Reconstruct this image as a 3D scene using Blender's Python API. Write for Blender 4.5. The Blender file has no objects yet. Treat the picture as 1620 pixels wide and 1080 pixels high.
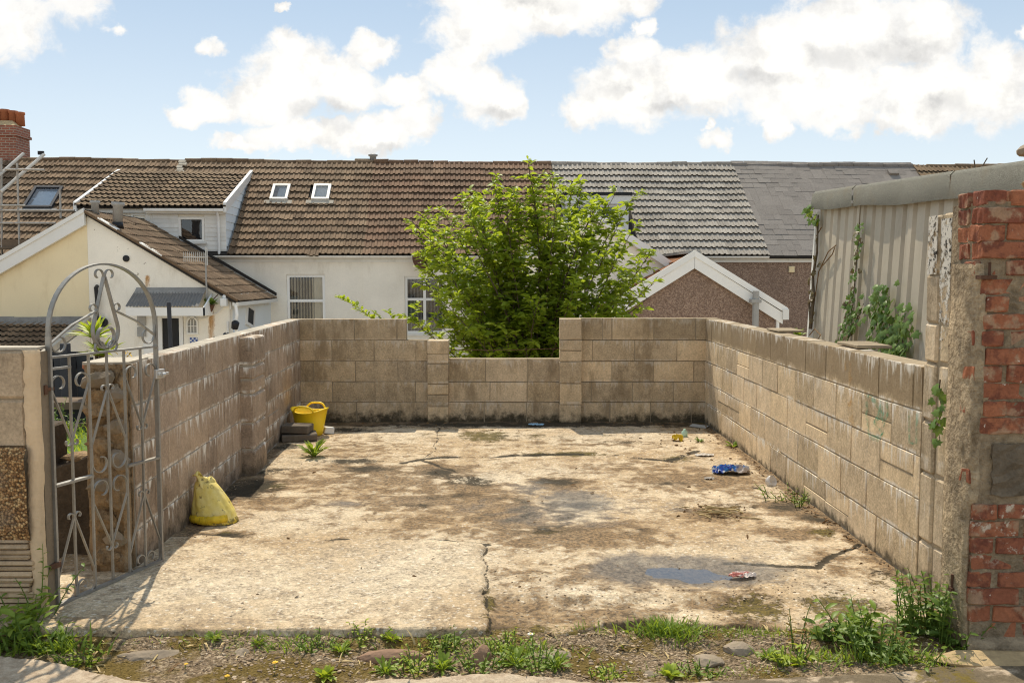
import bpy, bmesh, math, random
import numpy as np
from mathutils import Vector, Matrix, Euler
random.seed(11)
RNG = np.random.default_rng(5)
R = math.radians
D = bpy.data
SC = bpy.context.scene
COL = SC.collection

# ------------------------------------------------------------------ camera, world, sun, exposure
FPX, PCX, CAMZ = 1475.0, 813.0, 1.6
TH = math.atan(103.0 / FPX)
cam_d = D.cameras.new('camera')
cam_d.sensor_width = 36.0
cam_d.lens = FPX / 1620.0 * 36.0
cam_d.shift_x = -(PCX - 810.0) / 1620.0
cam_d.clip_start, cam_d.clip_end = 0.05, 3000.0
cam_d.dof.use_dof = True
cam_d.dof.focus_distance = 9.5
cam_d.dof.aperture_fstop = 10.0
cam = D.objects.new('camera', cam_d)
COL.objects.link(cam)
cam.location = (0, 0, CAMZ)
cam.rotation_euler = (math.pi / 2 - TH, 0, 0)
SC.camera = cam

SUN_EL, SUN_AZ = R(56), R(-13)          # azimuth measured from +Y towards +X
SKY_STRENGTH = 0.1
CLOUD = 7.4
sun_d = D.lights.new('sun', 'SUN')
sun_d.energy = 2.6
sun_d.angle = R(0.55)
sun_d.color = (1.0, 0.90, 0.73)
sun = D.objects.new('sun', sun_d)
COL.objects.link(sun)
sv = Vector((math.sin(SUN_AZ) * math.cos(SUN_EL), math.cos(SUN_AZ) * math.cos(SUN_EL), math.sin(SUN_EL)))
sun.rotation_euler = sv.to_track_quat('Z', 'Y').to_euler()
sun.location = sv * 60
SC.view_settings.view_transform = 'Standard'
SC.view_settings.look = 'None'
SC.view_settings.gamma = 1.0
SC.view_settings.use_curve_mapping = False
SC.cycles.filter_width = 1.1
SC.view_settings.exposure = 0.86


class NB:
    """small node-tree builder"""
    def __init__(s, tree):
        s.t = tree
        tree.nodes.clear()

    def n(s, typ, ins=(), out=0, **props):
        nd = s.t.nodes.new(typ)
        for k, v in props.items():
            setattr(nd, k, v)
        items = ins.items() if isinstance(ins, dict) else enumerate(ins)
        for k, v in items:
            if v is None:
                continue
            s.put(nd.inputs[k], v)
        return nd.outputs[out] if out is not None else nd

    def put(s, sock, v):
        if isinstance(v, bpy.types.NodeSocket):
            s.t.links.new(v, sock)
        elif isinstance(v, (tuple, list)) and len(v) == 3 and sock.type == 'RGBA':
            sock.default_value = (*v, 1)
        else:
            sock.default_value = v

    def m(s, op, a, b=None, c=None, clamp=False):
        return s.n('ShaderNodeMath', [a, b, c], operation=op, use_clamp=clamp)

    def vm(s, op, a, b=None, out=0):
        return s.n('ShaderNodeVectorMath', [a, b], out=out, operation=op)

    def noise(s, vec, scale, detail=4, rough=0.55, dist=0.0, out=0):
        return s.n('ShaderNodeTexNoise', {'Vector': vec, 'Scale': scale, 'Detail': detail, 'Roughness': rough, 'Distortion': dist}, out=out)

    def vor(s, vec, scale, feature='F1', out=0, rnd=1.0):
        return s.n('ShaderNodeTexVoronoi', {'Vector': vec, 'Scale': scale, 'Randomness': rnd}, out=out, feature=feature)

    def ss(s, v, lo, hi, a=0.0, b=1.0):
        return s.n('ShaderNodeMapRange', [v, lo, hi, a, b], interpolation_type='SMOOTHSTEP')

    def lin(s, v, lo, hi, a=0.0, b=1.0):
        return s.n('ShaderNodeMapRange', [v, lo, hi, a, b])

    def mix(s, f, a, b, blend='MIX'):
        nd = s.t.nodes.new('ShaderNodeMix')
        nd.data_type = 'RGBA'
        nd.blend_type = blend
        s.put(nd.inputs[0], f)
        s.put(nd.inputs[6], a)
        s.put(nd.inputs[7], b)
        return nd.outputs[2]

    def bump(s, h, strength, dist, nrm=None):
        ins = {'Strength': strength, 'Distance': dist, 'Height': h}
        if nrm is not None:
            ins['Normal'] = nrm
        return s.n('ShaderNodeBump', ins)

    def pos(s):
        return s.n('ShaderNodeNewGeometry', out='Position')

    def obj(s):
        return s.n('ShaderNodeTexCoord', out='Object')

    def rnd(s):
        return s.n('ShaderNodeObjectInfo', out='Random')

    def xyz(s, v):
        nd = s.n('ShaderNodeSeparateXYZ', [v], out=None)
        return nd.outputs[0], nd.outputs[1], nd.outputs[2]

    def vec(s, x, y, z):
        return s.n('ShaderNodeCombineXYZ', [x, y, z])

    def scalev(s, v, sx, sy, sz):
        return s.vm('MULTIPLY', v, (sx, sy, sz))

    def bsdf(s, col, rough=0.8, nrm=None, metal=0.0, spec=0.3):
        ins = {'Base Color': col, 'Roughness': rough, 'Metallic': metal, 'Specular IOR Level': spec}
        if nrm is not None:
            ins['Normal'] = nrm
        return s.n('ShaderNodeBsdfPrincipled', ins)

    def out(s, sh):
        s.n('ShaderNodeOutputMaterial', [sh], out=None)


# world: Nishita sky with cumulus clouds laid out by direction
world = D.worlds.new('World')
SC.world = world
world.use_nodes = True
w = NB(world.node_tree)
sky = w.n('ShaderNodeTexSky', sky_type='NISHITA', sun_disc=False)
skn = sky.node
skn.sun_elevation = SUN_EL
skn.sun_rotation = SUN_AZ
skn.altitude = 50
skn.air_density = 1.0
skn.dust_density = 0.6
skn.ozone_density = 1.2
dirv = w.n('ShaderNodeTexCoord', out='Generated')
dx, dy, dz = w.xyz(dirv)
dys = w.m('MAXIMUM', dy, 0.06)
UU, VV = w.m('DIVIDE', dx, dys), w.m('DIVIDE', dz, dys)
front = w.ss(dy, 0.10, 0.30)
uv0 = w.vec(UU, VV, 0.0)
wn = w.noise(uv0, 30.0, 5, 0.6, out=1)
wc = w.vm('SUBTRACT', wn, (0.5, 0.5, 0.5))
uv = w.vm('ADD', uv0, w.scalev(wc, 0.050, 0.042, 0.0))
BLOBS = [(40, 30, 120, 60, .55), (10, 70, 60, 60, .5), (120, 10, 80, 30, .5),
         (470, 125, 80, 62), (545, 140, 80, 50), (590, 88, 46, 32), (430, 160, 90, 48), (350, 172, 70, 30), (300, 182, 36, 22), (470, 85, 45, 30),
         (500, 217, 130, 26), (600, 212, 70, 32), (660, 188, 42, 38), (385, 230, 60, 16),
         (770, 152, 66, 52), (715, 132, 56, 34), (800, 172, 38, 34), (640, 152, 56, 24),
         (850, 22, 170, 52), (765, 45, 90, 62), (950, 8, 90, 32), (745, 92, 44, 30),
         (1000, 150, 110, 58), (1100, 135, 120, 58), (1230, 100, 120, 78), (1330, 62, 140, 84), (1450, 52, 82, 68), (1462, 152, 150, 66),
         (1560, 140, 76, 80), (1285, 152, 160, 56), (1330, 190, 66, 30), (1425, 196, 66, 26), (925, 178, 46, 34), (1000, 92, 46, 36), (1070, 112, 50, 34),
         (1132, 226, 30, 26), (1120, 198, 13, 15), (1222, 196, 28, 36), (1018, 52, 20, 22), (452, 28, 16, 10), (345, 88, 26, 14, .6), (195, 52, 22, 12, .5), (1610, 64, 22, 14, .7)]
DARK = [(1410, 88, 95, 34), (1310, 100, 70, 28), (520, 180, 100, 26), (970, 150, 46, 22), (850, 20, 90, 18), (1490, 168, 80, 30), (1190, 130, 90, 22), (790, 185, 40, 16), (600, 235, 60, 12), (1060, 175, 90, 16)]


def blobmax(lst):
    acc = None
    for b in lst:
        px, py, rx, ry = b[:4]
        wt = b[4] if len(b) > 4 else 1.0
        q = w.vm('SUBTRACT', uv, ((px - PCX) / FPX, (437 - py) / FPX, 0))
        q = w.scalev(q, FPX / rx, FPX / ry, 0)
        v = w.m('MULTIPLY_ADD', w.vm('LENGTH', q, out=1), -wt, wt)
        acc = v if acc is None else w.m('SMOOTH_MAX', acc, v, 0.12)
    return acc


bl = blobmax(BLOBS)
n1 = w.noise(uv0, 26.0, 9, 0.62, 0.35)
n2 = w.noise(dirv, 2.3, 8, 0.6)
dens_f = w.m('ADD', w.m('MULTIPLY', bl, 1.15), w.m('MULTIPLY', w.m('SUBTRACT', n1, 0.44), 1.35))
infr = w.m('MULTIPLY', front, w.m('MULTIPLY', w.ss(w.m('ABSOLUTE', UU), 0.62, 0.75, 1.0, 0.0), w.ss(VV, 0.36, 0.48, 1.0, 0.0)))
dens_o = w.m('MULTIPLY', w.m('SUBTRACT', n2, 0.50), 3.5)
dens = w.n('ShaderNodeMix', {0: infr, 2: dens_o, 3: dens_f})
alpha = w.ss(dens, 0.0, 0.46)
up = w.ss(dz, -0.02, 0.03)
alpha = w.m('MULTIPLY', alpha, up)
dk = w.m('MULTIPLY', w.ss(blobmax(DARK), 0.0, 0.9), infr)
sh = w.m('MULTIPLY', w.ss(w.noise(uv0, 22.0, 7, 0.62), 0.44, 0.70), 0.55)
shade = w.m('MINIMUM', w.m('ADD', w.m('MULTIPLY', dk, 0.6), sh), 1.0)
core = w.ss(w.m('ADD', dens, w.m('MULTIPLY', w.m('SUBTRACT', w.noise(uv0, 34.0, 6, 0.6), .5), 1.2)), 0.35, 1.25)
lit = w.mix(core, (5.6, 5.5, 5.3), (CLOUD, CLOUD * .965, CLOUD * .89))
ccol = w.mix(shade, lit, (3.9, 3.82, 3.7))
haze = w.ss(dz, 0.04, 0.36)
air = w.mix(haze, (4.35, 4.75, 4.95), (2.35, 3.1, 3.9))
skyc = w.mix(0.82, sky, air)
final = w.mix(w.m('MULTIPLY', alpha, 0.96), skyc, ccol)
bg = w.n('ShaderNodeBackground', {'Color': final, 'Strength': SKY_STRENGTH})
w.n('ShaderNodeOutputWorld', [bg], out=None)
world.cycles.sampling_method = 'MANUAL'
world.cycles.sample_map_resolution = 512


# ------------------------------------------------------------------ pixel rays (1620 x 1080 photograph) -> points in the place
def ray(px, py):
    u, v = (px - PCX) / FPX, (540.0 - py) / FPX
    s, c = math.sin(TH), math.cos(TH)
    return Vector((u, c + v * s, -s + v * c))


def P(px, py, d):
    r = ray(px, py)
    k = d / r.y
    return Vector((r.x * k, d, CAMZ + r.z * k))


def G(px, py, z=0.0):
    r = ray(px, py)
    k = (z - CAMZ) / r.z
    return Vector((r.x * k, r.y * k, z))


# ------------------------------------------------------------------ object helpers
def link(o, parent=None):
    COL.objects.link(o)
    if parent is not None:
        o.parent = parent
    return o


def tag(o, label, cat, group=None, kind=None):
    if label:
        o['label'] = label
    if cat:
        o['category'] = cat
    if group:
        o['group'] = group
    if kind:
        o['kind'] = kind
    return o


def thing(name, label, cat, loc=(0, 0, 0), rotz=0.0, group=None):
    o = D.objects.new(name, None)
    o.empty_display_size = 0.1
    link(o)
    o.location = loc
    o.rotation_euler = (0, 0, rotz)
    return tag(o, label, cat, group)


def inst(name, me, parent=None, loc=(0, 0, 0), rot=(0, 0, 0), scale=(1, 1, 1)):
    o = D.objects.new(name, me)
    link(o, parent)
    o.location = loc
    o.rotation_euler = rot
    o.scale = scale
    return o


def basis(o, xa, ya, za, loc):
    o.matrix_basis = Matrix(((xa[0], ya[0], za[0], loc[0]), (xa[1], ya[1], za[1], loc[1]), (xa[2], ya[2], za[2], loc[2]), (0, 0, 0, 1)))


class MB:
    def __init__(s):
        s.v, s.f = [], []

    def add(s, vs, fs, M=None):
        b = len(s.v)
        for p in vs:
            p = Vector(p)
            s.v.append(tuple(M @ p) if M is not None else tuple(p))
        s.f += [tuple(i + b for i in f) for f in fs]
        return s

    def box(s, x0, x1, y0, y1, z0, z1, M=None):
        vs = [(x0, y0, z0), (x1, y0, z0), (x1, y1, z0), (x0, y1, z0), (x0, y0, z1), (x1, y0, z1), (x1, y1, z1), (x0, y1, z1)]
        return s.add(vs, [(0, 3, 2, 1), (4, 5, 6, 7), (0, 1, 5, 4), (1, 2, 6, 5), (2, 3, 7, 6), (3, 0, 4, 7)], M)

    def poly(s, pts, thick):
        """extrude a polygon (list of 3D points) by vector thick"""
        n = len(pts)
        t = Vector(thick)
        vs = [Vector(p) for p in pts] + [Vector(p) + t for p in pts]
        fs = [tuple(range(n - 1, -1, -1)), tuple(range(n, 2 * n))]
        fs += [(i, (i + 1) % n, n + (i + 1) % n, n + i) for i in range(n)]
        return s.add(vs, fs)

    def tube(s, pts, r, n=8, cap=True):
        pts = [Vector(p) for p in pts]
        rs = r if isinstance(r, (list, tuple)) else [r] * len(pts)
        b = len(s.v)
        ref = None
        for i, p in enumerate(pts):
            t = (pts[min(i + 1, len(pts) - 1)] - pts[max(i - 1, 0)]).normalized()
            if ref is None:
                ref = t.orthogonal().normalized()
            a = (ref - t * ref.dot(t))
            a = a.normalized() if a.length > 1e-6 else t.orthogonal().normalized()
            ref = a
            c = t.cross(a)
            for k in range(n):
                an = 2 * math.pi * k / n
                s.v.append(tuple(p + (a * math.cos(an) + c * math.sin(an)) * rs[i]))
        for i in range(len(pts) - 1):
            for k in range(n):
                k2 = (k + 1) % n
                s.f.append((b + i * n + k, b + i * n + k2, b + (i + 1) * n + k2, b + (i + 1) * n + k))
        if cap:
            s.f.append(tuple(b + k for k in range(n - 1, -1, -1)))
            e = b + (len(pts) - 1) * n
            s.f.append(tuple(e + k for k in range(n)))
        return s

    def lathe(s, prof, n=20, M=None, cap=True):
        vs, fs = [], []
        for r, z in prof:
            for k in range(n):
                a = 2 * math.pi * k / n
                vs.append((r * math.cos(a), r * math.sin(a), z))
        for i in range(len(prof) - 1):
            for k in range(n):
                k2 = (k + 1) % n
                fs.append((i * n + k, i * n + k2, (i + 1) * n + k2, (i + 1) * n + k))
        if cap:
            fs.append(tuple(range(n - 1, -1, -1)))
            e = (len(prof) - 1) * n
            fs.append(tuple(e + k for k in range(n)))
        return s.add(vs, fs, M)

    def strip(s, path, w, t):
        """flat bar swept along a path in the local x-z plane: w across (y), t in plane"""
        n = len(path)
        b = len(s.v)
        for i, (x, z) in enumerate(path):
            x0, z0 = path[max(i - 1, 0)]
            x1, z1 = path[min(i + 1, n - 1)]
            tx, tz = x1 - x0, z1 - z0
            L = math.hypot(tx, tz) or 1
            nx, nz = -tz / L * t / 2, tx / L * t / 2
            s.v += [(x + nx, -w / 2, z + nz), (x + nx, w / 2, z + nz), (x - nx, w / 2, z - nz), (x - nx, -w / 2, z - nz)]
        for i in range(n - 1):
            for k in range(4):
                k2 = (k + 1) % 4
                s.f.append((b + i * 4 + k, b + i * 4 + k2, b + i * 4 + 4 + k2, b + i * 4 + 4 + k))
        e = b + (n - 1) * 4
        s.f += [(b + 3, b + 2, b + 1, b), (e, e + 1, e + 2, e + 3)]
        return s

    def mesh(s, name, mat, smooth=False):
        me = D.meshes.new(name)
        me.from_pydata(s.v, [], s.f)
        if mat is not None:
            me.materials.append(mat)
        if smooth:
            me.polygons.foreach_set('use_smooth', [True] * len(me.polygons))
        me.update()
        return me

    def build(s, name, mat, parent=None, smooth=False, loc=(0, 0, 0), rot=(0, 0, 0), bevel=0.0):
        me = s.mesh(name, mat, smooth)
        if bevel > 0:
            bm = bmesh.new()
            bm.from_mesh(me)
            bmesh.ops.recalc_face_normals(bm, faces=bm.faces)
            es = [e for e in bm.edges if len(e.link_faces) == 2 and e.calc_face_angle(0) > 0.5]
            bmesh.ops.bevel(bm, geom=es, offset=bevel, segments=1, affect='EDGES', clamp_overlap=True)
            bm.to_mesh(me)
            bm.free()
        return inst(name, me, parent, loc, rot)


def bevel_mesh(me, off, jitter=0.0, seed=0, cuts=0):
    bm = bmesh.new()
    bm.from_mesh(me)
    bmesh.ops.recalc_face_normals(bm, faces=bm.faces)
    if cuts:
        bmesh.ops.subdivide_edges(bm, edges=[e for e in bm.edges if e.calc_length() > 0.1], cuts=cuts, use_grid_fill=True)
    if off > 0:
        es = [e for e in bm.edges if len(e.link_faces) == 2 and e.calc_face_angle(0) > 0.5]
        bmesh.ops.bevel(bm, geom=es, offset=off, segments=1, affect='EDGES', clamp_overlap=True)
    if jitter:
        rr = random.Random(seed)
        for v in bm.verts:
            v.co += Vector((rr.uniform(-1, 1), rr.uniform(-1, 1), rr.uniform(-1, 1))) * jitter
    bm.to_mesh(me)
    bm.free()
    return me


def stone_mesh(name, mat, sx, sy, sz, seed, sub=2, rough=0.18):
    bm = bmesh.new()
    bmesh.ops.create_icosphere(bm, subdivisions=sub, radius=1.0)
    rr = random.Random(seed)
    k = [Vector((rr.uniform(-1, 1), rr.uniform(-1, 1), rr.uniform(-1, 1))).normalized() for _ in range(9)]
    off = [rr.uniform(.62, .95) for _ in k]
    for v in bm.verts:
        c = v.co.copy()
        for q, o in zip(k, off):
            dd = c.dot(q)
            if dd > o:
                c -= q * (dd - o)
        c *= 1 + rr.uniform(-rough, rough) * .25
        v.co = Vector((c.x * sx, c.y * sy, c.z * sz))
    me = D.meshes.new(name)
    bm.to_mesh(me)
    bm.free()
    me.materials.append(mat)
    return me


# numpy value noise
def vnoise(x, y, seed):
    g = np.random.default_rng(seed).random((256, 256))
    xi, yi = np.floor(x).astype(int), np.floor(y).astype(int)
    fx, fy = x - xi, y - yi
    fx, fy = fx * fx * (3 - 2 * fx), fy * fy * (3 - 2 * fy)
    a, b = g[xi % 256, yi % 256], g[(xi + 1) % 256, yi % 256]
    c, d = g[xi % 256, (yi + 1) % 256], g[(xi + 1) % 256, (yi + 1) % 256]
    return (a * (1 - fx) + b * fx) * (1 - fy) + (c * (1 - fx) + d * fx) * fy


def fbm(x, y, sc, octv, seed, gain=0.5):
    t, a, n = 0, 1.0, 0
    for i in range(octv):
        t = t + a * vnoise(x * sc * 2 ** i + 17.3 * i, y * sc * 2 ** i + 5.1 * i, seed + i)
        n += a
        a *= gain
    return t / n


def sstep(v, lo, hi):
    t = np.clip((v - lo) / (hi - lo), 0, 1)
    return t * t * (3 - 2 * t)


def polydist(X, Y, pts):
    best = np.full(X.shape, 1e9)
    for (x0, y0), (x1, y1) in zip(pts[:-1], pts[1:]):
        dx, dy = x1 - x0, y1 - y0
        t = np.clip(((X - x0) * dx + (Y - y0) * dy) / (dx * dx + dy * dy + 1e-12), 0, 1)
        best = np.minimum(best, np.hypot(X - x0 - t * dx, Y - y0 - t * dy))
    return best


def grid_object(name, xs, ys, H, mat, attrs=None, keep=None, smooth=True, parent=None):
    nx, ny = len(xs), len(ys)
    XX, YY = np.meshgrid(xs, ys)
    co = np.stack([XX, YY, H], -1).reshape(-1, 3)
    idx = np.arange(nx * ny).reshape(ny, nx)
    q = np.stack([idx[:-1, :-1], idx[:-1, 1:], idx[1:, 1:], idx[1:, :-1]], -1).reshape(-1, 4)
    if keep is not None:
        q = q[keep[:-1, :-1].reshape(-1)]
        used = np.unique(q)
        mp = np.full(nx * ny, -1)
        mp[used] = np.arange(len(used))
        q = mp[q]
        co = co[used]
    else:
        used = None
    me = D.meshes.new(name)
    me.vertices.add(len(co))
    me.vertices.foreach_set('co', co.astype(np.float32).ravel())
    me.loops.add(len(q) * 4)
    me.loops.foreach_set('vertex_index', q.astype(np.int32).ravel())
    me.polygons.add(len(q))
    me.polygons.foreach_set('loop_start', np.arange(0, len(q) * 4, 4, dtype=np.int32))
    me.polygons.foreach_set('loop_total', np.full(len(q), 4, dtype=np.int32))
    me.polygons.foreach_set('use_smooth', np.full(len(q), smooth))
    me.update(calc_edges=True)
    me.validate()
    for k, a in (attrs or {}).items():
        at = me.attributes.new(k, 'FLOAT', 'POINT')
        av = a.reshape(-1)
        if used is not None:
            av = av[used]
        at.data.foreach_set('value', av.astype(np.float32))
    me.materials.append(mat)
    return inst(name, me, parent)


# ------------------------------------------------------------------ materials
def newmat(name):
    m = D.materials.new(name)
    m.use_nodes = True
    return m, NB(m.node_tree)


def M_plain(name, col, rough=0.6, var=0.12, scale=6.0, bump=0.15, bdist=0.004, fine=60.0, metal=0.0, spec=0.3, rand=0.1, dirt=None, dirt_amt=0.5):
    m, b = newmat(name)
    p = b.pos()
    r = b.rnd()
    n1 = b.noise(p, scale, 6, 0.6)
    n2 = b.noise(p, fine, 4, 0.6)
    f = b.m('ADD', b.lin(n1, 0.25, 0.75, -var, var), b.lin(n2, 0.2, 0.8, -var * .6, var * .6))
    f = b.m('ADD', f, b.lin(r, 0, 1, -rand, rand))
    f = b.m('ADD', f, 1.0)
    c = b.vm('SCALE', col)
    b.put(c.node.inputs['Scale'], f)
    if dirt is not None:
        dm = b.ss(b.noise(b.scalev(p, 1, 1, 0.35), scale * 1.7, 7, 0.65), 0.52, 0.72)
        c = b.mix(b.m('MULTIPLY', dm, dirt_amt), c, dirt)
    nr = b.bump(b.m('ADD', n2, b.m('MULTIPLY', n1, .5)), bump, bdist)
    b.out(b.bsdf(c, rough, nr, metal, spec))
    return m


def M_block(name, base, eff=0.0, topdark=0.0, eff_col=(.84, .79, .70), damp=0.9, stain=.62, dh=.13):
    m, b = newmat(name)
    p = b.pos()
    x, y, z = b.xyz(p)
    r = b.rnd()
    rn = b.m('POWER', r, 1.0)
    big = b.noise(p, 1.6, 6, 0.6)
    mid = b.noise(p, 9.0, 6, 0.65)
    fin = b.noise(p, 62.0, 4, 0.75)
    por = b.vor(p, 130.0)
    v = b.m('ADD', b.lin(rn, 0, 1, 0.94, 1.42), b.lin(big, .25, .75, -.16, .16))
    v = b.m('ADD', v, b.lin(mid, .25, .75, -.24, .24))
    v = b.m('ADD', v, b.lin(fin, .25, .75, -.42, .42))
    v = b.m('SUBTRACT', v, b.ss(por, 0.16, 0.03, 0.0, 0.30))
    hue = b.mix(b.n('ShaderNodeTexWhiteNoise', {'W': b.m('MULTIPLY', r, 91.7)}, noise_dimensions='1D', out=0), base, (base[0] * .94, base[1] * .96, base[2] * 1.02))
    c = b.vm('SCALE', hue)
    b.put(c.node.inputs['Scale'], v)
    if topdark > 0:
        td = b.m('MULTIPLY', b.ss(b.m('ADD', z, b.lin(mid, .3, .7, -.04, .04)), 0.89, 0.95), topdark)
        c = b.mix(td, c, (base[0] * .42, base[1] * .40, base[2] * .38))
    # run-down stains
    st = b.ss(b.noise(b.scalev(p, 3.2, 3.2, 1.1), 1.0, 7, .7), .50, .66)
    c = b.mix(b.m('MULTIPLY', st, stain), c, (base[0] * .45, base[1] * .42, base[2] * .38))
    if eff > 0:
        fr = b.m('FRACT', b.m('DIVIDE', b.m('ADD', z, b.lin(mid, .2, .8, -.006, .026)), 0.227))
        strk = b.noise(b.scalev(p, 22, 22, 1.5), 1.0, 5, .65)
        near = b.m('MAXIMUM', b.ss(b.m('ADD', fr, b.lin(strk, .3, .7, -.35, .35)), .84, 1.02), b.ss(fr, .12, .02))
        en = b.ss(b.noise(b.scalev(p, 14, 14, 3.0), 1.0, 5, .65), .42, .58)
        en2 = b.ss(b.noise(p, 1.1, 4, .6), .30, .50)
        run = b.m('MULTIPLY', b.ss(fr, .30, .95), b.ss(b.noise(b.scalev(p, 26, 26, 1.6), 1.0, 4, .6), .55, .68))
        e = b.m('MULTIPLY', b.m('MAXIMUM', b.m('MULTIPLY', near, en), run), b.m('MULTIPLY', en2, eff))
        c = b.mix(e, c, eff_col)
    dm = b.m('MULTIPLY', b.ss(b.m('ADD', z, b.lin(mid, .25, .75, -.10 * dh / .13, .10 * dh / .13)), dh, .0), damp)
    c = b.mix(dm, c, (.035, .03, .018))
    h = b.m('ADD', b.m('MULTIPLY', fin, .7), b.m('ADD', b.m('MULTIPLY', b.ss(por, .0, .25), .8), b.m('MULTIPLY', mid, 1.5)))
    nr = b.bump(h, .55, .006)
    b.out(b.bsdf(c, .92, nr, 0, .15))
    return m


def M_leaf(name, c1, c2, trans=0.45, rough=0.45, spec=0.35):
    m, b = newmat(name)
    p = b.pos()
    f = b.noise(p, 2.4, 4, .6)
    g = b.n('ShaderNodeNewGeometry', out='Random Per Island')
    r = b.rnd()
    k = b.m('ADD', b.lin(f, .3, .7, 0, .5), b.m('MULTIPLY', b.m('FRACT', b.m('ADD', g, r)), .5))
    col = b.mix(k, c1, c2)
    sp = b.noise(p, 120, 2, .5)
    col = b.mix(b.ss(sp, .62, .75, 0, .3), col, (c1[0] * .5, c1[1] * .45, c1[2] * .4))
    pr = b.bsdf(col, rough, None, 0, spec)
    tc = b.mix(0.5, col, (c2[0] * 1.5, c2[1] * 1.35, c2[2] * .35))
    tr = b.n('ShaderNodeBsdfTranslucent', [tc])
    b.out(b.n('ShaderNodeMixShader', [trans, pr, tr]))
    return m


def M_tile(name, base, alt, rough=.85, lichen=.35, lcol=(.33, .31, .25), vr=.26, dkm=.5):
    m, b = newmat(name)
    p = b.pos()
    r = b.rnd()
    wn = b.n('ShaderNodeTexWhiteNoise', {'W': b.m('MULTIPLY', r, 57.3)}, noise_dimensions='1D', out=0)
    n1 = b.noise(p, 1.1, 6, .6)
    n2 = b.noise(p, 26, 5, .65)
    c = b.mix(b.m('ADD', b.m('MULTIPLY', wn, .6), b.lin(n1, .3, .7, -.1, .5)), base, alt)
    v = b.m('ADD', b.lin(r, 0, 1, 1 - vr, 1 + vr), b.lin(n2, .25, .75, -.3, .3))
    cc = b.vm('SCALE', c)
    b.put(cc.node.inputs['Scale'], v)
    li = b.ss(b.noise(p, 9, 7, .7), .58, .70)
    cc2 = b.mix(b.m('MULTIPLY', li, lichen), cc, lcol)
    dk = b.ss(b.noise(p, 5, 6, .7, .3), .60, .74)
    cc2 = b.mix(b.m('MULTIPLY', dk, dkm), cc2, (.03, .027, .02))
    nr = b.bump(n2, .4, .006)
    b.out(b.bsdf(cc2, rough, nr, 0, .2))
    return m


def M_glass(name='window_glass', tint=(.9, .93, .95)):
    m, b = newmat(name)
    fr = b.n('ShaderNodeFresnel', [1.5])
    fr = b.m('ADD', b.m('MULTIPLY', fr, 1.2), .05, clamp=True)
    tr = b.n('ShaderNodeBsdfTransparent', [(*[t * .95 for t in tint], 1)])
    gl = b.n('ShaderNodeBsdfGlossy', {'Color': (.95, .97, 1, 1), 'Roughness': .03})
    b.out(b.n('ShaderNodeMixShader', [fr, tr, gl]))
    return m


MAT = {}
MAT['block_left_shade'] = M_block('block_left_shade', (.345, .255, .175), eff=1.0, damp=.55)  # same blocks as the other walls, shade put into the darker base
MAT['block_back'] = M_block('block_back', (.480, .360, .220), eff=.28, topdark=.30)  # same blocks, in-between base colour with this wall's shade put in
MAT['block_right_sun'] = M_block('block_right_sun', (.555, .425, .265), eff=.75, topdark=.75, damp=.8, stain=.28, dh=.06)  # same blocks, sunlight put into the paler base colour
MAT['mortar'] = M_plain('mortar', (.34, .27, .18), .95, .3, 5, .5, .006, 70, dirt=(.13, .10, .07))
MAT['mortar_pale'] = M_plain('mortar_pale', (.46, .41, .33), .95, .22, 5, .5, .006, 70, dirt=(.16, .13, .09))
MAT['brown_tile'] = M_tile('brown_tile', (.170, .108, .064), (.245, .170, .105))
MAT['red_tile'] = M_tile('red_tile', (.180, .103, .063), (.225, .145, .090))
MAT['moss_tile'] = M_tile('moss_tile', (.17, .11, .065), (.23, .165, .10), lichen=.6, lcol=(.21, .175, .085))
MAT['orange_tile'] = M_tile('orange_tile', (.28, .12, .05), (.22, .10, .05), lichen=.2)
MAT['grey_tile'] = M_tile('grey_tile', (.320, .285, .240), (.385, .35, .30), lichen=.3, lcol=(.46, .44, .38), vr=.15, dkm=.3)
MAT['slate'] = M_tile('slate', (.205, .180, .158), (.235, .210, .186), .7, lichen=.10, lcol=(.3, .28, .25), vr=.10, dkm=.15)
MAT['under'] = M_plain('roof_felt', (.035, .03, .026), .95)
MAT['white_render'] = M_plain('white_render', (.88, .825, .72), .9, .09, 1.2, .25, .004, 30, dirt=(.58, .51, .40), dirt_amt=.55)
MAT['blue_render'] = M_plain('pale_blue_render', (.74, .78, .80), .9, .04, 1.2, .2, .004, 30)
MAT['cream_render'] = M_plain('cream_render', (.90, .76, .50), .9, .05, 1.0, .25, .004, 30, dirt=(.62, .48, .28), dirt_amt=.5)
MAT['white_paint'] = M_plain('white_paint', (.80, .78, .73), .5, .05, 3, .1, .002, 40, dirt=(.48, .43, .34), dirt_amt=.3)
MAT['white_upvc'] = M_plain('white_upvc', (.82, .81, .78), .3, .03, 3, .03, .001, 40)
MAT['unlit_room'] = M_plain('painted_backing', (.02, .02, .022), .6, .1)  # near-black colour paints in the unlit rooms behind the windows
MAT['glass'] = M_glass()
MAT['blind'] = M_plain('blind_fabric', (.85, .76, .60), .8, .1)
MAT['lace'] = None
MAT['lead'] = M_plain('lead_flashing', (.26, .25, .235), .6, .25, 5, .4, .008, 30)
MAT['grey_pipe'] = M_plain('grey_pipe', (.36, .35, .33), .55, .12, 8, .15, .003)
MAT['black_plastic'] = M_plain('black_plastic', (.016, .016, .018), .45, .2)
MAT['charcoal'] = M_plain('charcoal_paint', (.040, .043, .052), .6, .2)
MAT['steel'] = M_plain('scaffold_steel', (.40, .37, .33), .5, .25, 6, .2, .002, 40, metal=.4, dirt=(.25, .15, .08))
MAT['galv'] = M_plain('galvanised_steel', (.31, .295, .265), .5, .22, 9, .25, .002, 70, metal=.45, spec=.5, dirt=(.22, .19, .15), dirt_amt=.55)
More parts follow.
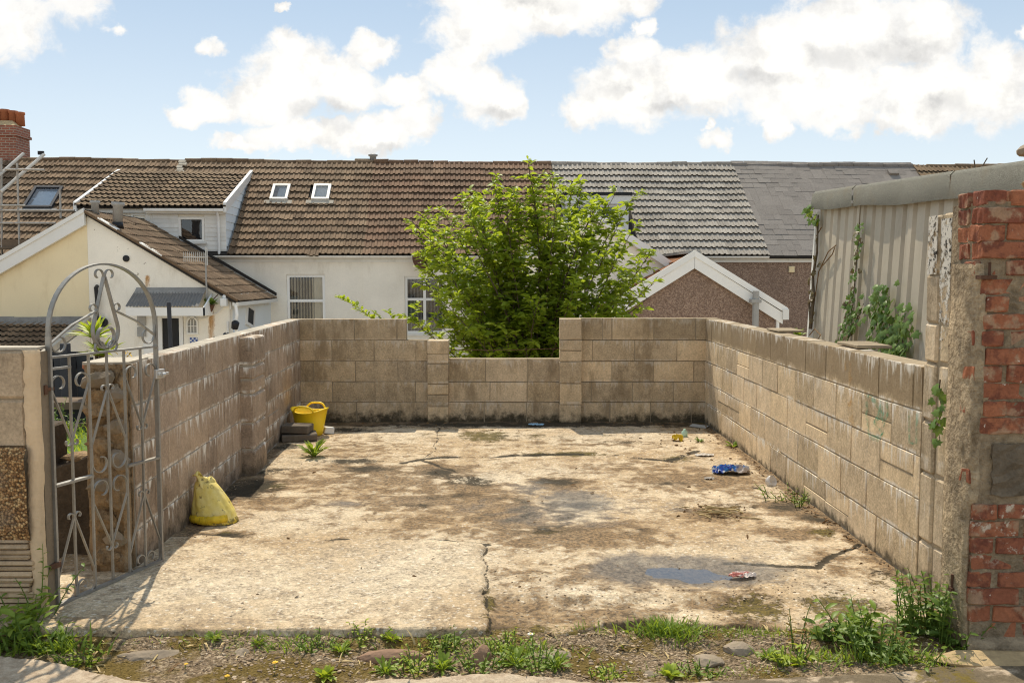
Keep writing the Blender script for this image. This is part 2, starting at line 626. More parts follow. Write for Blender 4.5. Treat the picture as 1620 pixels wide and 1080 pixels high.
MAT['rust'] = M_plain('rusty_iron', (.11, .055, .032), .85, .35, 12, .6, .004, 60)
MAT['wood'] = M_plain('weathered_wood', (.17, .12, .08), .85, .25, 6, .4, .004)
MAT['terracotta'] = M_plain('terracotta', (.38, .13, .06), .85, .18, 6, .3, .004)
MAT['aluminium'] = M_plain('aluminium', (.55, .54, .52), .4, .1, metal=.6)
MAT['trunk'] = M_plain('bark', (.115, .085, .055), .9, .3, 10, .6, .004)
MAT['soil'] = M_plain('soil', (.075, .055, .035), .97, .4, 4, .8, .02, 40)
MAT['ground'] = M_plain('rough_ground', (.42, .36, .27), .97, .3, .5, .6, .03, 12)  # pale colour lets the unseen ground bounce light onto the house walls
MAT['tree_leaf'] = M_leaf('tree_leaf', (.150, .245, .030), (.375, .465, .055), .56)
MAT['ivy_leaf'] = M_leaf('ivy_leaf', (.085, .165, .028), (.19, .28, .06), .3, .35)
MAT['ivy_old'] = M_leaf('ivy_old', (.12, .07, .03), (.16, .13, .05), .25)
MAT['weed_leaf'] = M_leaf('weed_leaf', (.150, .250, .035), (.290, .380, .055), .45)
MAT['weed_dark'] = M_leaf('weed_dark', (.10, .185, .035), (.21, .30, .06), .4)
MAT['lime_leaf'] = M_leaf('lime_leaf', (.26, .36, .035), (.42, .50, .06), .45)
MAT['red_stem'] = M_leaf('red_weed', (.22, .10, .04), (.30, .22, .05), .3)
MAT['yellow_petal'] = M_plain('yellow_petal', (.85, .52, .03), .6, .1)
MAT['dry'] = M_plain('dry_leaf', (.20, .115, .05), .85, .35, 20, .3, .003)
MAT['straw'] = M_plain('straw', (.48, .36, .17), .8, .25)
MAT['stone'] = M_plain('verge_stone', (.27, .215, .155), .92, .2, 6, .5, .008, 45, dirt=(.15, .13, .06))
MAT['redstone'] = M_plain('red_stone', (.27, .165, .105), .92, .2, 6, .5, .008, 45)
MAT['sand'] = M_plain('sandstone', (.47, .34, .18), .92, .25, 6, .6, .01, 45, dirt=(.2, .14, .08))

# ================================================================== GROUND
def M_yard():
    m, b = newmat('yard_concrete')
    p = b.pos()
    at = lambda k: b.n('ShaderNodeAttribute', attribute_name=k, out='Fac')
    dirt, moss, wet, pale, dark = at('dirt'), at('moss'), at('wet'), at('pale'), at('crack_shade')
    n1 = b.noise(p, 1.3, 8, .62, .4)
    n2 = b.noise(p, 7.0, 8, .68, .3)
    n3 = b.noise(p, 42.0, 5, .7)
    n4 = b.noise(p, 150.0, 3, .7)
    vc = b.n('ShaderNodeTexVoronoi', {'Vector': p, 'Scale': 75.0}, out=None)
    agg = b.xyz(vc.outputs['Color'])[0]
    c = b.mix(b.ss(n1, .38, .62), (.47, .335, .190), (.64, .515, .350))
    c = b.mix(b.ss(n2, .46, .62, 0, .75), c, (.29, .185, .09))
    c = b.mix(b.m('MULTIPLY', pale, b.ss(n2, .28, .62, .35, 1)), c, (.64, .545, .405))
    ad = b.m('MULTIPLY', b.ss(agg, .55, .95), b.ss(n2, .40, .60, .1, .7))
    c = b.mix(ad, c, (.24, .19, .135))
    c = b.mix(b.m('MULTIPLY', b.ss(agg, .12, .02), .6), c, (.75, .68, .56))
    v = b.m('ADD', b.lin(n3, .30, .70, .60, 1.32), b.lin(n4, .28, .72, -.26, .26))
    pit = b.ss(b.vor(p, 11.0), .085, .05)
    v = b.m('MULTIPLY', v, b.m('SUBTRACT', 1.0, b.m('MULTIPLY', pit, .75)))
    c1 = b.vm('SCALE', c)
    b.put(c1.node.inputs['Scale'], v)
    d = b.ss(b.m('ADD', dirt, b.m('ADD', b.lin(n2, .3, .7, -.42, .42), b.lin(n3, .3, .7, -.22, .22))), .27, .60)
    dc = b.mix(b.ss(n3, .4, .6), (.085, .055, .030), (.29, .185, .090))
    c2 = b.mix(b.m('MULTIPLY', d, .86), c1, dc)
    mo = b.ss(b.m('ADD', moss, b.m('ADD', b.lin(n2, .3, .7, -.4, .4), b.lin(n3, .3, .7, -.3, .3))), .42, .62)
    mc = b.mix(b.ss(n3, .35, .65), (.045, .036, .008), (.17, .125, .025))
    c3 = b.mix(b.m('MULTIPLY', mo, .9), c2, mc)
    ck = b.ss(b.m('ADD', dark, b.m('ADD', b.lin(n3, .3, .7, -.3, .3), b.lin(n2, .3, .7, -.25, .25))), .38, .66)
    c4 = b.mix(b.m('MULTIPLY', ck, .92), c3, (.035, .028, .016))
    we = b.ss(b.m('ADD', wet, b.m('ADD', b.lin(n2, .3, .7, -.22, .22), b.lin(n3, .3, .7, -.1, .1))), .30, .72)
    wc = b.mix(b.ss(n3, .35, .65), (.050, .046, .042), (.20, .175, .145))
    c5 = b.mix(b.m('MULTIPLY', we, .74), c4, wc)
    rough = b.m('SUBTRACT', .93, b.m('MULTIPLY', we, .58))
    h = b.m('ADD', b.m('MULTIPLY', n2, 1.6), b.m('ADD', b.m('MULTIPLY', n3, .9), b.m('MULTIPLY', b.m('MULTIPLY', agg, b.ss(n2, .35, .6)), .35)))
    h = b.m('ADD', h, b.m('ADD', b.m('MULTIPLY', mo, .8), b.m('MULTIPLY', n4, .25)))
    nr = b.bump(h, .75, .012)
    b.out(b.bsdf(c5, rough, nr, 0, .3))
    return m


def gpts(l):
    return [tuple(G(x, y)[:2]) for x, y in l]


XS = np.arange(-2.56, 2.22, 0.0125)
YS = np.concatenate([np.arange(3.98, 6.4, 0.0105), np.arange(6.4, 10.36, 0.0165)])
XX, YY = np.meshgrid(XS, YS)
JX = XX + .07 * (fbm(XX, YY, 4, 4, 3) - .5) + .03 * (fbm(XX, YY, 18, 3, 8) - .5)
JY = YY + .10 * (fbm(XX, YY, 4, 4, 23) - .5) + .03 * (fbm(XX, YY, 18, 3, 28) - .5)
H = .030 * (fbm(XX, YY, .9, 4, 41) - .5) + .016 * (fbm(XX, YY, 5, 4, 51) - .5)


def gauss_px(px, py, rx, ry, amp=1.0, soft=1.0):
    """elliptic spot given by its centre and half size in the photograph, laid on the ground"""
    c = G(px, py)
    ex = (G(px + rx, py) - c).x
    ey = (G(px, py - ry).y - G(px, py + ry).y) / 2
    q = ((JX - c.x) / ex) ** 2 + ((JY - c.y) / ey) ** 2
    return amp * np.exp(-q * soft)


joints = [([(400, 856), (560, 854), (680, 855), (764, 862)], .042, 1.0),
          ([(764, 862), (768, 930), (780, 1012)], .0095, .9),
          ([(697, 668), (688, 713), (668, 729)], .010, .9),
          ([(640, 733), (668, 729), (700, 724), (780, 722), (860, 718), (941, 719), (987, 721), (1030, 727), (1061, 730), (1078, 722), (1101, 714)], .045, 1.0),
          ([(668, 729), (720, 745), (760, 765)], .030, .7),
          ([(1150, 892), (1200, 893), (1285, 897), (1328, 875), (1362, 860)], .026, 1.0),
          ([(1160, 757), (1190, 770), (1215, 776)], .022, .8),
          ([(530, 958), (580, 945), (650, 930), (760, 908)], .004, .55),
          ([(1328, 875), (1300, 850), (1270, 800), (1180, 740)], .005, .35),
          ([(400, 856), (345, 850), (300, 845)], .04, .8),
          ([(880, 985), (960, 975), (1060, 990), (1150, 975), (1230, 985), (1330, 975), (1400, 960)], .008, .5)]
CR = np.zeros_like(XX)
GRV = np.zeros_like(XX)
for pts, wd, amp in joints:
    dd = polydist(JX, JY, gpts(pts))
    wv = .6 * wd * (.4 + 1.0 * fbm(XX, YY, 3, 3, 77))
    brk = .30 + .95 * sstep(fbm(XX, YY, 2.6, 4, 177), .36, .60)
    brk = 1.0 if len(pts) == 3 and amp == .9 else np.maximum(brk, .62 if wd == .042 else 0)
    CR = np.maximum(CR, amp * brk * np.exp(-(dd / (wv * 1.7)) ** 2))
    GRV = np.maximum(GRV, amp * np.exp(-(dd / min(.016, wd)) ** 2) * min(1, wd / .012))
H -= .008 * GRV
for a in [(395, 772, 50, 20, .85), (345, 847, 60, 6, .9), (585, 742, 55, 7, .8), (700, 749, 45, 10, .75), (745, 762, 45, 9, .75), (880, 763, 50, 9, .75), (560, 729, 55, 5, .8), (1240, 801, 45, 9, .7), (1290, 819, 34, 9, .65), (455, 706, 26, 7, .85), (915, 796, 34, 6, .95), (720, 785, 90, 10, .5), (660, 800, 60, 6, .5), (1060, 765, 50, 6, .55), (430, 745, 40, 12, .6), (985, 840, 60, 8, .5), (860, 838, 80, 9, .55), (1170, 800, 60, 8, .5), (980, 700, 90, 4, .5), (1390, 905, 40, 12, .5), (860, 672, 420, 6, .8), (550, 680, 60, 6, .7), (800, 690, 60, 5, .5)]:  # near-black patches; wall-foot strips have cast shade put into the colour
    CR = np.maximum(CR, gauss_px(*a))
# front left slab is cast a little higher
joint_v = np.array(gpts([(764, 862), (768, 930), (780, 1012)]))
xj = np.interp(YY, joint_v[::-1, 1], joint_v[::-1, 0])
yj = np.interp(XX, *np.array(sorted(gpts([(300, 845), (400, 856), (560, 854), (680, 855), (764, 862)]))).T)
slabA = sstep(xj - JX, 0, .02) * sstep(yj - JY, 0, .02)
H += .016 * slabA
# hollows that hold water
H += .010 * (fbm(XX, YY, 14, 3, 57) - .5) * gauss_px(1100, 903, 130, 34)
H -= .022 * gauss_px(1095, 902, 70, 18) + .018 * gauss_px(1010, 895, 70, 22) + .022 * gauss_px(900, 793, 60, 14) + .012 * gauss_px(1170, 908, 50, 12)
H -= .010 * gauss_px(1120, 808, 60, 14)
# broken front right of the yard
rb = sstep(4.62 + .25 * (fbm(XX, YY, 2, 3, 99) - .5) - YY, 0, .12) * sstep(XX, -.12, -.08)
H -= .020 * rb * (.4 + fbm(XX, YY, 7, 3, 101))
# ragged front edge drops to the soil
edge = 4.105 + .05 * (fbm(XX, YY * 0, 3, 4, 120) - .5) * (1 + 2.5 * sstep(XX, -.1, .2)) + .18 * sstep(XX, .1, .5) * (fbm(XX, YY * 0, 1.4, 2, 140) + .2)
H -= .075 * sstep(edge - YY, -.008, .015)

dirt = np.zeros_like(XX)
for a in [(900, 845, 170, 26, .75), (690, 790, 190, 30, .6), (1000, 905, 160, 24, .6), (1120, 760, 120, 20, .5), (600, 760, 160, 16, .55), (820, 815, 110, 34, .72), (760, 775, 60, 18, .55), (585, 742, 60, 10, .85), (700, 745, 60, 12, .8), (880, 765, 60, 14, .8), (740, 770, 60, 10, .7), (560, 738, 90, 12, .5),
          (1120, 812, 70, 16, .7), (1060, 760, 70, 14, .6), (1240, 800, 50, 14, .75), (1290, 820, 40, 12, .6), (1240, 845, 60, 16, .6), (1150, 950, 120, 26, .4),
          (460, 760, 70, 22, .5), (395, 770, 55, 26, .9), (345, 845, 60, 8, .9), (420, 790, 70, 10, .5), (540, 790, 90, 20, .45), (560, 710, 90, 20, .4), (300, 790, 30, 60, .5),  # the strip at the left wall foot also has shade painted in
          (900, 850, 120, 24, .5), (980, 830, 80, 16, .45), (830, 900, 70, 26, .35), (850, 960, 80, 24, .5), (800, 985, 50, 30, .7), (1000, 975, 120, 22, .55), (1190, 985, 120, 16, .5),
          (480, 800, 160, 16, .3), (620, 800, 100, 20, .35), (700, 830, 120, 22, .45), (1320, 880, 50, 22, .45), (940, 700, 120, 8, .35), (1000, 740, 90, 8, .4), (1350, 900, 60, 20, .4), (230, 905, 90, 16, .22), (740, 980, 24, 14, .5)]:
    dirt = np.maximum(dirt, gauss_px(*a))
back_damp_shade = sstep(YY, 9.75, 10.15) * (.5 + .9 * fbm(XX, YY, 2.5, 4, 61))  # damp plus the back wall's cast shadow, painted as one dark strip
dirt = np.maximum(dirt, np.clip(back_damp_shade, 0, 1))
xr = 2.104
xl = -2.34 + .0652 * (10.2 - YY)
side = np.maximum(sstep(XX, xr - .16, xr - .02) * (.45 + .6 * fbm(XX, YY, 2, 4, 63)), sstep(-XX, -xl - .14, -xl - .01) * (.3 + .9 * fbm(XX, YY, 1.5, 4, 64)))
dirt = np.maximum(dirt, np.clip(side, 0, 1))
moss = np.zeros_like(XX)
for a in [(770, 689, 50, 9, .85), (1200, 955, 70, 22, .8), (1320, 955, 70, 22, .75), (1300, 842, 24, 8, .8), (430, 768, 24, 8, .8), (830, 805, 90, 30, .34), (900, 718, 80, 5, .75), (1075, 725, 30, 7, .7),
          (1420, 920, 50, 30, .5), (775, 950, 14, 40, .6), (850, 990, 120, 14, .6), (1090, 992, 120, 12, .5), (870, 838, 60, 12, .55), (360, 843, 30, 5, .6), (800, 690, 200, 6, .4)]:
    moss = np.maximum(moss, gauss_px(*a))
moss = np.maximum(moss, sstep(YY, 9.95, 10.2) * fbm(XX, YY, 3, 3, 71) * .9)
wet = np.zeros_like(XX)
for a in [(1100, 902, 130, 28, 1.0), (1010, 893, 90, 26, .85), (1190, 906, 70, 20, .9), (905, 792, 95, 26, .78), (840, 772, 60, 20, .55), (1060, 800, 60, 20, .45), (990, 800, 90, 26, .4), (545, 795, 60, 12, .5), (1240, 905, 60, 12, .55), (880, 810, 150, 34, .6), (1010, 905, 110, 26, .8), (760, 800, 90, 20, .45), (700, 660, 400, 12, .5)]:
    wet = np.maximum(wet, gauss_px(*a))
pale = np.zeros_like(XX)
for a in [(655, 792, 60, 10, 1), (740, 752, 90, 14, .9), (500, 730, 60, 10, .7), (620, 905, 200, 60, .75), (350, 930, 200, 50, .65), (900, 930, 120, 22, .75), (1250, 790, 120, 40, .5), (1230, 870, 120, 30, .6), (950, 690, 120, 12, .7), (1340, 935, 110, 30, .6), (880, 745, 70, 10, .5), (450, 820, 120, 24, .5), (640, 690, 90, 10, .45), (1150, 735, 60, 12, .6)]:
    pale = np.maximum(pale, gauss_px(*a))
dirt = np.clip(dirt * 1.1 + .05 + .12 * sstep(fbm(XX, YY, 1.1, 5, 66), .42, .62), 0, 1.1) * (1 - .80 * slabA * (JY < 5.55))
ATT = {'dirt': dirt, 'moss': moss, 'wet': wet, 'pale': pale, 'crack_shade': CR}
YARD = M_yard()
inA = (XX < xj) & (YY < yj)
o = grid_object('concrete_slab', XS, YS, H, YARD, ATT, keep=inA)
tag(o, None, None, kind='structure')
o = grid_object('concrete_yard', XS, YS, H, YARD, ATT, keep=~inA)
tag(o, None, None, kind='structure')


def yard_z(x, y):
    i = min(max(int(np.searchsorted(XS, x)), 0), len(XS) - 1)
    j = min(max(int(np.searchsorted(YS, y)), 0), len(YS) - 1)
    return float(H[j, i])


# puddle water lies level in the hollow
m, b = newmat('puddle_water')
b.out(b.n('ShaderNodeMixShader', [b.m('MULTIPLY_ADD', b.n('ShaderNodeFresnel', [1.33]), 1.15, .10, clamp=True), b.n('ShaderNodeBsdfTransparent', [(.70, .66, .58, 1)]), b.n('ShaderNodeBsdfGlossy', {'Color': (1, 1, 1, 1), 'Roughness': .02})]))
MAT['water'] = m
for nm, (px, py, rx, ry, lev) in {'puddle': (1105, 902, 80, 22, .0050)}.items():
    c = G(px, py)
    ex = (G(px + rx, py) - c).x
    ey = (G(px, py - ry).y - G(px, py + ry).y) / 2
    zc = yard_z(c.x, c.y)
    mb = MB()
    pts = [(c.x + ex * math.cos(a) * 1.05, c.y + ey * math.sin(a), zc + lev) for a in [2 * math.pi * k / 40 for k in range(40)]]
    mb.add(pts, [tuple(range(40))])
    tag(mb.build(nm, MAT['water']), None, None, kind='structure')

# soil and gravel verge
def M_verge():
    m, b = newmat('gravel_verge')
    p = b.pos()
    n1 = b.noise(p, 3, 7, .65)
    n3 = b.noise(p, 60, 4, .7)
    vc = b.n('ShaderNodeTexVoronoi', {'Vector': p, 'Scale': 95.0}, out=None)
    agg = b.xyz(vc.outputs['Color'])[0]
    c = b.mix(b.ss(n3, .35, .65), (.11, .078, .044), (.30, .215, .135))
    c = b.mix(b.ss(agg, .72, .95, 0, .85), c, (.46, .36, .24))
    c = b.mix(b.ss(n1, .47, .58, 0, .9), c, b.mix(n3, (.075, .05, .012), (.20, .135, .022)))
    h = b.m('ADD', b.m('MULTIPLY', b.ss(vc.outputs['Distance'], .6, 0), 1.0), b.m('MULTIPLY', n3, 1.2))
    b.out(b.bsdf(c, .95, b.bump(h, .8, .012), 0, .2))
    return m


MAT['verge'] = M_verge()
vx = np.arange(-3.2, 3.0, .02)
vy = np.arange(3.4, 4.6, .012)
VX, VY = np.meshgrid(vx, vy)


def kerb_y(x):
    """far edge of the rough concrete pavement"""
    pts = gpts([(-150, 1012), (0, 1030), (90, 1040), (180, 1062), (290, 1074), (420, 1078), (520, 1077), (600, 1066), (680, 1062), (800, 1058), (950, 1068), (1080, 1068), (1180, 1064), (1300, 1058), (1420, 1052), (1500, 1046), (1700, 1040)])
    return np.interp(x, [q[0] for q in pts], [q[1] for q in pts])


VH = -.042 + .03 * (fbm(VX, VY, 2.5, 4, 201) - .5) + .02 * (fbm(VX, VY, 12, 3, 211) - .5) + .05 * sstep(VY, 4.25, 4.6) * 0
VH = VH + .022 * sstep(VY, 3.98, 4.08) - .06 * sstep(VY, 4.16, 4.3) * (np.abs(VX) < 2.05)
tag(grid_object('gravel_verge', vx, vy, VH, MAT['verge']), None, None, kind='structure')


def verge_z(x, y):
    i = min(max(int((x + 3.2) / .02), 0), len(vx) - 1)
    j = min(max(int((y - 3.4) / .012), 0), len(vy) - 1)
    return float(VH[j, i])


# rough foreground pavement
def M_pave():
    m, b = newmat('rough_pavement')
    p = b.pos()
    n1 = b.noise(p, 3.5, 8, .7, .5)
    n2 = b.noise(p, 24, 6, .7)
    n3 = b.noise(p, 120, 3, .7)
    c = b.mix(b.ss(n2, .3, .7), (.36, .27, .185), (.54, .44, .32))
    x, y, z = b.xyz(p)
    mm = b.m('ADD', n1, b.ss(x, -.4, 1.6, -.10, .10))
    c = b.mix(b.ss(mm, .50, .60, 0, .85), c, b.mix(n2, (.05, .04, .022), (.16, .12, .07)))
    mz = b.m('ADD', b.lin(n2, .3, .7, -.3, .3), b.m('MULTIPLY', .58, b.m('MULTIPLY', b.ss(x, 1.48, 1.66), b.ss(x, 1.98, 1.82))))
    c = b.mix(b.ss(mz, .45, .75, 0, .9), c, b.mix(n2, (.07, .055, .012), (.21, .15, .025)))
    v = b.lin(n3, .25, .75, .78, 1.2)
    c2 = b.vm('SCALE', c)
    b.put(c2.node.inputs['Scale'], v)
    b.out(b.bsdf(c2, .95, b.bump(b.m('ADD', n2, b.m('MULTIPLY', n3, .4)), .8, .012), 0, .2))
    return m


px_ = np.arange(-3.6, 3.6, .02)
py_ = np.concatenate([np.arange(-4.0, 3.2, .2), np.arange(3.2, 4.3, .010)])
QX, QY = np.meshgrid(px_, py_)
ke = kerb_y(px_)[None, :] + .03 * (fbm(QX, QY * 0, 5, 4, 301) - .5)
QH = -.012 + .02 * (fbm(QX, QY, 3, 4, 311) - .5) + .014 * (fbm(QX, QY, 20, 3, 321) - .5) - .10 * sstep(QY - ke, -.03, .012)
tag(grid_object('pavement', px_, py_, QH, M_pave(), keep=(QY < ke + .04)), None, None, kind='structure')

# the hillside that falls away behind the yard, out to the horizon
tx = np.concatenate([np.arange(-900, -60, 60.), np.arange(-60, -16, 4.), np.arange(-16, 16, .5), np.arange(16, 60, 4.), np.arange(60, 901, 60.)])
ty = np.concatenate([np.arange(-600, -20, 60.), np.arange(-20, 0, 2.), np.arange(0, 30, .5), np.arange(30, 60, 3.), np.arange(60, 1001, 60.)])
TX, TY = np.meshgrid(tx, ty)
TZ = -.13 - .5 * sstep(TY, 10.3, 11.2) - 2.4 * sstep(TY, 12.0, 19.0) - .10 * np.clip(TY - 33, 0, 300) + .12 * (fbm(TX, TY, .3, 4, 401) - .5)
TZ += -.06
TZ[(np.abs(TX) < 5) & (TY < 10.4)] = -.25
tag(grid_object('ground', tx, ty, TZ, MAT['ground']), None, None, kind='structure')

# loose gravel, one countless mass
def scatter_stones(name, n, place, smin, smax, mat, seed):
    rr = random.Random(seed)
    ico = bmesh.new()
    bmesh.ops.create_icosphere(ico, subdivisions=1, radius=1)
    base = np.array([v.co[:] for v in ico.verts])
    fc = np.array([[v.index for v in f.verts] for f in ico.faces])
    V, F = [], []
    for i in range(n):
        q = place(rr)
        if q is None:
            continue
        s = smin + (smax - smin) * rr.random() ** 2.2
        sc = np.array([s * rr.uniform(.7, 1.3), s * rr.uniform(.7, 1.3), s * rr.uniform(.35, .7)])
        jit = 1 + (np.random.default_rng(seed * 7919 + i).random((len(base), 1)) - .5) * .5
        a = rr.uniform(0, 6.28)
        pts = base * jit * sc
        pts = pts @ np.array([[math.cos(a), math.sin(a), 0], [-math.sin(a), math.cos(a), 0], [0, 0, 1]])
        F.append(fc + len(V) * len(base))
        V.append(pts + np.array(q))
    me = D.meshes.new(name)
    me.from_pydata(np.concatenate(V).tolist(), [], np.concatenate(F).tolist())
    me.materials.append(mat)
    return tag(inst(name, me), None, None, kind='stuff')


def M_pebble():
    m, b = newmat('gravel')
    g = b.n('ShaderNodeNewGeometry', out='Random Per Island')
    n = b.noise(b.pos(), 60, 3, .6)
    r = b.n('ShaderNodeValToRGB', [g], out=0)
    cr = r.node.color_ramp
    cr.elements[0].color, cr.elements[1].color = (.14, .095, .055, 1), (.62, .50, .36, 1)
    for t, c in ((.35, (.26, .18, .11, 1)), (.6, (.36, .28, .19, 1)), (.8, (.46, .33, .20, 1))):
        e = cr.elements.new(t)
        e.color = c
    c = b.mix(b.ss(n, .4, .65, 0, .4), r, (.12, .09, .06))
    b.out(b.bsdf(c, .85, b.bump(n, .3, .003), 0, .3))
    return m


MAT['gravel'] = M_pebble()


def pl_verge(rr):
    x, y = rr.uniform(-2.3, 2.3), rr.uniform(3.62, 4.22)
    if vnoise(np.array(x * 2.2), np.array(y * 5.0), 9) < .30:
        return None
    return (x, y, verge_z(x, y) + .001)


def pl_yard(rr):
    k = rr.random()
    if k < .45:
        x, y = rr.uniform(-.05, 2.0), rr.triangular(4.2, 5.2, 4.3)
    elif k < .7:
        x, y = rr.uniform(-1.9, 2.05), rr.uniform(4.2, 10.0)
    else:
        y = rr.uniform(4.9, 10.1)
        x = rr.choice([2.09 - abs(rr.gauss(0, .05)), -2.34 + .0652 * (10.2 - y) + abs(rr.gauss(0, .06))])
    return (x, y, yard_z(x, y) + .001)


scatter_stones('loose_gravel', 5200, pl_verge, .003, .0115, MAT['gravel'], 5)
scatter_stones('grit', 1500, pl_yard, .002, .008, MAT['gravel'], 6)


# ================================================================== BLOCK WALLS
BLK = {}


def block_inst(parent, x0, x1, y0, y1, z0, z1, mat, rr, name='block', jit=1.0, bev=.0028):
    L, T, Hh = x1 - x0, y1 - y0, z1 - z0
    key = (round(L, 2), round(T, 2), round(Hh, 2), mat.name, rr.randrange(3), bev)
    if key not in BLK:
        me = MB().box(-key[0] / 2, key[0] / 2, -key[1] / 2, key[1] / 2, -key[2] / 2, key[2] / 2).mesh('block', mat)
        bevel_mesh(me, bev, .0022, hash(key[:3]) % 1000 + key[4])
        BLK[key] = me
    return inst(name, BLK[key], parent, ((x0 + x1) / 2 + rr.uniform(-.002, .002), (y0 + y1) / 2 + rr.uniform(-.004, -.0005) * jit, (z0 + z1) / 2 + rr.uniform(-.002, .002)),
                (rr.uniform(-.005, .005) * jit, rr.uniform(-.004, .004), rr.uniform(-.003, .003) * jit), (L / key[0], 1, Hh / key[2]))


CH = 0.227        # course height
JT = 0.011        # joint


def build_wall(name, label, origin, rotz, courses, thick, mat, mmat, seed, cat='wall', extra=None):
    """courses: list bottom up of (z0, z1, [joint positions])"""
    rr = random.Random(seed)
    t = thing(name, label, cat, origin, rotz)
    core = MB()
    for z0, z1, js in courses:
        core.box(js[0] + .004, js[-1] - .004, .0028, thick - .004, z0, z1 - (.004 if z1 > 1 else 0))
        for a, b_ in zip(js[:-1], js[1:]):
            if b_ - a < .03:
                continue
            g = JT * rr.uniform(.6, 1.1)
            if b_ - a > .3 and rr.random() < .045:      # made up of two thin pieces
                zm = (z0 + z1) / 2 + rr.uniform(-.01, .01)
                block_inst(t, a + g / 2, b_ - g / 2, 0, thick, z0 + g / 2, zm - g / 2, mat, rr)
                block_inst(t, a + g / 2, b_ - g / 2, 0, thick, zm + g / 2, z1 - g / 2, mat, rr)
            else:
                block_inst(t, a + g / 2, b_ - g / 2, 0, thick, z0 + g / 2, z1 - g / 2, mat, rr)
    if extra:
        extra(t, core, rr)
    core.build('mortar', mmat, t)
    return t


def run(L, off, first=0.0, rr=None, l=.45):
    js = [first]
    x = first + off
    while x < L - .06:
        if x > first + .05:
            js.append(x)
        x += l + (rr.uniform(-.012, .012) if rr else 0)
    js.append(L)
    return js


r0 = random.Random(3)
# back wall: joints measured in the photograph at the wall plane d = 10.2
def bx(px):
    return P(px, 560, 10.2).x


def bz(py):
    return P(813, py, 10.2).z


XB0 = bx(475)
zz = [-.02, CH - .01, CH * 2 - .01, CH * 3 - .01, CH * 4 - .005, CH * 5]


def bj(l):
    return [bx(q) - XB0 for q in l]


EXT = .14
lft = [(zz[0], zz[1], bj([475, 497, 563, 632, 677])), (zz[1], zz[2], bj([475, 525, 593, 657, 677])), (zz[2], zz[3], bj([475, 496, 562, 629, 677])),
       (zz[3], zz[4], bj([475, 525, 592, 658, 677])), (zz[4], zz[5], bj([475, 496, 561, 628, 643]))]
lft = [(a, b_, [js[0] - EXT] + js[1:]) for a, b_, js in lft]


def pil(x0, x1, rows, t_out, mat):
    def f(t, core, rr):
        for z0, z1 in rows:
            block_inst(t, x0, x1, -t_out, .10, z0 + .005, z1 - .005, mat, rr, jit=1.6)
        core.box(x0 + .008, x1 - .008, -t_out + .009, .09, rows[0][0], rows[-1][1] - .006)
    return f


def xl_rows(top, hs):
    z, out = -.02, []
    for h in hs:
        out.append((z, z + h))
        z += h
    k = (top + .02) / (z + .02)
    return [((a + .02) * k - .02, (b_ + .02) * k - .02) for a, b_ in out]


p1 = pil(bj([677.5])[0], bj([710])[0], xl_rows(CH * 4 + .0, [.30, .19, .17, .33, .15, .23]), .10, MAT['block_back'])
p2 = pil(bj([885])[0], bj([919])[0], xl_rows(CH * 5 + .01, [.32, .33, .34, .17, .17, .33]), .10, MAT['block_back'])
notch = [(zz[0], zz[1], bj([708, 766, 833, 887])), (zz[1], zz[2], bj([708, 775, 834, 887])), (zz[2], zz[3] + .03, bj([708, 768, 835, 887]))]
rgt = [(zz[0], zz[1], bj([917, 965, 1030, 1095, 1117])), (zz[1], zz[2], bj([917, 936, 1001, 1066, 1117])), (zz[2], zz[3], bj([917, 968, 1034, 1098, 1117])),
       (zz[3], zz[4], bj([917, 937, 1004, 1071, 1117])), (zz[4], zz[5] + .01, bj([917, 953, 968, 1034, 1100, 1117]))]
rgt = [(a, b_, js[:-1] + [js[-1] + EXT]) for a, b_, js in rgt]


def back_extra(t, core, rr):
    p1(t, core, rr)
    p2(t, core, rr)
    for z0, z1, js in notch + rgt:
        core.box(js[0] + .004, js[-1] - .004, .0028, .136, z0, z1 - .004)
        for a, b_ in zip(js[:-1], js[1:]):
            block_inst(t, a + .005, b_ - .005, 0, .14, z0 + .005, z1 - .005, MAT['block_back'], rr)


build_wall('block_wall', 'back block wall across the far end of the yard with a low notch before the tree', (XB0, 10.2, 0), 0, lft, .14, MAT['block_back'], MAT['mortar'], 21, extra=back_extra)

# right wall: from the back corner towards the camera
LR = 10.2 - 4.77
rc = []
offs = [.40, .20, .38, .12, .30]
for k in range(5):
    rc.append((zz[k], zz[k + 1] + (.004 if k == 4 else 0), run(LR, offs[k], 0.0, r0)))


def right_extra(t, core, rr):
    # loose slabs on top
    for a, b_, z in ((2.15, 2.58, .035), (3.9, 4.35, .045)):
        block_inst(t, a + .05, b_ - .02, .07, .29, CH * 5 + .006, CH * 5 + z * .65, MAT['mortar'], rr, name='coping_stone', bev=.005)


build_wall('block_wall', 'right block wall in full sun with faded green and orange paint marks', (2.104, 10.2, 0), -math.pi / 2, rc, .15, MAT['block_right_sun'], MAT['mortar'], 22, extra=right_extra)

# left wall: slightly splayed, with a pilaster
A0 = Vector((-2.06, 5.0))
A1 = Vector((XB0 - .0, 10.2))
LL = (A1 - A0).length
angL = math.atan2(A1.y - A0.y, A1.x - A0.x)
lc = []
offl = [.10, .33, .12, .35, .10]
for k in range(5):
    lc.append((zz[k], zz[k + 1], run(LL, offl[k], 0.0, r0)))


def left_extra(t, core, rr):
    x0 = (7.42 - 5.0) * 1.002
    rows = xl_rows(CH * 5 - .02, [.23, .22, .235, .12, .11, .235])
    for i, (z0, z1) in enumerate(rows):
        block_inst(t, x0, x0 + .44, -.105, .05, z0 + .006, z1 - .006, MAT['block_left_shade'], rr, jit=2.0, bev=.012)
    core.box(x0 + .01, x0 + .43, -.094, .05, -.02, CH * 5 - .035)


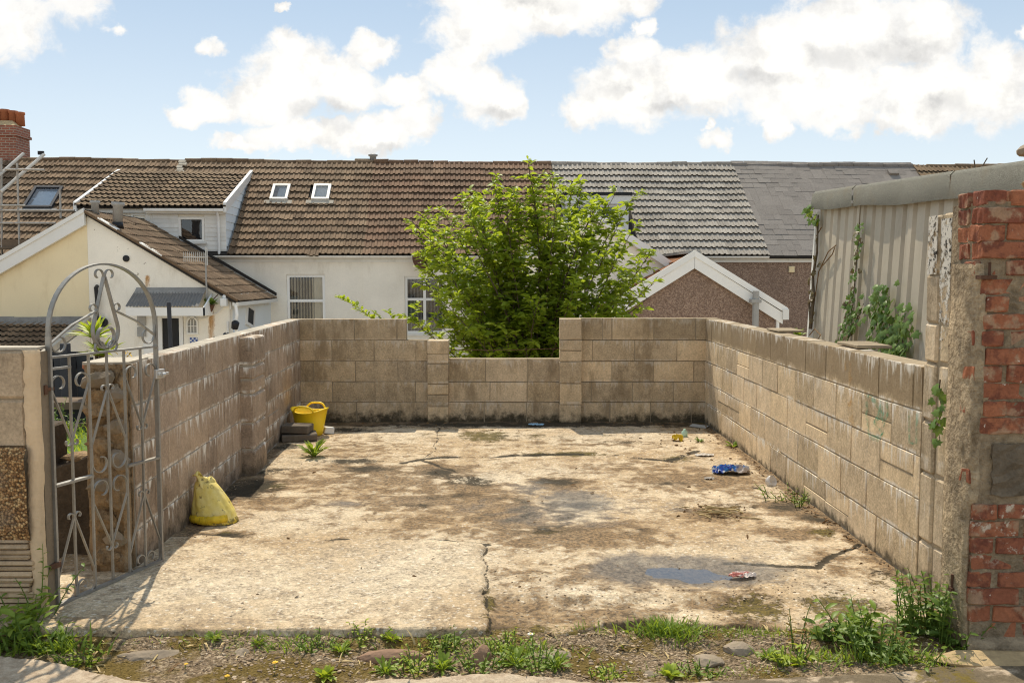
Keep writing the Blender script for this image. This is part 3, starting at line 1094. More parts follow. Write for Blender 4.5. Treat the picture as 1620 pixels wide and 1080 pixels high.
build_wall('block_wall', 'left block wall streaked white along its joints with a projecting pilaster', (A0.x, A0.y, 0), angL, lc, .14, MAT['block_left_shade'], MAT['mortar_pale'], 23, extra=left_extra)

# paint marks on the right wall, thin flat print
m, b = newmat('faded_green_paint')
p = b.pos()
mk = b.m('MULTIPLY', b.ss(b.noise(p, 30, 5, .7), .40, .62), .55)
b.out(b.n('ShaderNodeMixShader', [mk, b.n('ShaderNodeBsdfTransparent'), b.bsdf((.10, .33, .19), .9)]))
MAT['green_paint'] = m
m, b = newmat('faded_orange_paint')
mk = b.m('MULTIPLY', b.ss(b.noise(b.pos(), 26, 5, .7), .42, .66), .42)
b.out(b.n('ShaderNodeMixShader', [mk, b.n('ShaderNodeBsdfTransparent'), b.bsdf((.62, .33, .06), .9)]))
MAT['orange_paint'] = m


def wall_pt(px, py):
    r = ray(px, py)
    k = 2.104 / r.x
    return (r.y * k, CAMZ + r.z * k)


def paint(strokes, mat, wd):
    mb = MB()
    for st in strokes:
        pts = [wall_pt(*q) for q in st]
        b0 = len(mb.v)
        for i, (y, z) in enumerate(pts):
            (y0, z0), (y1, z1) = pts[max(i - 1, 0)], pts[min(i + 1, len(pts) - 1)]
            L = math.hypot(y1 - y0, z1 - z0) or 1
            ny, nz = -(z1 - z0) / L * wd, (y1 - y0) / L * wd
            mb.v += [(2.0965 - .0004 * i, y + ny, z + nz), (2.0965 - .0004 * i, y - ny, z - nz)]
        mb.f += [(b0 + 2 * i, b0 + 2 * i + 2, b0 + 2 * i + 3, b0 + 2 * i + 1) for i in range(len(pts) - 1)]
    return mb


pm = paint([[(1404, 630), (1406, 655), (1400, 672), (1396, 648), (1382, 630), (1374, 627), (1373, 655), (1377, 690), (1392, 694), (1400, 686), (1384, 668), (1402, 655), (1398, 634), (1386, 676)]], MAT['green_paint'], .018)
tag(pm.build('paint_mark', MAT['green_paint']), 'faded green paint scrawl near the top of the right block wall', 'graffiti')
pm = paint([[(1440, 650), (1441, 700), (1452, 702), (1453, 652)]], MAT['green_paint'], .012)
tag(pm.build('paint_mark', MAT['green_paint']), 'faint green paint strokes on the right wall beside the block pier', 'graffiti')
pm = paint([[(1338, 578), (1345, 575), (1349, 610), (1346, 640), (1350, 672)]], MAT['orange_paint'], .035)
tag(pm.build('paint_mark', MAT['orange_paint']), 'faded orange streak down the upper right block wall', 'graffiti')

# block gate pier that ends the right wall
t = thing('gate_pier', 'tall block pier blotched white and black at the near end of the right wall', 'pier', (2.104, 4.765, 0), -math.pi / 2)
rr = random.Random(31)
MAT['pier_block'] = M_block('pier_block', (.46, .36, .235), .3, damp=.6)
core = MB()
zc = -.05
for i, hh in enumerate([.30, .36, .27, .30, .20, .25, .30]):
    sc = 1.89 / 1.98
    z0, z1 = zc, zc + hh * sc + (.07 / 7)
    block_inst(t, 0, .135, 0, .24, z0 + .005, z1 - .005, MAT['pier_block'], rr, jit=1.5, bev=.012)
    block_inst(t, .150, .265, .006, .24, z0 + .009, z1 - .002, MAT['pier_block'], rr, jit=1.5, bev=.012)
    zc = z1
core.box(.01, .255, .012, .225, -.05, zc - .012)
core.build('mortar', MAT['mortar'], t)
m, b = newmat('white_lichen')
p = b.pos()
z = b.xyz(p)[2]
nn = b.m('ADD', b.noise(p, 22, 7, .7), b.ss(z, 1.0, 1.75, -.16, .10))
ck = b.m('MULTIPLY', b.ss(nn, .50, .60), .85)
nb2 = b.ss(b.noise(p, 30, 6, .7), .52, .60)
cl = b.mix(nb2, (.72, .68, .60), (.03, .028, .025))
b.out(b.n('ShaderNodeMixShader', [ck, b.n('ShaderNodeBsdfTransparent'), b.bsdf(cl, .95)]))
mb = MB().box(.152, .263, -.003, -.0005, 0, zc - .03).box(.03, .13, -.011, -.0085, zc - .30, zc - .01)
mb.build('lime_stain', m, t)

# left gate pier
t = thing('gate_pier', 'low rough pier left of the wrought iron gate with block top and pebbly base', 'pier', (-2.198, 4.30, 0))
rr = random.Random(37)
MAT['pier_left'] = M_block('pier_left', (.36, .27, .175), .0, damp=.5)
core = MB().box(-1.2, -.012, .012, .11, -.2, 1.245)
for z0, z1, js in ((.80, 1.03, [-1.2, -.62, -.068]), (1.03, 1.26, [-1.2, -.85, -.40, -.068])):
    for a, b_ in zip(js[:-1], js[1:]):
        block_inst(t, a + .004, b_ - .004, 0, .115, z0 + .004, z1 - .004, MAT['pier_left'], rr, bev=.012)


def M_rubble():
    m, b = newmat('pebbly_concrete')
    p = b.pos()
    v = b.n('ShaderNodeTexVoronoi', {'Vector': p, 'Scale': 88.0}, out=None)
    col = b.xyz(v.outputs['Color'])[0]
    r = b.n('ShaderNodeValToRGB', [col], out=0)
    cr = r.node.color_ramp
    cr.elements[0].color, cr.elements[1].color = (.16, .085, .035, 1), (.62, .42, .20, 1)
    e = cr.elements.new(.5)
    e.color = (.38, .20, .08, 1)
    dd = b.ss(v.outputs['Distance'], 1.1, .35)
    c = b.mix(dd, (.07, .045, .025), r)
    n = b.noise(p, 5, 6, .6)
    c = b.mix(b.ss(n, .5, .65, 0, .6), c, (.25, .18, .12))
    b.out(b.bsdf(c, .9, b.bump(b.m('ADD', dd, b.m('MULTIPLY', n, .5)), 1.0, .012), 0, .25))
    return m


MAT['rubble'] = M_rubble()
gx, gz = np.arange(-1.2, -.055, .02), np.arange(.37, .812, .02)
GX, GZ = np.meshgrid(gx, gz)
GD = -.018 - .05 * fbm(GX, GZ, 5, 4, 501) * sstep(GZ, .37, .42) * sstep(.82 - GZ, 0, .06)
me = D.meshes.new('pebbly_panel')
nx_, nz_ = len(gx), len(gz)
me.from_pydata([(float(GX[j, i]), float(GD[j, i]), float(GZ[j, i])) for j in range(nz_) for i in range(nx_)], [], [(j * nx_ + i, j * nx_ + i + 1, (j + 1) * nx_ + i + 1, (j + 1) * nx_ + i) for j in range(nz_ - 1) for i in range(nx_ - 1)])
me.materials.append(MAT['rubble'])
inst('pebbly_panel', me, t)
MAT['ribbed'] = M_plain('ribbed_concrete', (.50, .37, .235), .95, .2, 5, .5, .008, 60, dirt=(.14, .09, .05))
z = -.05
while z < .36:
    hh = rr.uniform(.022, .034)
    L = 1.1 + rr.uniform(-.004, .03)
    me = bevel_mesh(MB().box(-L, 0, -.02, .1, 0, hh - .004).mesh('ribbed_course', MAT['ribbed']), .006, .003, rr.randrange(999))
    inst('ribbed_course', me, t, (-.045 - rr.uniform(0, .03), rr.uniform(-.008, .006), z))
    z += hh
MAT['tan_render'] = M_plain('tan_render', (.64, .475, .30), .95, .12, 5, .6, .008, 45, dirt=(.22, .15, .09), dirt_amt=.4)
gz = np.arange(-.06, 1.265, .02)
mb = MB()
prof = [(-.072, .0), (-.058, -.014), (-.03, -.018), (-.004, -.010), (.0, .01)]
for j, zq in enumerate(gz):
    for i, (a, y) in enumerate(prof):
        jx = .018 * (vnoise(np.array(zq * 9.0), np.array(3.1), 88) - .5) + .012 * (vnoise(np.array(zq * 31.0), np.array(7.1 + i), 89) - .5)
        mb.v.append((a + (jx if i < 2 else jx * .4), y + .4 * jx, zq))
for j in range(len(gz) - 1):
    for i in range(4):
        mb.f.append((j * 5 + i, j * 5 + i + 1, (j + 1) * 5 + i + 1, (j + 1) * 5 + i))
mb.f.append(tuple((len(gz) - 1) * 5 + i for i in range(5)))
mb.build('render_strip', MAT['tan_render'], t, smooth=True)
MAT['dark_render'] = M_plain('grey_render', (.24, .185, .125), .95, .18, 5, .6, .008, 45)
mb = MB().box(-.012, -.001, .012, .116, -.06, 1.25)
mb.build('reveal', MAT['dark_render'], t)
MB().box(-1.2, -.012, .004, .116, 1.26, 1.272).build('cap_mortar', MAT['mortar_pale'], t)
core.build('mortar', MAT['mortar'], t)

# rough end pier of the left wall behind the gate
t = thing('rubble_pier', 'crumbling rough stone pier behind the iron gate at the near end of the left wall', 'pier', (-2.075, 4.985, 0), angL - math.pi / 2)
gx, gz = np.arange(-.225, .012, .012), np.arange(0.0, 1.14, .014)
mb = MB()
nxp = len(gx)
for zq in gz:
    for xq in gx:
        f = float(fbm(np.array(xq), np.array(zq), 9, 4, 601))
        e = float(fbm(np.array(xq + 3), np.array(zq), 3.5, 3, 611))
        ux = min(1, max(0, (xq + .225) / .03)) * min(1, max(0, (.012 - xq) / .03))
        mb.v.append((xq + .02 * (f - .5), -.07 * ux * (.1 + 1.3 * f * f) - .06 * ux * e * (1 if zq < 1.0 else .3), zq))
for j in range(len(gz) - 1):
    for i in range(nxp - 1):
        mb.f.append((j * nxp + i, j * nxp + i + 1, (j + 1) * nxp + i + 1, (j + 1) * nxp + i))
mb.box(-.225, .008, .0, .28, -.1, 1.128)
MAT['rough_stone'] = M_plain('rough_stone', (.33, .225, .125), .95, .45, 11, 1.0, .03, 34, dirt=(.07, .045, .025), dirt_amt=.85)
mb.build('rubble_face', MAT['rough_stone'], t, smooth=False)
st = stone_mesh('pier_stone', MAT['rough_stone'], .075, .05, .055, 4)
for (a, z) in ((-.13, 1.05), (-.04, .98), (-.15, .88), (-.05, .80), (-.13, .70), (-.04, .62), (-.12, .5), (-.05, .4), (-.13, .3), (-.06, .2), (-.12, .1)):
    inst('stone', stone_mesh('stone', MAT[('rough_stone', 'stone', 'rough_stone')[int(z * 50) % 3]], .07, .05, .052, int(z * 100), 2, .8), t, (a, -.062, z), (rr.uniform(-.3, .3), rr.uniform(-.4, .4), rr.uniform(-.3, .3)), (rr.uniform(.9, 1.3), .9, rr.uniform(.8, 1.2)))
MB().box(-.23, .012, -.02, .3, 1.129, 1.143).build('cap_mortar', MAT['mortar_pale'], t)

# ================================================================== BRICK PILLAR
def M_brick():
    m, b = newmat('old_brick')
    p = b.pos()
    r = b.rnd()
    n1 = b.noise(p, 14, 6, .65, .3)
    n2 = b.noise(p, 60, 5, .7)
    wn = b.n('ShaderNodeTexWhiteNoise', {'W': b.m('MULTIPLY', r, 31.7)}, noise_dimensions='1D', out=0)
    c = b.mix(wn, (.22, .070, .040), (.37, .140, .070))
    c = b.mix(b.ss(n1, .47, .62, 0, .8), c, (.15, .050, .032))
    c = b.mix(b.ss(b.noise(p, 9, 5, .6), .54, .64, 0, .75), c, (.40, .27, .17))
    c = b.mix(b.ss(b.noise(p, 40, 4, .6), .69, .73, 0, .9), c, (.70, .62, .52))
    z = b.xyz(p)[2]
    wz = b.m('MULTIPLY', b.ss(z, .30, .45), b.ss(z, .75, .62))
    c = b.mix(b.m('MULTIPLY', b.ss(b.noise(p, 20, 6, .7), .54, .62), b.m('MULTIPLY', wz, .8)), c, (.62, .54, .42))
    v = b.lin(n2, .25, .75, .72, 1.25)
    cc = b.vm('SCALE', c)
    b.put(cc.node.inputs['Scale'], v)
    b.out(b.bsdf(cc, .85, b.bump(b.m('ADD', n2, n1), .7, .006), 0, .25))
    return m


MAT['brick'] = M_brick()
MAT['brick_mortar'] = M_plain('brick_mortar', (.29, .22, .14), .95, .42, 12, 1.0, .02, 40, dirt=(.15, .11, .07))
t = thing('brick_pillar', 'weathered red brick gate pillar with crumbling mortar at the right edge', 'pillar', (1.98, 3.965, 0))
rr = random.Random(41)


def brick_mesh(L, T, Hh, seed):
    me = MB().box(-L / 2, L / 2, -T / 2, T / 2, -Hh / 2, Hh / 2).mesh('brick', MAT['brick'])
    bm = bmesh.new()
    bm.from_mesh(me)
    bmesh.ops.recalc_face_normals(bm, faces=bm.faces)
    bmesh.ops.subdivide_edges(bm, edges=[e for e in bm.edges if e.calc_length() > .09], cuts=3, use_grid_fill=True)
    es = [e for e in bm.edges if len(e.link_faces) == 2 and e.calc_face_angle(0) > .5]
    bmesh.ops.bevel(bm, geom=es, offset=.004, segments=1, affect='EDGES')
    q = random.Random(seed)
    for v in bm.verts:
        v.co += Vector([q.uniform(-1, 1) for _ in range(3)]) * .0040
    bm.to_mesh(me)
    bm.free()
    return me


BR_S = [brick_mesh(.213, .10, .064, k) for k in range(4)]
BR_H = [brick_mesh(.10, .10, .064, 20 + k) for k in range(3)]
core = MB()
zb = .03
cz = 0
cement_front = (.655, .885)
while zb < 1.93:
    low = zb < .62
    top = zb > 1.62
    ctr = zb + .032
    tilt = rr.uniform(-.02, .02)
    if not (cement_front[0] < ctr < cement_front[1]):
        if cz % 2 == 0:
            specs = [(0.0, .213, 0), (.225, .213, 0)]
        else:
            specs = [(0.0, .10, 1), (.112, .213, 0), (.338, .10, 1)]
        if not low and not top:
            specs = [(x + .012 + rr.uniform(-.012, .016), w_, k) for x, w_, k in specs]
        for x, w_, k in specs:
            me = rr.choice(BR_H if k else BR_S)
            inst('brick', me, t, (x + w_ / 2 + rr.uniform(-.006, .004), .05 + rr.uniform(-.012, .008), ctr), (rr.uniform(-.05, .05), tilt + rr.uniform(-.02, .02), rr.uniform(-.05, .05)), (rr.uniform(.92, 1.02), 1, rr.uniform(.96, 1.08)))
    # inner reveal: headers show where the cement has fallen off
    if top or low or rr.random() < .38:
        inst('brick', rr.choice(BR_H), t, (.05 + (-.015 if not (low or top) else rr.uniform(-.006, .006)), (.062 if not (low or top) else .165) + rr.uniform(-.006, .006), ctr), (rr.uniform(-.04, .04), rr.uniform(-.04, .04), math.pi / 2 + rr.uniform(-.06, .06)), (1, 1, rr.uniform(.9, 1.03)))
    zb += .0748
    cz += 1
core.box(.007, .46, .005, .285, -.03, 1.915)
core.build('mortar', MAT['brick_mortar'], t)
# cement smear over the inner face, ragged where it meets the front
gz = np.arange(-.02, 1.67, .018)
gy = [.285, .25, .18, .12, .08, .045, .02, .0, -.008, -.010, -.004]
gxp = [.03, -.004, -.012, -.014, -.013, -.010, -.006, .000, .010, .022, .036]
mb = MB()
nyp = len(gy)
for zq in gz:
    wob = float(fbm(np.array(zq), np.array(1.3), 4, 4, 701))
    lowk = 1 if zq > .62 else .35 + .4 * float(vnoise(np.array(zq * 6), np.array(.4), 77))
    for i in range(nyp):
        n_ = float(fbm(np.array(gy[i] * 2), np.array(zq), 11, 4, 711)) - .5
        kx = gxp[i]
        yy = gy[i]
        if i >= 6:
            back = (i - 6) / 4 * (1 - lowk + .5 * (wob - .3))
            kx, yy = kx + .02 * back, yy + .12 * max(0, back)
        mb.v.append((kx + .022 * n_ - .006, yy + .012 * n_, zq))
for j in range(len(gz) - 1):
    for i in range(nyp - 1):
        mb.f.append((j * nyp + i, (j + 1) * nyp + i, (j + 1) * nyp + i + 1, j * nyp + i + 1))
MAT['cement'] = M_plain('old_cement', (.36, .275, .175), .95, .45, 9, 1.0, .02, 36, dirt=(.13, .09, .05), dirt_amt=.75)
mb.build('cement_render', MAT['cement'], t, smooth=True)
MAT['cement_dark'] = M_plain('grey_cement_block', (.185, .145, .10), .95, .35, 8, .8, .012, 60)
me = bevel_mesh(MB().box(.078, .42, -.004, .1, .660, .884).mesh('cement_block', MAT['cement_dark']), .0, .007, 5, cuts=7)
inst('cement_block', me, t)
mb = MB()
for k in range(14):
    a = k / 13
    mb.v += [(-.03 + .40 * a + .01 * rr.uniform(-1, 1), -.035 - .015 * rr.random(), -.04), (-.02 + .40 * a, -.028 - .02 * rr.random(), .005 + .018 * rr.random()), (-.0 + .38 * a, .03, .035 + .012 * rr.random())]
for k in range(13):
    for i in range(2):
        mb.f.append((k * 3 + i, k * 3 + 3 + i, k * 3 + 4 + i, k * 3 + 1 + i))
mb.build('cement_foot', MAT['brick_mortar'], t, smooth=True)
MB().tube([(-.022, .115, .205), (-.022, .115, .275)], .007, 8).box(-.034, .02, .10, .128, .197, .216).build('hinge_pin', MAT['rust'], t)
MB().tube([(.028, -.018, 1.60), (.028, -.018, 1.66)], .006, 8).box(-.012, .055, -.03, .02, 1.588, 1.604).build('hinge_pin', MAT['rust'], t)
# stones of the broken wall above the pillar
for i, (px, py, sx, sz, lab) in enumerate(((1626, 268, .055, .05, 'pale'), (1628, 245, .06, .03, 'pale'), (1627, 232, .058, .045, 'x'), (1634, 210, .05, .045, 'x'))):
    q = P(px, py, 4.03)
    base = 1.99
# a stub of stacked stone on top of the pillar
t2 = thing('stone_stub', 'stacked rough sandstone lumps left on top of the brick pillar', 'masonry', (2.27, 4.06, 1.972))
for i, (x, z, sx, sz, mt) in enumerate(((.02, .03, .10, .04, 'sand'), (.025, .10, .09, .045, 'sand'), (.0, .175, .11, .045, 'stone'), (.04, .255, .10, .045, 'redstone'), (.05, .33, .09, .04, 'redstone'))):
    inst('stone', stone_mesh('stone', MAT[mt], sx, .09, sz, 90 + i, 2), t2, (x, 0, z), (0, 0, rr.uniform(-.4, .4)))
# threshold stone below the pillar
c = G(1560, 1030)
o = inst('threshold_stone', stone_mesh('threshold_stone', MAT['sand'], .36, .09, .05, 66, 3), None, (2.12, 3.86, -.035), (0, 0, -.04))
tag(o, 'flat sandy stone lying at the foot of the brick pillar', 'stone')

# ================================================================== TERRACE OF HOUSES
TA = math.atan(.055)
TO = Vector((0, 25.4, 0))
E1 = Vector((math.cos(TA), math.sin(TA), 0))
E2 = Vector((-math.sin(TA), math.cos(TA), 0))
ZE, PITCH, EAVE = 2.18, R(38), -.14
ZB = -3.2                                   # foot of the houses
SLOPE_L = 4.66
CAMP = Vector((0, 0, CAMZ))


def TP(px, py, t=0.0):
    """pixel -> (s, z) on the upright plane a distance t behind the terrace front"""
    r = ray(px, py)
    k = (t - E2.dot(CAMP - TO)) / E2.dot(r)
    p = CAMP + r * k
    return E1.dot(p - TO), p.z


def RP(px, py):
    """pixel -> (s, distance up the slope) on the main roof plane"""
    r = ray(px, py)
    e2v, ez = Vector((E2.x, E2.y, 0)), Vector((0, 0, 1))
    n = e2v * -math.sin(PITCH) + ez * math.cos(PITCH)
    e = TO + E2 * EAVE + ez * ZE
    k = n.dot(e - CAMP) / n.dot(r)
    p = CAMP + r * k
    return E1.dot(p - TO), (e2v * math.cos(PITCH) + ez * math.sin(PITCH)).dot(p - e)


def tile_mesh(name, W, L, mat, rise=.032, thick=.028, tail=.052, waves=2, n=11):
    pr = [(0, 0), (.06, .75), (.14, 1), (.22, .75), (.28, 0), (.5, 0), (.56, .75), (.64, 1), (.72, .75), (.78, 0), (1.02, 0)]
    vs, fs = [], []
    k = len(pr)
    for yy, dz in ((0, tail), (L, 0.0)):
        for x, h in pr:
            vs.append((x * W, yy, dz + h * rise))
    for x, h in pr:
        vs.append((x * W, 0.004, tail + h * rise - thick - (.012 if h == 0 else .004)))
    for i in range(k - 1):
        fs.append((i, i + 1, k + i + 1, k + i))
        fs.append((2 * k + i, 2 * k + i + 1, i + 1, i))
    me = D.meshes.new(name)
    me.from_pydata(vs, [], fs)
    me.materials.append(mat)
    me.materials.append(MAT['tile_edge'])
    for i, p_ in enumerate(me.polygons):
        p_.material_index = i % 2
    return me


def slate_mesh(name, W, L, mat):
    return MB().box(.004, W - .004, 0, L, .0, .006).mesh(name, mat)


TILES = {}
MAT['tile_edge'] = M_plain('mossy_shadow_edge', (.060, .048, .034), .95, .35, 8, .5, .004)  # front edges: moss and the dark course shadow put into one colour


def get_tile(kind, mat):
    k = (kind, mat.name)
    if k not in TILES:
        if kind == 'slate':
            TILES[k] = slate_mesh('slate', .40, .50, mat)
        elif kind == 'small':
            TILES[k] = tile_mesh('tile', .24, .42, mat, .020, .018, .03)
        else:
            TILES[k] = tile_mesh('tile', .30, .42, mat)
    return TILES[k]


def tile_roof(parent, W, L, kind, mat, place, skip=None, seed=1, under=True, name='roof', reverse=False):
    """place(o) sets the roof frame: x along the eave, y up the slope, z out of the roof"""
    rr = random.Random(seed)
    rf = MB().box(0, W, 0, L, -.06, -.012).build(name, MAT['under'], parent)
    place(rf)
    tw, g = {'slate': (.40, .25), 'small': (.24, .345), 'roman': (.30, .345)}[kind]
    me = get_tile(kind, mat)
    nr, nc = int(round(L / g)), int(math.ceil(W / tw - .15))
    g = L / nr
    wob = [rr.uniform(-.006, .006) for _ in range(nc + 2)]
    for j in range(nr):
        sag = rr.uniform(-.006, .006)
        off = (tw / 2 if (kind == 'slate' and j % 2) else 0)
        for i in range(nc + (1 if off else 0)):
            x, y = i * tw - off, j * g
            xs = 1.0
            x2 = min(x + tw, W + .02)
            x1 = max(x, 0)
            if x2 - x1 < .05:
                continue
            if skip and skip((x1 + x2) / 2, y + g * .5):
                continue
            o = D.objects.new('slate' if kind == 'slate' else 'tile', me)
            COL.objects.link(o)
            o.parent = rf
            z = rr.uniform(-.003, .005) + .035 * (float(vnoise(np.array(x * .9 + seed), np.array(y * .7 + seed * 1.7), 33)) - .5)
            slip = -.07 if rr.random() < .008 else 0
            if kind == 'slate':
                o.rotation_euler = (-.014, rr.uniform(-.004, .004), rr.uniform(-.004, .004))
                z += .012
            else:
                o.rotation_euler = (0, rr.uniform(-.012, .012), rr.uniform(-.008, .008))
            o.location = (x1, y - .05 + slip + sag + wob[i] + rr.uniform(-.007, .007), z)
            o.scale = ((x2 - x1) / tw * xs, 1, 1)
    return rf


def add_window(parent, name, x0, x1, z0, z1, y, nx=1, nz=(0.5,), fw=.055, blinds=None, mat='white_upvc', depth=.07, sill=True):
    """window in the local x-z plane at depth y (front towards -y)"""
    mb = MB()
    mb.box(x0, x0 + fw, y - .02, y + depth, z0, z1).box(x1 - fw, x1, y - .02, y + depth, z0, z1)
    mb.box(x0 + fw, x1 - fw, y - .018, y + depth, z0, z0 + fw).box(x0 + fw, x1 - fw, y - .018, y + depth, z1 - fw, z1)
    for k in range(1, nx):
        xc = x0 + (x1 - x0) * k / nx
        mb.box(xc - fw * .55, xc + fw * .55, y - .014, y + depth, z0 + fw, z1 - fw)
    for q in nz:
        zc = z0 + (z1 - z0) * q
        mb.box(x0 + fw, x1 - fw, y - .010, y + depth, zc - fw * .5, zc + fw * .5)
    wdw = thing_part(name, parent)
    fr = mb.build('frame', MAT[mat], wdw)
    MB().add([(x0 + fw, y + .03, z0 + fw), (x1 - fw, y + .03, z0 + fw), (x1 - fw, y + .03, z1 - fw), (x0 + fw, y + .03, z1 - fw)], [(0, 1, 2, 3)]).build('pane', MAT['glass'], wdw)
    MB().box(x0, x1, y + .30, y + .32, z0, z1).build('painted_backing', MAT['unlit_room'], wdw)  # near-black sheet, the unlit interior painted in behind the glass
    if blinds == 'vertical':
        n = max(3, int((x1 - x0) / .085))
        rr = random.Random(int(x0 * 100))
        for k in range(n):
            xa = x0 + fw + (x1 - x0 - 2 * fw) * (k + .5) / n
            wv = .030 if k < n * .72 else .045
            M_ = Matrix.Translation((xa, y + .12, 0)) @ Matrix.Rotation(R(62 if k < n * .72 else 15) + rr.uniform(-.15, .15), 4, 'Z')
            MB().box(-wv, wv, -.002, .002, z0 + .02, z1 - .02, M_).build('blind_slat', MAT['blind'], wdw)
    elif blinds == 'net':
        MB().add([(x0 + fw, y + .09, z0), (x1 - fw, y + .09, z0), (x1 - fw, y + .09, z1), (x0 + fw, y + .09, z1)], [(0, 1, 2, 3)]).build('net_curtain', MAT['net'], wdw)
    if sill:
        MB().box(x0 - .05, x1 + .05, y - .09, y - .021, z0 - .06, z0 - .004).build('sill', MAT['white_paint'], wdw)
    return wdw


def thing_part(name, parent):
    o = D.objects.new(name, None)
    o.empty_display_size = .05
    return link(o, parent)


m, b = newmat('net_curtain')
p = b.obj()
vv = b.vor(p, 16.0)
f = b.m('ADD', b.ss(b.m('SINE', b.m('MULTIPLY', b.xyz(p)[0], 70)), -.2, .9, 0, .35), b.ss(vv, .3, .1, 0, .35))
b.out(b.n('ShaderNodeMixShader', [b.m('ADD', f, .22), b.n('ShaderNodeBsdfTransparent'), b.bsdf((.42, .42, .42), .9)]))
MAT['net'] = m


def wall_with_holes(x0, x1, z0, z1, holes, y, thick):
    """front wall at depth y with real openings"""
    mb = MB()
    xs = sorted({x0, x1, *[h[0] for h in holes], *[h[1] for h in holes]})
    zs = sorted({z0, z1, *[h[2] for h in holes], *[h[3] for h in holes]})
    for a, b_ in zip(xs[:-1], xs[1:]):
        for c, d in zip(zs[:-1], zs[1:]):
            xm, zm = (a + b_) / 2, (c + d) / 2
            if any(h[0] < xm < h[1] and h[2] < zm < h[3] for h in holes):
                continue
            mb.box(a, b_, y, y + thick, c, d)
    return mb


BND = [-15.25, -9.72, -4.07, 1.35, 6.98, 12.75, 18.3]
KIND = ['roman', 'roman', 'roman', 'roman', 'slate', 'roman']
RMAT = ['brown_tile', 'brown_tile', 'red_tile', 'grey_tile', 'slate', 'moss_tile']
LAB = ['left terrace house with scaffolding and a dark roof window in its brown tiled roof',
       'cream terrace house with two pale roof windows in its brown tiled roof',
       'white terrace house with reddish brown tiles, half hidden behind the leafy tree',
       'terrace house with grey ribbed roof tiles and a white flat topped dormer',
       'pebbledashed terrace house with a smooth grey slate roof',
       'far right terrace house showing only a strip of mossy brown roof above the shed']
WMAT = ['white_render', 'white_render', 'white_render', 'pebble', 'pebble', 'pebble']


def M_pebbledash():
    m, b = newmat('pebbledash')
    p = b.pos()
    v = b.n('ShaderNodeTexVoronoi', {'Vector': p, 'Scale': 40.0}, out=None)
    c = b.xyz(v.outputs['Color'])[0]
    n = b.noise(p, 1.2, 6, .6)
    r = b.n('ShaderNodeValToRGB', [c], out=0)
    cr = r.node.color_ramp
    cr.elements[0].color, cr.elements[1].color = (.19, .125, .092, 1), (.42, .30, .225, 1)
    e = cr.elements.new(.55)
    e.color = (.29, .20, .15, 1)
    col = b.mix(b.ss(n, .4, .7, 0, .3), r, (.17, .12, .09))
    b.out(b.bsdf(col, .92, b.bump(b.ss(v.outputs['Distance'], .6, .1), .5, .012), 0, .2))
    return m


MAT['pebble'] = M_pebbledash()

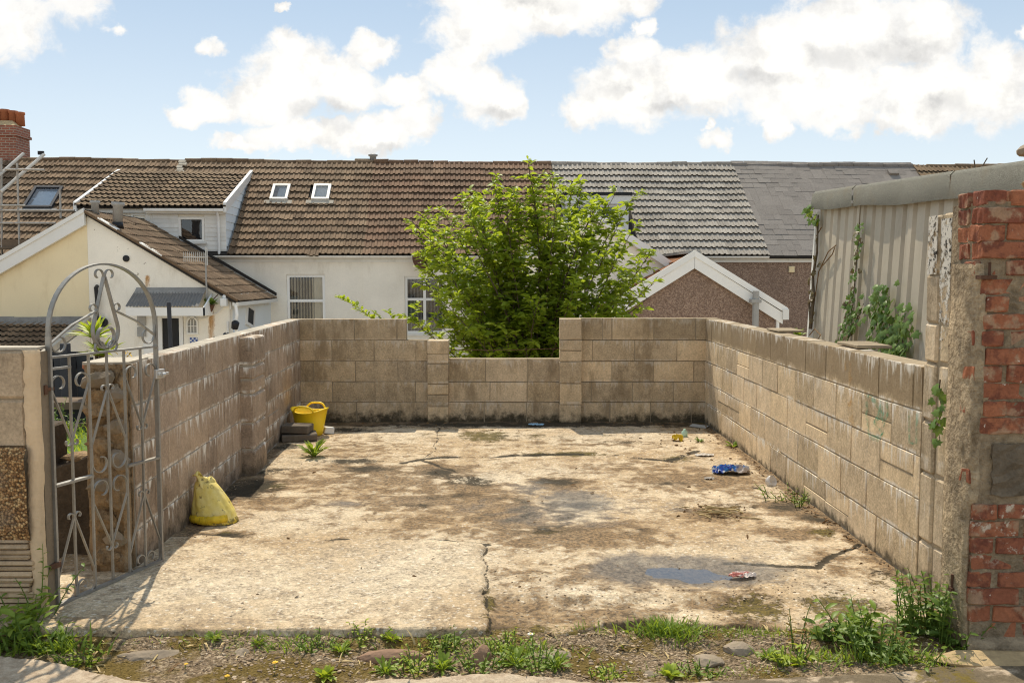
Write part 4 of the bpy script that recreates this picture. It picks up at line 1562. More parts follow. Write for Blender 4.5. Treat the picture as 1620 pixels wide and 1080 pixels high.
DORM = [(-11.45, -7.68)]                     # left dormer along s
HOUSES = []
ROOFWIN = {0: [(70, 316, .80, 1.05, 'charcoal')], 1: [(444, 308, .50, .76, 'white_paint'), (509, 308, .50, .76, 'white_paint')]}
D2a, D2b = TP(925, 330)[0], TP(1003, 330)[0]
for k in range(6):
    s0, s1 = BND[k], BND[k + 1]
    o3 = TO + E1 * s0
    h = thing('terrace_house', LAB[k], 'house', (o3.x, o3.y, ZB), TA, 'houses of the terrace beyond the yard')
    HOUSES.append(h)
    W = s1 - s0
    ze, slope = (ZE, SLOPE_L) if k != 5 else (ZE - .02, SLOPE_L)
    t_ = EAVE

    def place(o, W=W):
        o.location = (0, EAVE, ZE - ZB)
        o.rotation_euler = (PITCH, 0, 0)

    wins = [(s0 + s - .0, u, w_, hh, mt) for (px, py, w_, hh, mt) in ROOFWIN.get(k, []) for s, u in [RP(px, py)] for s in [s - s0]]
    wins = [(RP(px, py)[0] - s0, RP(px, py)[1], w_, hh, mt) for (px, py, w_, hh, mt) in ROOFWIN.get(k, [])]

    def skip(x, y, k=k, s0=s0, wins=wins):
        s = s0 + x
        if k in (0, 1) and DORM[0][0] + .05 < s < DORM[0][1] - .05 and y < 3.55:
            return True
        if k == 3 and D2a - .6 < s < D2b + .05 and y < 3.0:
            return True
        for xw, u, w_, hh, mt in wins:
            if abs(x - xw) < w_ / 2 - .02 and abs(y - u) < hh / 2 - .05:
                return True
        return False
    tile_roof(h, W, slope, KIND[k], MAT[RMAT[k]], place, skip, 100 + k)
    # far slope of the roof, ridge and gable walls
    cr, sr = math.cos(PITCH), math.sin(PITCH)
    yr, zr = EAVE + slope * cr, ZE - ZB + slope * sr
    MB().poly([(0, yr + .05, zr - .03), (W, yr + .05, zr - .03), (W, 2 * yr - EAVE, ZE - ZB), (0, 2 * yr - EAVE, ZE - ZB)], (0, 0, -.06)).build('rear_roof', MAT['under'], h)
    n = int(W / .45)
    rmat = MAT['slate'] if k == 4 else MAT[RMAT[k]]
    rme = MB().tube([(0, 0, 0), (W / n - .012, 0, 0)], .085, 10).mesh('ridge_tile', rmat, True)
    rr = random.Random(50 + k)
    for i in range(n):
        inst('ridge_tile', rme, h, (i * W / n, yr + .02, zr + .02 * math.sin(i * .45 + k) + rr.uniform(-.012, .012)), (0, rr.uniform(-.02, .02), rr.uniform(-.01, .01)))
    # walls
    holes = []
    if k == 1:
        a, zt = TP(453, 434)
        b_, _ = TP(514, 434)
        holes = [(a - s0, b_ - s0, .05 - ZB, zt - ZB)]
    if k == 2:
        a, zt = TP(640, 437)
        b_, _ = TP(703, 437)
        holes = [(a - s0, b_ - s0, .05 - ZB, zt - ZB)]
    yw = .0 if k not in (2,) else -.025
    wall_with_holes(0, W, 0, ZE - ZB - .02, holes, yw, .25).build('wall', MAT[WMAT[k]], h)
    side = [(0, 0.25, 0), (0, 2 * yr - EAVE - .2, 0), (0, 2 * yr - EAVE - .2, ZE - ZB - .1), (0, yr, zr - .12), (0, .25, ZE - ZB + .05)]
    MB().poly(side, (.1, 0, 0)).build('party_wall', MAT[WMAT[k]], h)
    if k == 5:
        MB().poly([(p_[0] + W - .1, p_[1], p_[2]) for p_ in side], (.1, 0, 0)).build('party_wall', MAT[WMAT[k]], h)
    MB().box(0, W, 2 * yr - EAVE - .4, 2 * yr - EAVE - .2, 0, ZE - ZB - .1).build('rear_wall', MAT[WMAT[k]], h)
    if holes:
        x0, x1, z0, z1 = holes[0]
        if k == 1:
            add_window(h, 'window', x0 + .004, x1 - .004, z0, z1 - .004, yw + .06, 1, (.56,), .07, 'vertical')
        else:
            add_window(h, 'window', x0 + .004, x1 - .004, z0, z1 - .004, yw + .06, 2, (.60,), .07, 'net')
    # gutter, fascia
    gm = 'black_plastic' if k == 4 else 'white_paint'
    mb = MB()
    xa, xb = (0, W)
    if k in (0, 1):
        mb.box(xa, xb, -.03, -.003, ZE - ZB - .20, ZE - ZB - .03)
    else:
        mb.box(xa, xb, -.055, -.028, ZE - ZB - .20, ZE - ZB - .03)
    mb.build('fascia', MAT['white_paint'], h)
    prof = []
    mb = MB()
    for i in range(7):
        a = math.pi + math.pi * i / 6
        prof.append((EAVE - .03 + .062 * math.cos(a), ZE - ZB - .035 + .062 * math.sin(a)))
    b0 = len(mb.v)
    for x in (xa + .002, xb - .002):
        mb.v += [(x, y, z) for y, z in prof]
    mb.f += [(i, i + 1, 7 + i + 1, 7 + i) for i in range(6)]
    g_ = mb.build('gutter', MAT[gm], h)
    for xw, u, w_, hh, mt in wins:
        rw = thing_part('roof_window', h)
        rw.location = (xw, EAVE + u * cr, ZE - ZB + u * sr)
        rw.rotation_euler = (PITCH, 0, 0)
        fm = MB()
        a, c_, q = w_ / 2, hh / 2, .075
        fm.box(-a, -a + q, -c_, c_, .0, .13).box(a - q, a, -c_, c_, .0, .13).box(-a + q, a - q, -c_, -c_ + q, .0, .12).box(-a + q, a - q, c_ - q, c_, 0, .135)
        fm.build('frame', MAT[mt], rw)
        MB().add([(-a + q, -c_ + q, .10), (a - q, -c_ + q, .10), (a - q, c_ - q, .10), (-a + q, c_ - q, .10)], [(0, 1, 2, 3)]).build('pane', MAT['skyglass'] if 'skyglass' in MAT else MAT['glass'], rw)
        MB().box(-a, a, -c_, c_, -.02, .02).build('painted_backing', MAT['blue_render'] if mt == 'charcoal' else MAT['white_paint'], rw)  # pale sheet under the pane, sky reflection painted into its colour
        MB().box(-a - .14, a + .14, -c_ - .17, -c_ - .01, .05, .075).build('lead_apron', MAT['mortar_pale'] if mt != 'charcoal' else MAT['lead'], rw)

# ---- left dormer, shared by two houses: its own box on the roof
s0d, s1d = DORM[0]
o3 = TO + E1 * s0d
zed = TP(300, 329)[1]                        # dormer eave height
dm = thing('dormer', 'wide weatherboarded dormer with a mossy tiled roof on the left brown roof', 'dormer', (o3.x, o3.y, ZE), TA)
Wd = s1d - s0d
run_d, rise_d = 2.95, TP(398, 278, 2.95)[1] - zed
pd_ = math.atan2(rise_d, run_d)


def place_d(o):
    o.location = (-.05, -.22, zed - ZE + .02)
    o.rotation_euler = (pd_, 0, 0)


tile_roof(dm, Wd + .10, math.hypot(run_d, rise_d) + .2, 'roman', MAT['moss_tile'], place_d, None, 222)
zc0 = -.10
xst = 1.75
wx0, wx1 = TP(286, 360)[0] - s0d, TP(320, 360)[0] - s0d
wz0, wz1 = TP(300, 379)[1] - ZE, TP(300, 347)[1] - ZE
rr = random.Random(8)
z = zc0
while z < zed - ZE - .16:
    hh = .115
    z2 = min(z + hh, zed - ZE - .14)
    segs = [(xst, Wd)]
    if z2 > wz0 - .03 and z < wz1 + .03:
        segs = [(xst, wx0 - .06), (wx1 + .06, Wd)]
    for a, b_ in segs:
        MB().poly([(a, -.012, z), (a, .0, z2), (a, .03, z2), (a, .03, z)], (b_ - a, 0, 0)).build('board', MAT['white_paint'], dm)
    z = z2
MB().box(0, xst - .01, .03, .1, zc0, zed - ZE - .14).build('front_wall', MAT['white_render'], dm)
MB().box(xst, Wd - .01, .031, .1, zc0, wz0).box(xst, wx0, .031, .1, wz0, zed - ZE - .14).box(wx1, Wd - .01, .031, .1, wz0, zed - ZE - .14).box(wx0, wx1, .031, .1, wz1, zed - ZE - .14).build('front_wall', MAT['white_render'], dm)
add_window(dm, 'window', wx0 - .055, wx1 + .055, wz0 - .055, wz1 + .055, .0, 1, (), .06, None, 'white_paint', .06, True)
wl0, wl1 = TP(226, 342)[0] - s0d, TP(240, 342)[0] - s0d
add_window(dm, 'window', wl0 - .3, wl1, TP(230, 352)[1] - ZE, TP(230, 338)[1] - ZE, .01, 1, (), .05, None, 'white_paint', .03, False)
MB().box(-.08, xst - .02, -.10, -.02, zed - ZE - .14, zed - ZE - .02).box(xst - .02, Wd + .03, -.14, -.02, zed - ZE - .16, zed - ZE - .02).build('fascia', MAT['white_paint'], dm)
MB().box(xst - .04, Wd + .03, -.25, -.141, zed - ZE - .10, zed - ZE - .03).build('gutter', MAT['white_paint'], dm)
xdp = TP(347, 360)[0] - s0d
MB().tube([(xdp, -.19, zed - ZE - .10), (xdp, -.12, zed - ZE - .22), (xdp, -.08, zed - ZE - .35), (xdp, -.08, -.06)], .035, 8).build('downpipe', MAT['white_upvc'], dm)
MB().box(xst - .07, xst + .05, -.03, -.013, zc0, zed - ZE - .16).build('corner_board', MAT['white_paint'], dm)
# cheeks with boards
tanp = math.tan(PITCH)
for side, xx in (('r', Wd), ('l', 0)):
    z = -.05
    top = lambda y: zed - ZE - .05 + y * rise_d / run_d
    # triangular cheek built from courses of board
    nb = 11
    ymax = (zed - ZE + .03 - .05) / (tanp - rise_d / run_d)
    zmax = top(ymax)
    for i in range(nb):
        za, zb_ = zmax * i / nb, zmax * (i + 1) / nb
        yb = min(za / tanp, ymax)
        ya0 = max(0.0, (za - (zed - ZE - .05)) * run_d / rise_d)
        ya1 = max(0.0, (zb_ - (zed - ZE - .05)) * run_d / rise_d)
        yb1 = min(zb_ / tanp, ymax)
        sg = 1 if side == 'r' else -1
        pts = [(xx + sg * .014, ya0, za), (xx + sg * .014, yb + .35, za), (xx, yb1 + .35, zb_), (xx, ya1, zb_)]
        if side == 'l':
            pts = pts[::-1]
        MB().poly(pts, (-sg * .03, 0, 0)).build('cheek_board', MAT['blue_render'], dm)
    e = .06 if side == 'r' else -.06
    MB().poly([(xx, -.25, zed - ZE - .12), (xx, run_d + .05, top(run_d + .05) - .0), (xx, run_d + .05, top(run_d + .05) + .20), (xx, -.25, zed - ZE + .13)], (e * 1.4, 0, 0)).build('barge_board', MAT['white_upvc'], dm)
MB().poly([(Wd + .02, .0, .0), (Wd + .02, ymax, ymax * tanp), (Wd + .20, ymax, ymax * tanp), (Wd + .20, 0, 0)], (0, -.03, .10)).build('lead_flashing', MAT['lead'], dm)

# ---- grey house dormer with flat top
o3 = TO + E1 * D2a
zt2 = TP(970, 306, .6)[1]
d2 = thing('dormer', 'small white flat topped dormer window in the grey ribbed roof behind the tree', 'dormer', tuple(o3 + E2 * .55 + Vector((0, 0, ZE))), TA)
Wd2 = D2b - D2a + .45
X0d = -.45
zb2 = .55 * tanp
mb = MB().box(X0d, X0d + .22, 0, .12, zb2 - .1, zt2 - ZE - .22).box(Wd2 - .72, Wd2 - .5, 0, .12, zb2 - .1, zt2 - ZE - .22).box(X0d + .22, Wd2 - .72, 0, .12, zb2 - .1, zb2 + .30)
mb.build('front_wall', MAT['white_upvc'], d2)
MB().box(X0d - .08, Wd2 - .42, -.12, 2.6, zt2 - ZE - .06, zt2 - ZE + .02).build('flat_roof', MAT['black_plastic'], d2)
MB().box(X0d - .04, Wd2 - .46, -.08, -.02, zt2 - ZE - .30, zt2 - ZE - .065).build('fascia', MAT['white_upvc'], d2)
add_window(d2, 'window', X0d + .225, Wd2 - .725, zb2 + .305, zt2 - ZE - .305, .03, 2, (), .07, None)
for xx in (X0d, Wd2 - .5):
    MB().poly([(xx, .12, zb2 - .1), (xx, 2.7, 3.2 * tanp - .1), (xx, 2.5, zt2 - ZE - .07), (xx, .12, zt2 - ZE - .07)], (.02 if xx == X0d else -.02, 0, 0)).build('cheek', MAT['white_upvc'], d2)

# roof vent on the ridge
q = TP(590, 247, 3.8)
o3 = TO + E1 * q[0] + E2 * 3.80
t = thing('roof_vent', 'small round metal vent standing on the ridge of the brown roof', 'vent', (o3.x, o3.y, q[1] - .12), TA)
MB().lathe([(.10, -.05), (.10, .10), (.14, .12), (.15, .16), (.05, .19)], 14).build('cowl', MAT['grey_pipe'], t, True)
MB().box(-.55, -.08, -.1, .1, -.08, .03).build('mortar_patch', MAT['mortar'], t, bevel=.02)
# torn white flashing on the party line near the left dormer
s, u = RP(289, 268)
MAT['white_scrap'] = MAT['white_paint']
mb = MB()
for i in range(5):
    mb.box(-.16 + .03 * (i % 2), .10 - .05 * (i % 3), i * .13 - .3, i * .13 - .18, .05, .075 + .01 * i)
o3 = TO + E1 * s + E2 * (EAVE + u * math.cos(PITCH))
o = mb.build('roof_patch', MAT['mortar_pale'], None, loc=(o3.x, o3.y, ZE + u * math.sin(PITCH)), rot=(PITCH, 0, TA))
tag(o, 'flaking white mortar patch on the brown roof above the left dormer', 'mortar patch')

# satellite dish
q = TP(668, 410, -.3)
o3 = TO + E1 * q[0] + E2 * -.35
t = thing('satellite_dish', 'dark satellite dish fixed under the eaves beside the tree', 'satellite dish', (o3.x, o3.y, q[1]), TA + .7)
prof = [(.28 * i / 6, .06 * (i / 6) ** 2) for i in range(1, 7)]
MB().lathe([(.01, 0)] + prof + [(.28, .055), (.01, -.01)], 24, Matrix.Rotation(R(75), 4, 'X') @ Matrix.Rotation(math.pi, 4, 'X')).build('dish', MAT['rust'], t, True)
MB().tube([(0, 0, 0), (0, .28, -.05)], .02, 8).build('arm', MAT['grey_pipe'], t)

# vents on the pebbledash wall
for px, py, nm in ((1252, 426, 'vent'),):
    q = TP(px, py, -.01)
    o3 = TO + E1 * q[0] + E2 * -.02
    t = thing('wall_vent', 'small cream plastic vent on the pebbledash wall', 'vent', (o3.x, o3.y, q[1]), TA)
    MB().box(-.08, .08, -.02, .015, -.085, .085).build('cover', MAT['cream_render'], t)
    for i in range(4):
        MB().box(-.07, .07, -.035, -.021, -.065 + i * .036, -.045 + i * .036).build('slat', MAT['cream_render'], t)
    # small roof outlet on the slate roof
s, u = RP(1412, 275)
o3 = TO + E1 * s + E2 * (EAVE + u * math.cos(PITCH))
t = thing('roof_vent', 'little dark tile vent near the top of the grey slate roof', 'vent', (o3.x, o3.y, ZE + u * math.sin(PITCH)), TA)
MB().box(-.15, .15, -.12, .12, .02, .10, Matrix.Rotation(PITCH, 4, 'X')).build('hood', MAT['slate'], t, bevel=.01)

# chimney at the far left
m, b = newmat('chimney_brick')
tc = b.obj()
x, y, z = b.xyz(tc)
bt = b.n('ShaderNodeTexBrick', {'Vector': b.vec(b.m('ADD', x, y), z, 0.0), 'Color1': (.33, .115, .072, 1), 'Color2': (.23, .085, .058, 1), 'Mortar': (.36, .28, .22, 1), 'Scale': 1.0, 'Mortar Size': .012, 'Brick Width': .225, 'Row Height': .075}, out=None)
n = b.noise(tc, 4, 5, .6)
b.out(b.bsdf(b.mix(b.ss(n, .5, .7, 0, .5), bt.outputs['Color'], (.18, .10, .08)), .9, b.bump(b.m('SUBTRACT', 1.0, bt.outputs['Fac']), .6, .01), 0, .2))
MAT['chimney_brick'] = m
qa, qb = TP(-80, 250, 3.9), TP(37, 250, 3.9)
o3 = TO + E1 * ((qa[0] + qb[0]) / 2) + E2 * 3.9
wc = (qb[0] - qa[0]) / 2
ztop = TP(40, 196, 3.5)[1]
t = thing('chimney', 'broad red brick chimney stack with a row of clay pots at the far left', 'chimney', (o3.x, o3.y, 4.2), TA)
MB().box(-wc, wc, -.45, .45, -.4, ztop - 4.2 - .36).build('stack', MAT['chimney_brick'], t)
MB().box(-wc - .05, wc + .05, -.50, .50, ztop - 4.2 - .36, ztop - 4.2 - .28).box(-wc - .02, wc + .02, -.47, .47, ztop - 4.2 - .28, ztop - 4.2 - .05).build('corbel', MAT['chimney_brick'], t)
MB().poly([(-wc, -.45, ztop - 4.2 - .05), (wc, -.45, ztop - 4.2 - .05), (wc - .2, -.2, ztop - 4.2 + .12), (-wc + .2, -.2, ztop - 4.2 + .12)], (0, .45, 0)).build('flaunching', MAT['sand'], t)
for px, hh in ((8, .48), (21, .44), (32, .40), (-6, .48), (-20, .44)):
    xx = TP(px, 190, 3.9)[0] - (qa[0] + qb[0]) / 2
    MB().lathe([(.13, 0), (.12, hh * .8), (.14, hh * .84), (.14, hh), (.10, hh), (.10, hh * .3)], 14).build('chimney_pot', MAT['terracotta'], t, True, loc=(xx, 0, ztop - 4.2 + .0))
MB().box(-.1, .14, -.53, -.46, -.0, .42).build('lead_flashing', MAT['lead'], t, loc=(wc - .45, 0, 0))

# scaffolding at the far left
t = thing('scaffold', 'tubular steel scaffold with diagonal rails standing against the left house', 'scaffold', (0, 0, ZB))
DS = 23.0


def sp(px, py, d=DS):
    v = P(px, py, d)
    return (v.x, v.y, v.z - ZB)


POLES = [((2, 250), (3, 420)), ((27, 258), (31, 400)), ((95, 300), (96, 345)), ((-40, 250), (-36, 420))]
for a, b_ in POLES:
    e = (b_[0] + 2, 700)
    MB().tube([sp(*a), sp(*b_, ), (sp(*b_)[0], DS, .2)] if a[0] != 95 else [sp(*a), sp(*b_)], .026, 8).build('standard', MAT['steel'], t)
for a, b_ in (((-60, 333), (118, 333)), ((-60, 353), (88, 353)), ((8, 268), (70, 269)), ((-60, 325), (40, 325))):
    MB().tube([sp(*a, 22.95), sp(*b_, 22.95)], .026, 8).build('ledger', MAT['steel'], t)
MAT['white_pole'] = M_plain('white_pole', (.62, .58, .52), .5, .1)
for a, b_ in (((-10, 285), (37, 243)), ((2, 303), (70, 244))):
    MB().tube([sp(*a, 22.8), sp(*b_, 23.6)], .04, 8).build('rail', MAT['white_pole'], t)
MB().box(-.12, .02, -.03, .03, -.03, .06).build('clamp', MAT['black_plastic'], t, loc=sp(68, 243, 23.6))
v = sp(8, 385)
MB().box(-.1, .9, -.02, .02, -.10, .10).build('toe_board', MAT['wood'], t, loc=v)
MB().box(-2, .8, -.2, .5, -.14, -.105).build('platform', MAT['wood'], t, loc=v)

# ================================================================== REAR ANNEXES
DA = 21.4
apex, ear = P(137, 336, DA), P(371, 474, DA)
DB = 24.75


def gable_annex(name, label, apexp, earp, d1, d2, right, wall, tilemat, tkind, barge, cat='annex', foot=ZB, clip_left=None, tiles=True, over=.14, bdrop=.20, z_in=0.0):
    """half (or whole) of a gabled annex: ridge runs away from the camera"""
    t = thing(name, label, cat, (apexp.x, d1, foot))
    ax, az = 0.0, apexp.z - foot
    ex, ez = earp.x - apexp.x, earp.z - foot
    return t, ax, az, ex, ez


# white half, right of the party line
t = thing('rear_annex', 'white rendered rear annex with a brown tiled roof sloping to the right', 'annex', (apex.x, DA, ZB))
az, ex, ez = apex.z - ZB, ear.x - apex.x, ear.z - ZB
slope = math.atan2(az - ez, ex)
Ls = math.hypot(ex, az - ez) + .10
dw0, dw1 = P(249, 500, DA).x - apex.x, P(290, 500, DA).x - apex.x
dz1 = P(270, 497, DA).z - ZB
mb = MB()
pts = [(0.0, 0), (dw0, 0), (dw0, dz1), (dw1, dz1), (dw1, 0), (ex - .12, 0), (ex - .12, ez + .0), (0.0, az - .08)]
zcut = lambda x: az - .08 - (az - ez - .06) * x / (ex - .12)
mb.poly([(0, 0, 0), (dw0, 0, 0), (dw0, 0, zcut(dw0)), (0, 0, zcut(0))], (0, .22, 0))
mb.poly([(dw0, 0, dz1), (dw1, 0, dz1), (dw1, 0, zcut(dw1)), (dw0, 0, zcut(dw0))], (0, .22, 0))
mb.poly([(dw1, 0, 0), (ex - .12, 0, 0), (ex - .12, 0, zcut(ex - .12)), (dw1, 0, zcut(dw1))], (0, .22, 0))
mb.build('wall', MAT['white_render'], t)
ws0, ws1 = 1.6, 2.3
swz0, swz1 = P(404, 517, 22.9).z - ZB, P(404, 484, 22.9).z - ZB
MB().box(ex - .34, ex - .12, .221, DB + .8 - DA, 0, ez + .12).build('side_wall', MAT['blue_render'], t)


def place_r(o):
    c, s = math.cos(slope), math.sin(slope)
    basis(o, (0, 1, 0), (-c, 0, s), (s, 0, c), (ex + .08, -.10, ez - .03))


tile_roof(t, DB - DA + .1, Ls, 'small', MAT['brown_tile'], place_r, None, 301)
MB().poly([(0, -.12, az - .02), (ex + .10, -.12, ez - .05), (ex + .10, -.12, ez + .01), (0, -.12, az + .04)], (0, .07, 0)).build('verge', MAT['brown_tile'], t)
for f0, f1 in ((.06, .22), (.34, .52)):
    xa, xb = ex * f0 + .1, ex * f1
    za, zb_ = az - (az - ez) * xa / ex, az - (az - ez) * xb / ex
    MB().poly([(xa, -.13, za + .03), (xb, -.13, zb_ + .03), (xb, -.13, zb_ + .06), (xa, -.13, za + .06)], (0, .16, 0)).build('verge_mortar', MAT['white_paint'], t)
yb = DB - DA
MB().poly([(.9, yb - .03, az - .9 * math.tan(slope) + .08), (ex + .10, yb - .03, ez + .02), (ex + .10, yb - .03, ez + .10), (.9, yb - .03, az - .9 * math.tan(slope) + .15)], (0, .10, 0)).build('lead_flashing', MAT['under'], t)
MB().box(ex - .02, ex + .12, -.1, yb + .1, ez - .14, ez - .055).build('gutter', MAT['white_paint'], t)
MB().box(ex - .118, ex - .08, .0, yb, ez - .22, ez - .05).build('fascia', MAT['white_paint'], t)
xdp = P(374, 500, DA - .08).x - apex.x
MB().tube([(ex + .05, -.08, ez - .12), (xdp + .02, -.10, ez - .35), (xdp, -.09, ez - .45), (xdp, -.09, .2)], .038, 8).build('downpipe', MAT['white_upvc'], t)
MB().tube([(xdp - .22, -.03, ez - .50), (xdp - .20, -.03, .2)], .028, 8).build('downpipe', MAT['white_upvc'], t)
wm = thing_part('window', t)
wm.location = (ex - .10, 23.0 - DA, (swz0 + swz1) / 2)
wm.rotation_euler = (R(-13), 0, 0)
hh = (swz1 - swz0) / 2
MB().box(-.02, .03, -.34, -.27, -hh, hh).box(-.02, .03, .27, .34, -hh, hh).box(-.02, .03, -.27, .27, -hh, -hh + .07).box(-.02, .03, -.27, .27, hh - .07, hh).build('frame', MAT['white_upvc'], wm)
MB().box(-.015, .008, -.27, .27, -hh + .07, hh - .07).build('pane', MAT['unlit_room'], wm)
# door
dr = thing_part('door', t)
mb = MB().box(dw0 + .01, dw0 + .10, -.02, .08, 0, dz1 - .005).box(dw1 - .10, dw1 - .01, -.02, .08, 0, dz1 - .005).box(dw0 + .10, dw1 - .10, -.018, .08, dz1 - .09, dz1 - .005)
mb.build('frame', MAT['white_upvc'], dr)
MB().box(dw0 + .10, dw1 - .10, .03, .06, .1, dz1 - .09).build('door_pane', MAT['dark_door'] if 'dark_door' in MAT else MAT['unlit_room'], dr)
MB().tube([(dw1 - .06, -.05, dz1 - 1.05), (dw1 - .18, -.06, dz1 - 1.05)], .014, 6).build('handle', MAT['white_upvc'], dr)
dx0 = P(226, 500, DA).x - apex.x
MB().box(dx0, dw0 - .001, -.012, .0, dz1 - 1.6, dz1 - .0).build('side_panel', MAT['white_upvc'], dr)
# meter boxes
for py in (506, 524):
    q = P(228, py, DA)
    MB().box(-.14, .05, -.05, 0, -.12, .10).build('meter_box', MAT['grey_pipe'], t, loc=(q.x - apex.x, -.003, q.z - ZB))
# flues
for px, py0, py1, r_, lean in ((151, 343, 318, .085, 0), (186, 357, 320, .11, .05)):
    q, q2 = P(px, py0, DA + .35), P(px, py1, DA + .35)
    xx = q.x - apex.x
    f = MB().lathe([(r_, 0), (r_, (q2.z - q.z) * .82), (r_ * 1.3, (q2.z - q.z) * .86), (r_ * 1.3, q2.z - q.z), (r_ * .8, q2.z - q.z)], 14, Matrix.Rotation(lean, 4, 'Y'))
    fo = f.build('flue_pipe', MAT['grey_pipe'], t, True, loc=(xx, .35, q.z - ZB))
    MB().lathe([(r_ * 1.25, -.06), (r_ * 1.1, .08)], 12).build('lead_collar', MAT['black_plastic'], fo, True)
# holes, stains and bits on the wall
q = P(200, 409, DA)
MB().lathe([(.075, 0), (.075, .03), (.05, .035)], 14, Matrix.Rotation(math.pi / 2, 4, 'X')).build('vent_cap', MAT['black_plastic'], t, True, loc=(q.x - apex.x, -.002, q.z - ZB))
m, b = newmat('rust_stain')
p = b.obj()
zz_ = b.xyz(p)[2]
xx_ = b.xyz(p)[0]
mk = b.m('MULTIPLY', b.ss(b.noise(b.scalev(p, 14, 14, 1.2), 1.0, 5, .6), .35, .6), b.m('MULTIPLY', b.m('MULTIPLY', b.ss(zz_, -1.3, -.15), b.ss(zz_, -.01, -.14)), b.ss(b.m('ADD', b.m('ABSOLUTE', xx_), b.lin(b.noise(p, 9, 4, .6), .3, .7, -.03, .03)), .09, .02)))
b.out(b.n('ShaderNodeMixShader', [b.m('MULTIPLY', mk, .42), b.n('ShaderNodeBsdfTransparent'), b.bsdf((.60, .30, .06), .9)]))
MAT['rust_stain'] = m
q = P(334, 488, DA)
MB().box(-.11, .11, -.004, -.002, -1.4, 0).build('rust_stain', m, t, loc=(q.x - apex.x, 0, q.z - ZB))
q = P(233, 434, DA)
MB().box(-.11, .11, -.004, -.002, -1.4, 0).build('rust_stain', m, t, loc=(q.x - apex.x, 0, q.z - ZB)).scale = (.8, 1, .36)
m, b = newmat('flaked_paint')
p = b.pos()
b.out(b.n('ShaderNodeMixShader', [b.m('MULTIPLY', b.ss(b.noise(p, 7, 7, .75), .62, .66), .8), b.n('ShaderNodeBsdfTransparent'), b.bsdf((.30, .26, .20), .9)]))
for (px0, py0, px1, py1) in ((200, 415, 262, 436), (150, 360, 225, 400), (300, 440, 345, 470)):
    a_, c_ = P(px0, py1, DA), P(px1, py0, DA)
    MB().box(a_.x - apex.x, c_.x - apex.x, -.0040, -.0022, a_.z - ZB, c_.z - ZB).build('flaked_patch', m, t)
WHITE_ANNEX = t

# canopy over the door
a_, c_ = P(200, 487, DA - .55), P(316, 487, DA - .55)
zt, zb_ = P(260, 457, DA).z, P(260, 486, DA - .55).z
cn = thing('door_canopy', 'grey corrugated canopy with white fascia above the annex door', 'canopy', (a_.x, DA - .002, zb_))
Wc = c_.x - a_.x
nw = 44
pts_t, pts_b = [], []
mb = MB()
for i in range(nw + 1):
    x = Wc * i / nw
    wv = .012 * math.cos(i * math.pi / 1.0) if True else 0
    mb.v += [(x * .97 + .02, -.02, zt - zb_ + wv), (x, -.60, .02 + wv)]
for i in range(nw):
    mb.f.append((2 * i, 2 * i + 1, 2 * i + 3, 2 * i + 2))
MAT['canopy_sheet'] = M_plain('canopy_sheet', (.20, .19, .18), .55, .12, 5, .15, .004)
mb.build('corrugated_sheet', MAT['canopy_sheet'], cn)
MB().poly([(0.02, -.02, zt - zb_ + .02), (Wc * .99, -.02, zt - zb_ + .02), (Wc * .99, -.16, zt - zb_ - .10), (.02, -.16, zt - zb_ - .10)], (0, 0, .012)).build('lead_flashing', MAT['lead'], cn)
MB().box(0, Wc + .12, -.60, -.57, -.19, -.005).box(0, .03, -.57, -.01, -.19, -.005).poly([(Wc + .12, -.6, -.19), (Wc + .12, -.01, -.19), (Wc + .12, -.01, .30), (Wc + .12, -.6, .0)], (-.03, 0, 0)).build('fascia', MAT['white_upvc'], cn)

# TV aerial on its pole
q0, q1 = P(328, 487, DA - .15), P(326, 400, DA - .15)
t = thing('tv_aerial', 'thin television aerial on a pole in front of the annex roof', 'aerial', (q0.x, q0.y, q0.z))
hz = q1.z - q0.z
MB().tube([(0, 0, 0), (-.02, 0, hz)], .02, 8).build('mast', MAT['grey_pipe'], t)
MB().tube([(-.50, -.02, hz - .10), (.02, -.02, hz - .10)], .011, 6).build('boom', MAT['aluminium'], t)
for i in range(11):
    xx = -.50 + i * .044
    MB().tube([(xx, -.02, hz - .20), (xx, -.02, hz + .02)], .008, 5).build('element', MAT['aluminium'], t)
MB().tube([(-.0, -.02, hz - .28), (-.0, -.02, hz + .12)], .012, 6).tube([(.03, -.02, hz - .28), (.03, -.02, hz + .12)], .012, 6).build('reflector', MAT['aluminium'], t)
MB().tube([(-.0, .0, .05), (.25, -.02, .30)], .012, 6).build('bracket', MAT['rust'], t)

# cream half, left of the party line
t = thing('rear_annex', 'cream rendered rear annex with a wide white barge board on the left', 'annex', (apex.x, DA, ZB))
el = P(-96, 468, DA)
exl, ezl = el.x - apex.x, el.z - ZB
MB().poly([(exl, 0, 0), (-.003, 0, 0), (-.003, 0, az - .1), (exl, 0, ezl)], (0, .22, 0)).build('wall', MAT['cream_render'], t)
sl = math.atan2(az - ezl, -exl)
MB().poly([(0, -.10, az + .06), (exl - .1, -.10, ezl - .03), (exl - .1, yb, ezl - .03), (0, yb, az + .06)], (0, 0, -.05)).build('roof', MAT['under'], t)
MB().poly([(.0, -.16, az + .09), (exl - .2, -.16, ezl - .06), (exl - .2, -.16, ezl - .16), (.0, -.16, az - .01)], (0, .06, 0)).build('verge_strip', MAT['white_upvc'], t)
MB().poly([(-.0, -.13, az - .01), (exl - .2, -.13, ezl - .16), (exl - .2, -.13, ezl - .44), (.0, -.13, az - .29)], (0, .10, 0)).build('barge_board', MAT['white_upvc'], t)
MB().box(exl, exl + .2, .22, yb, 0, ezl).build('side_wall', MAT['cream_render'], t)

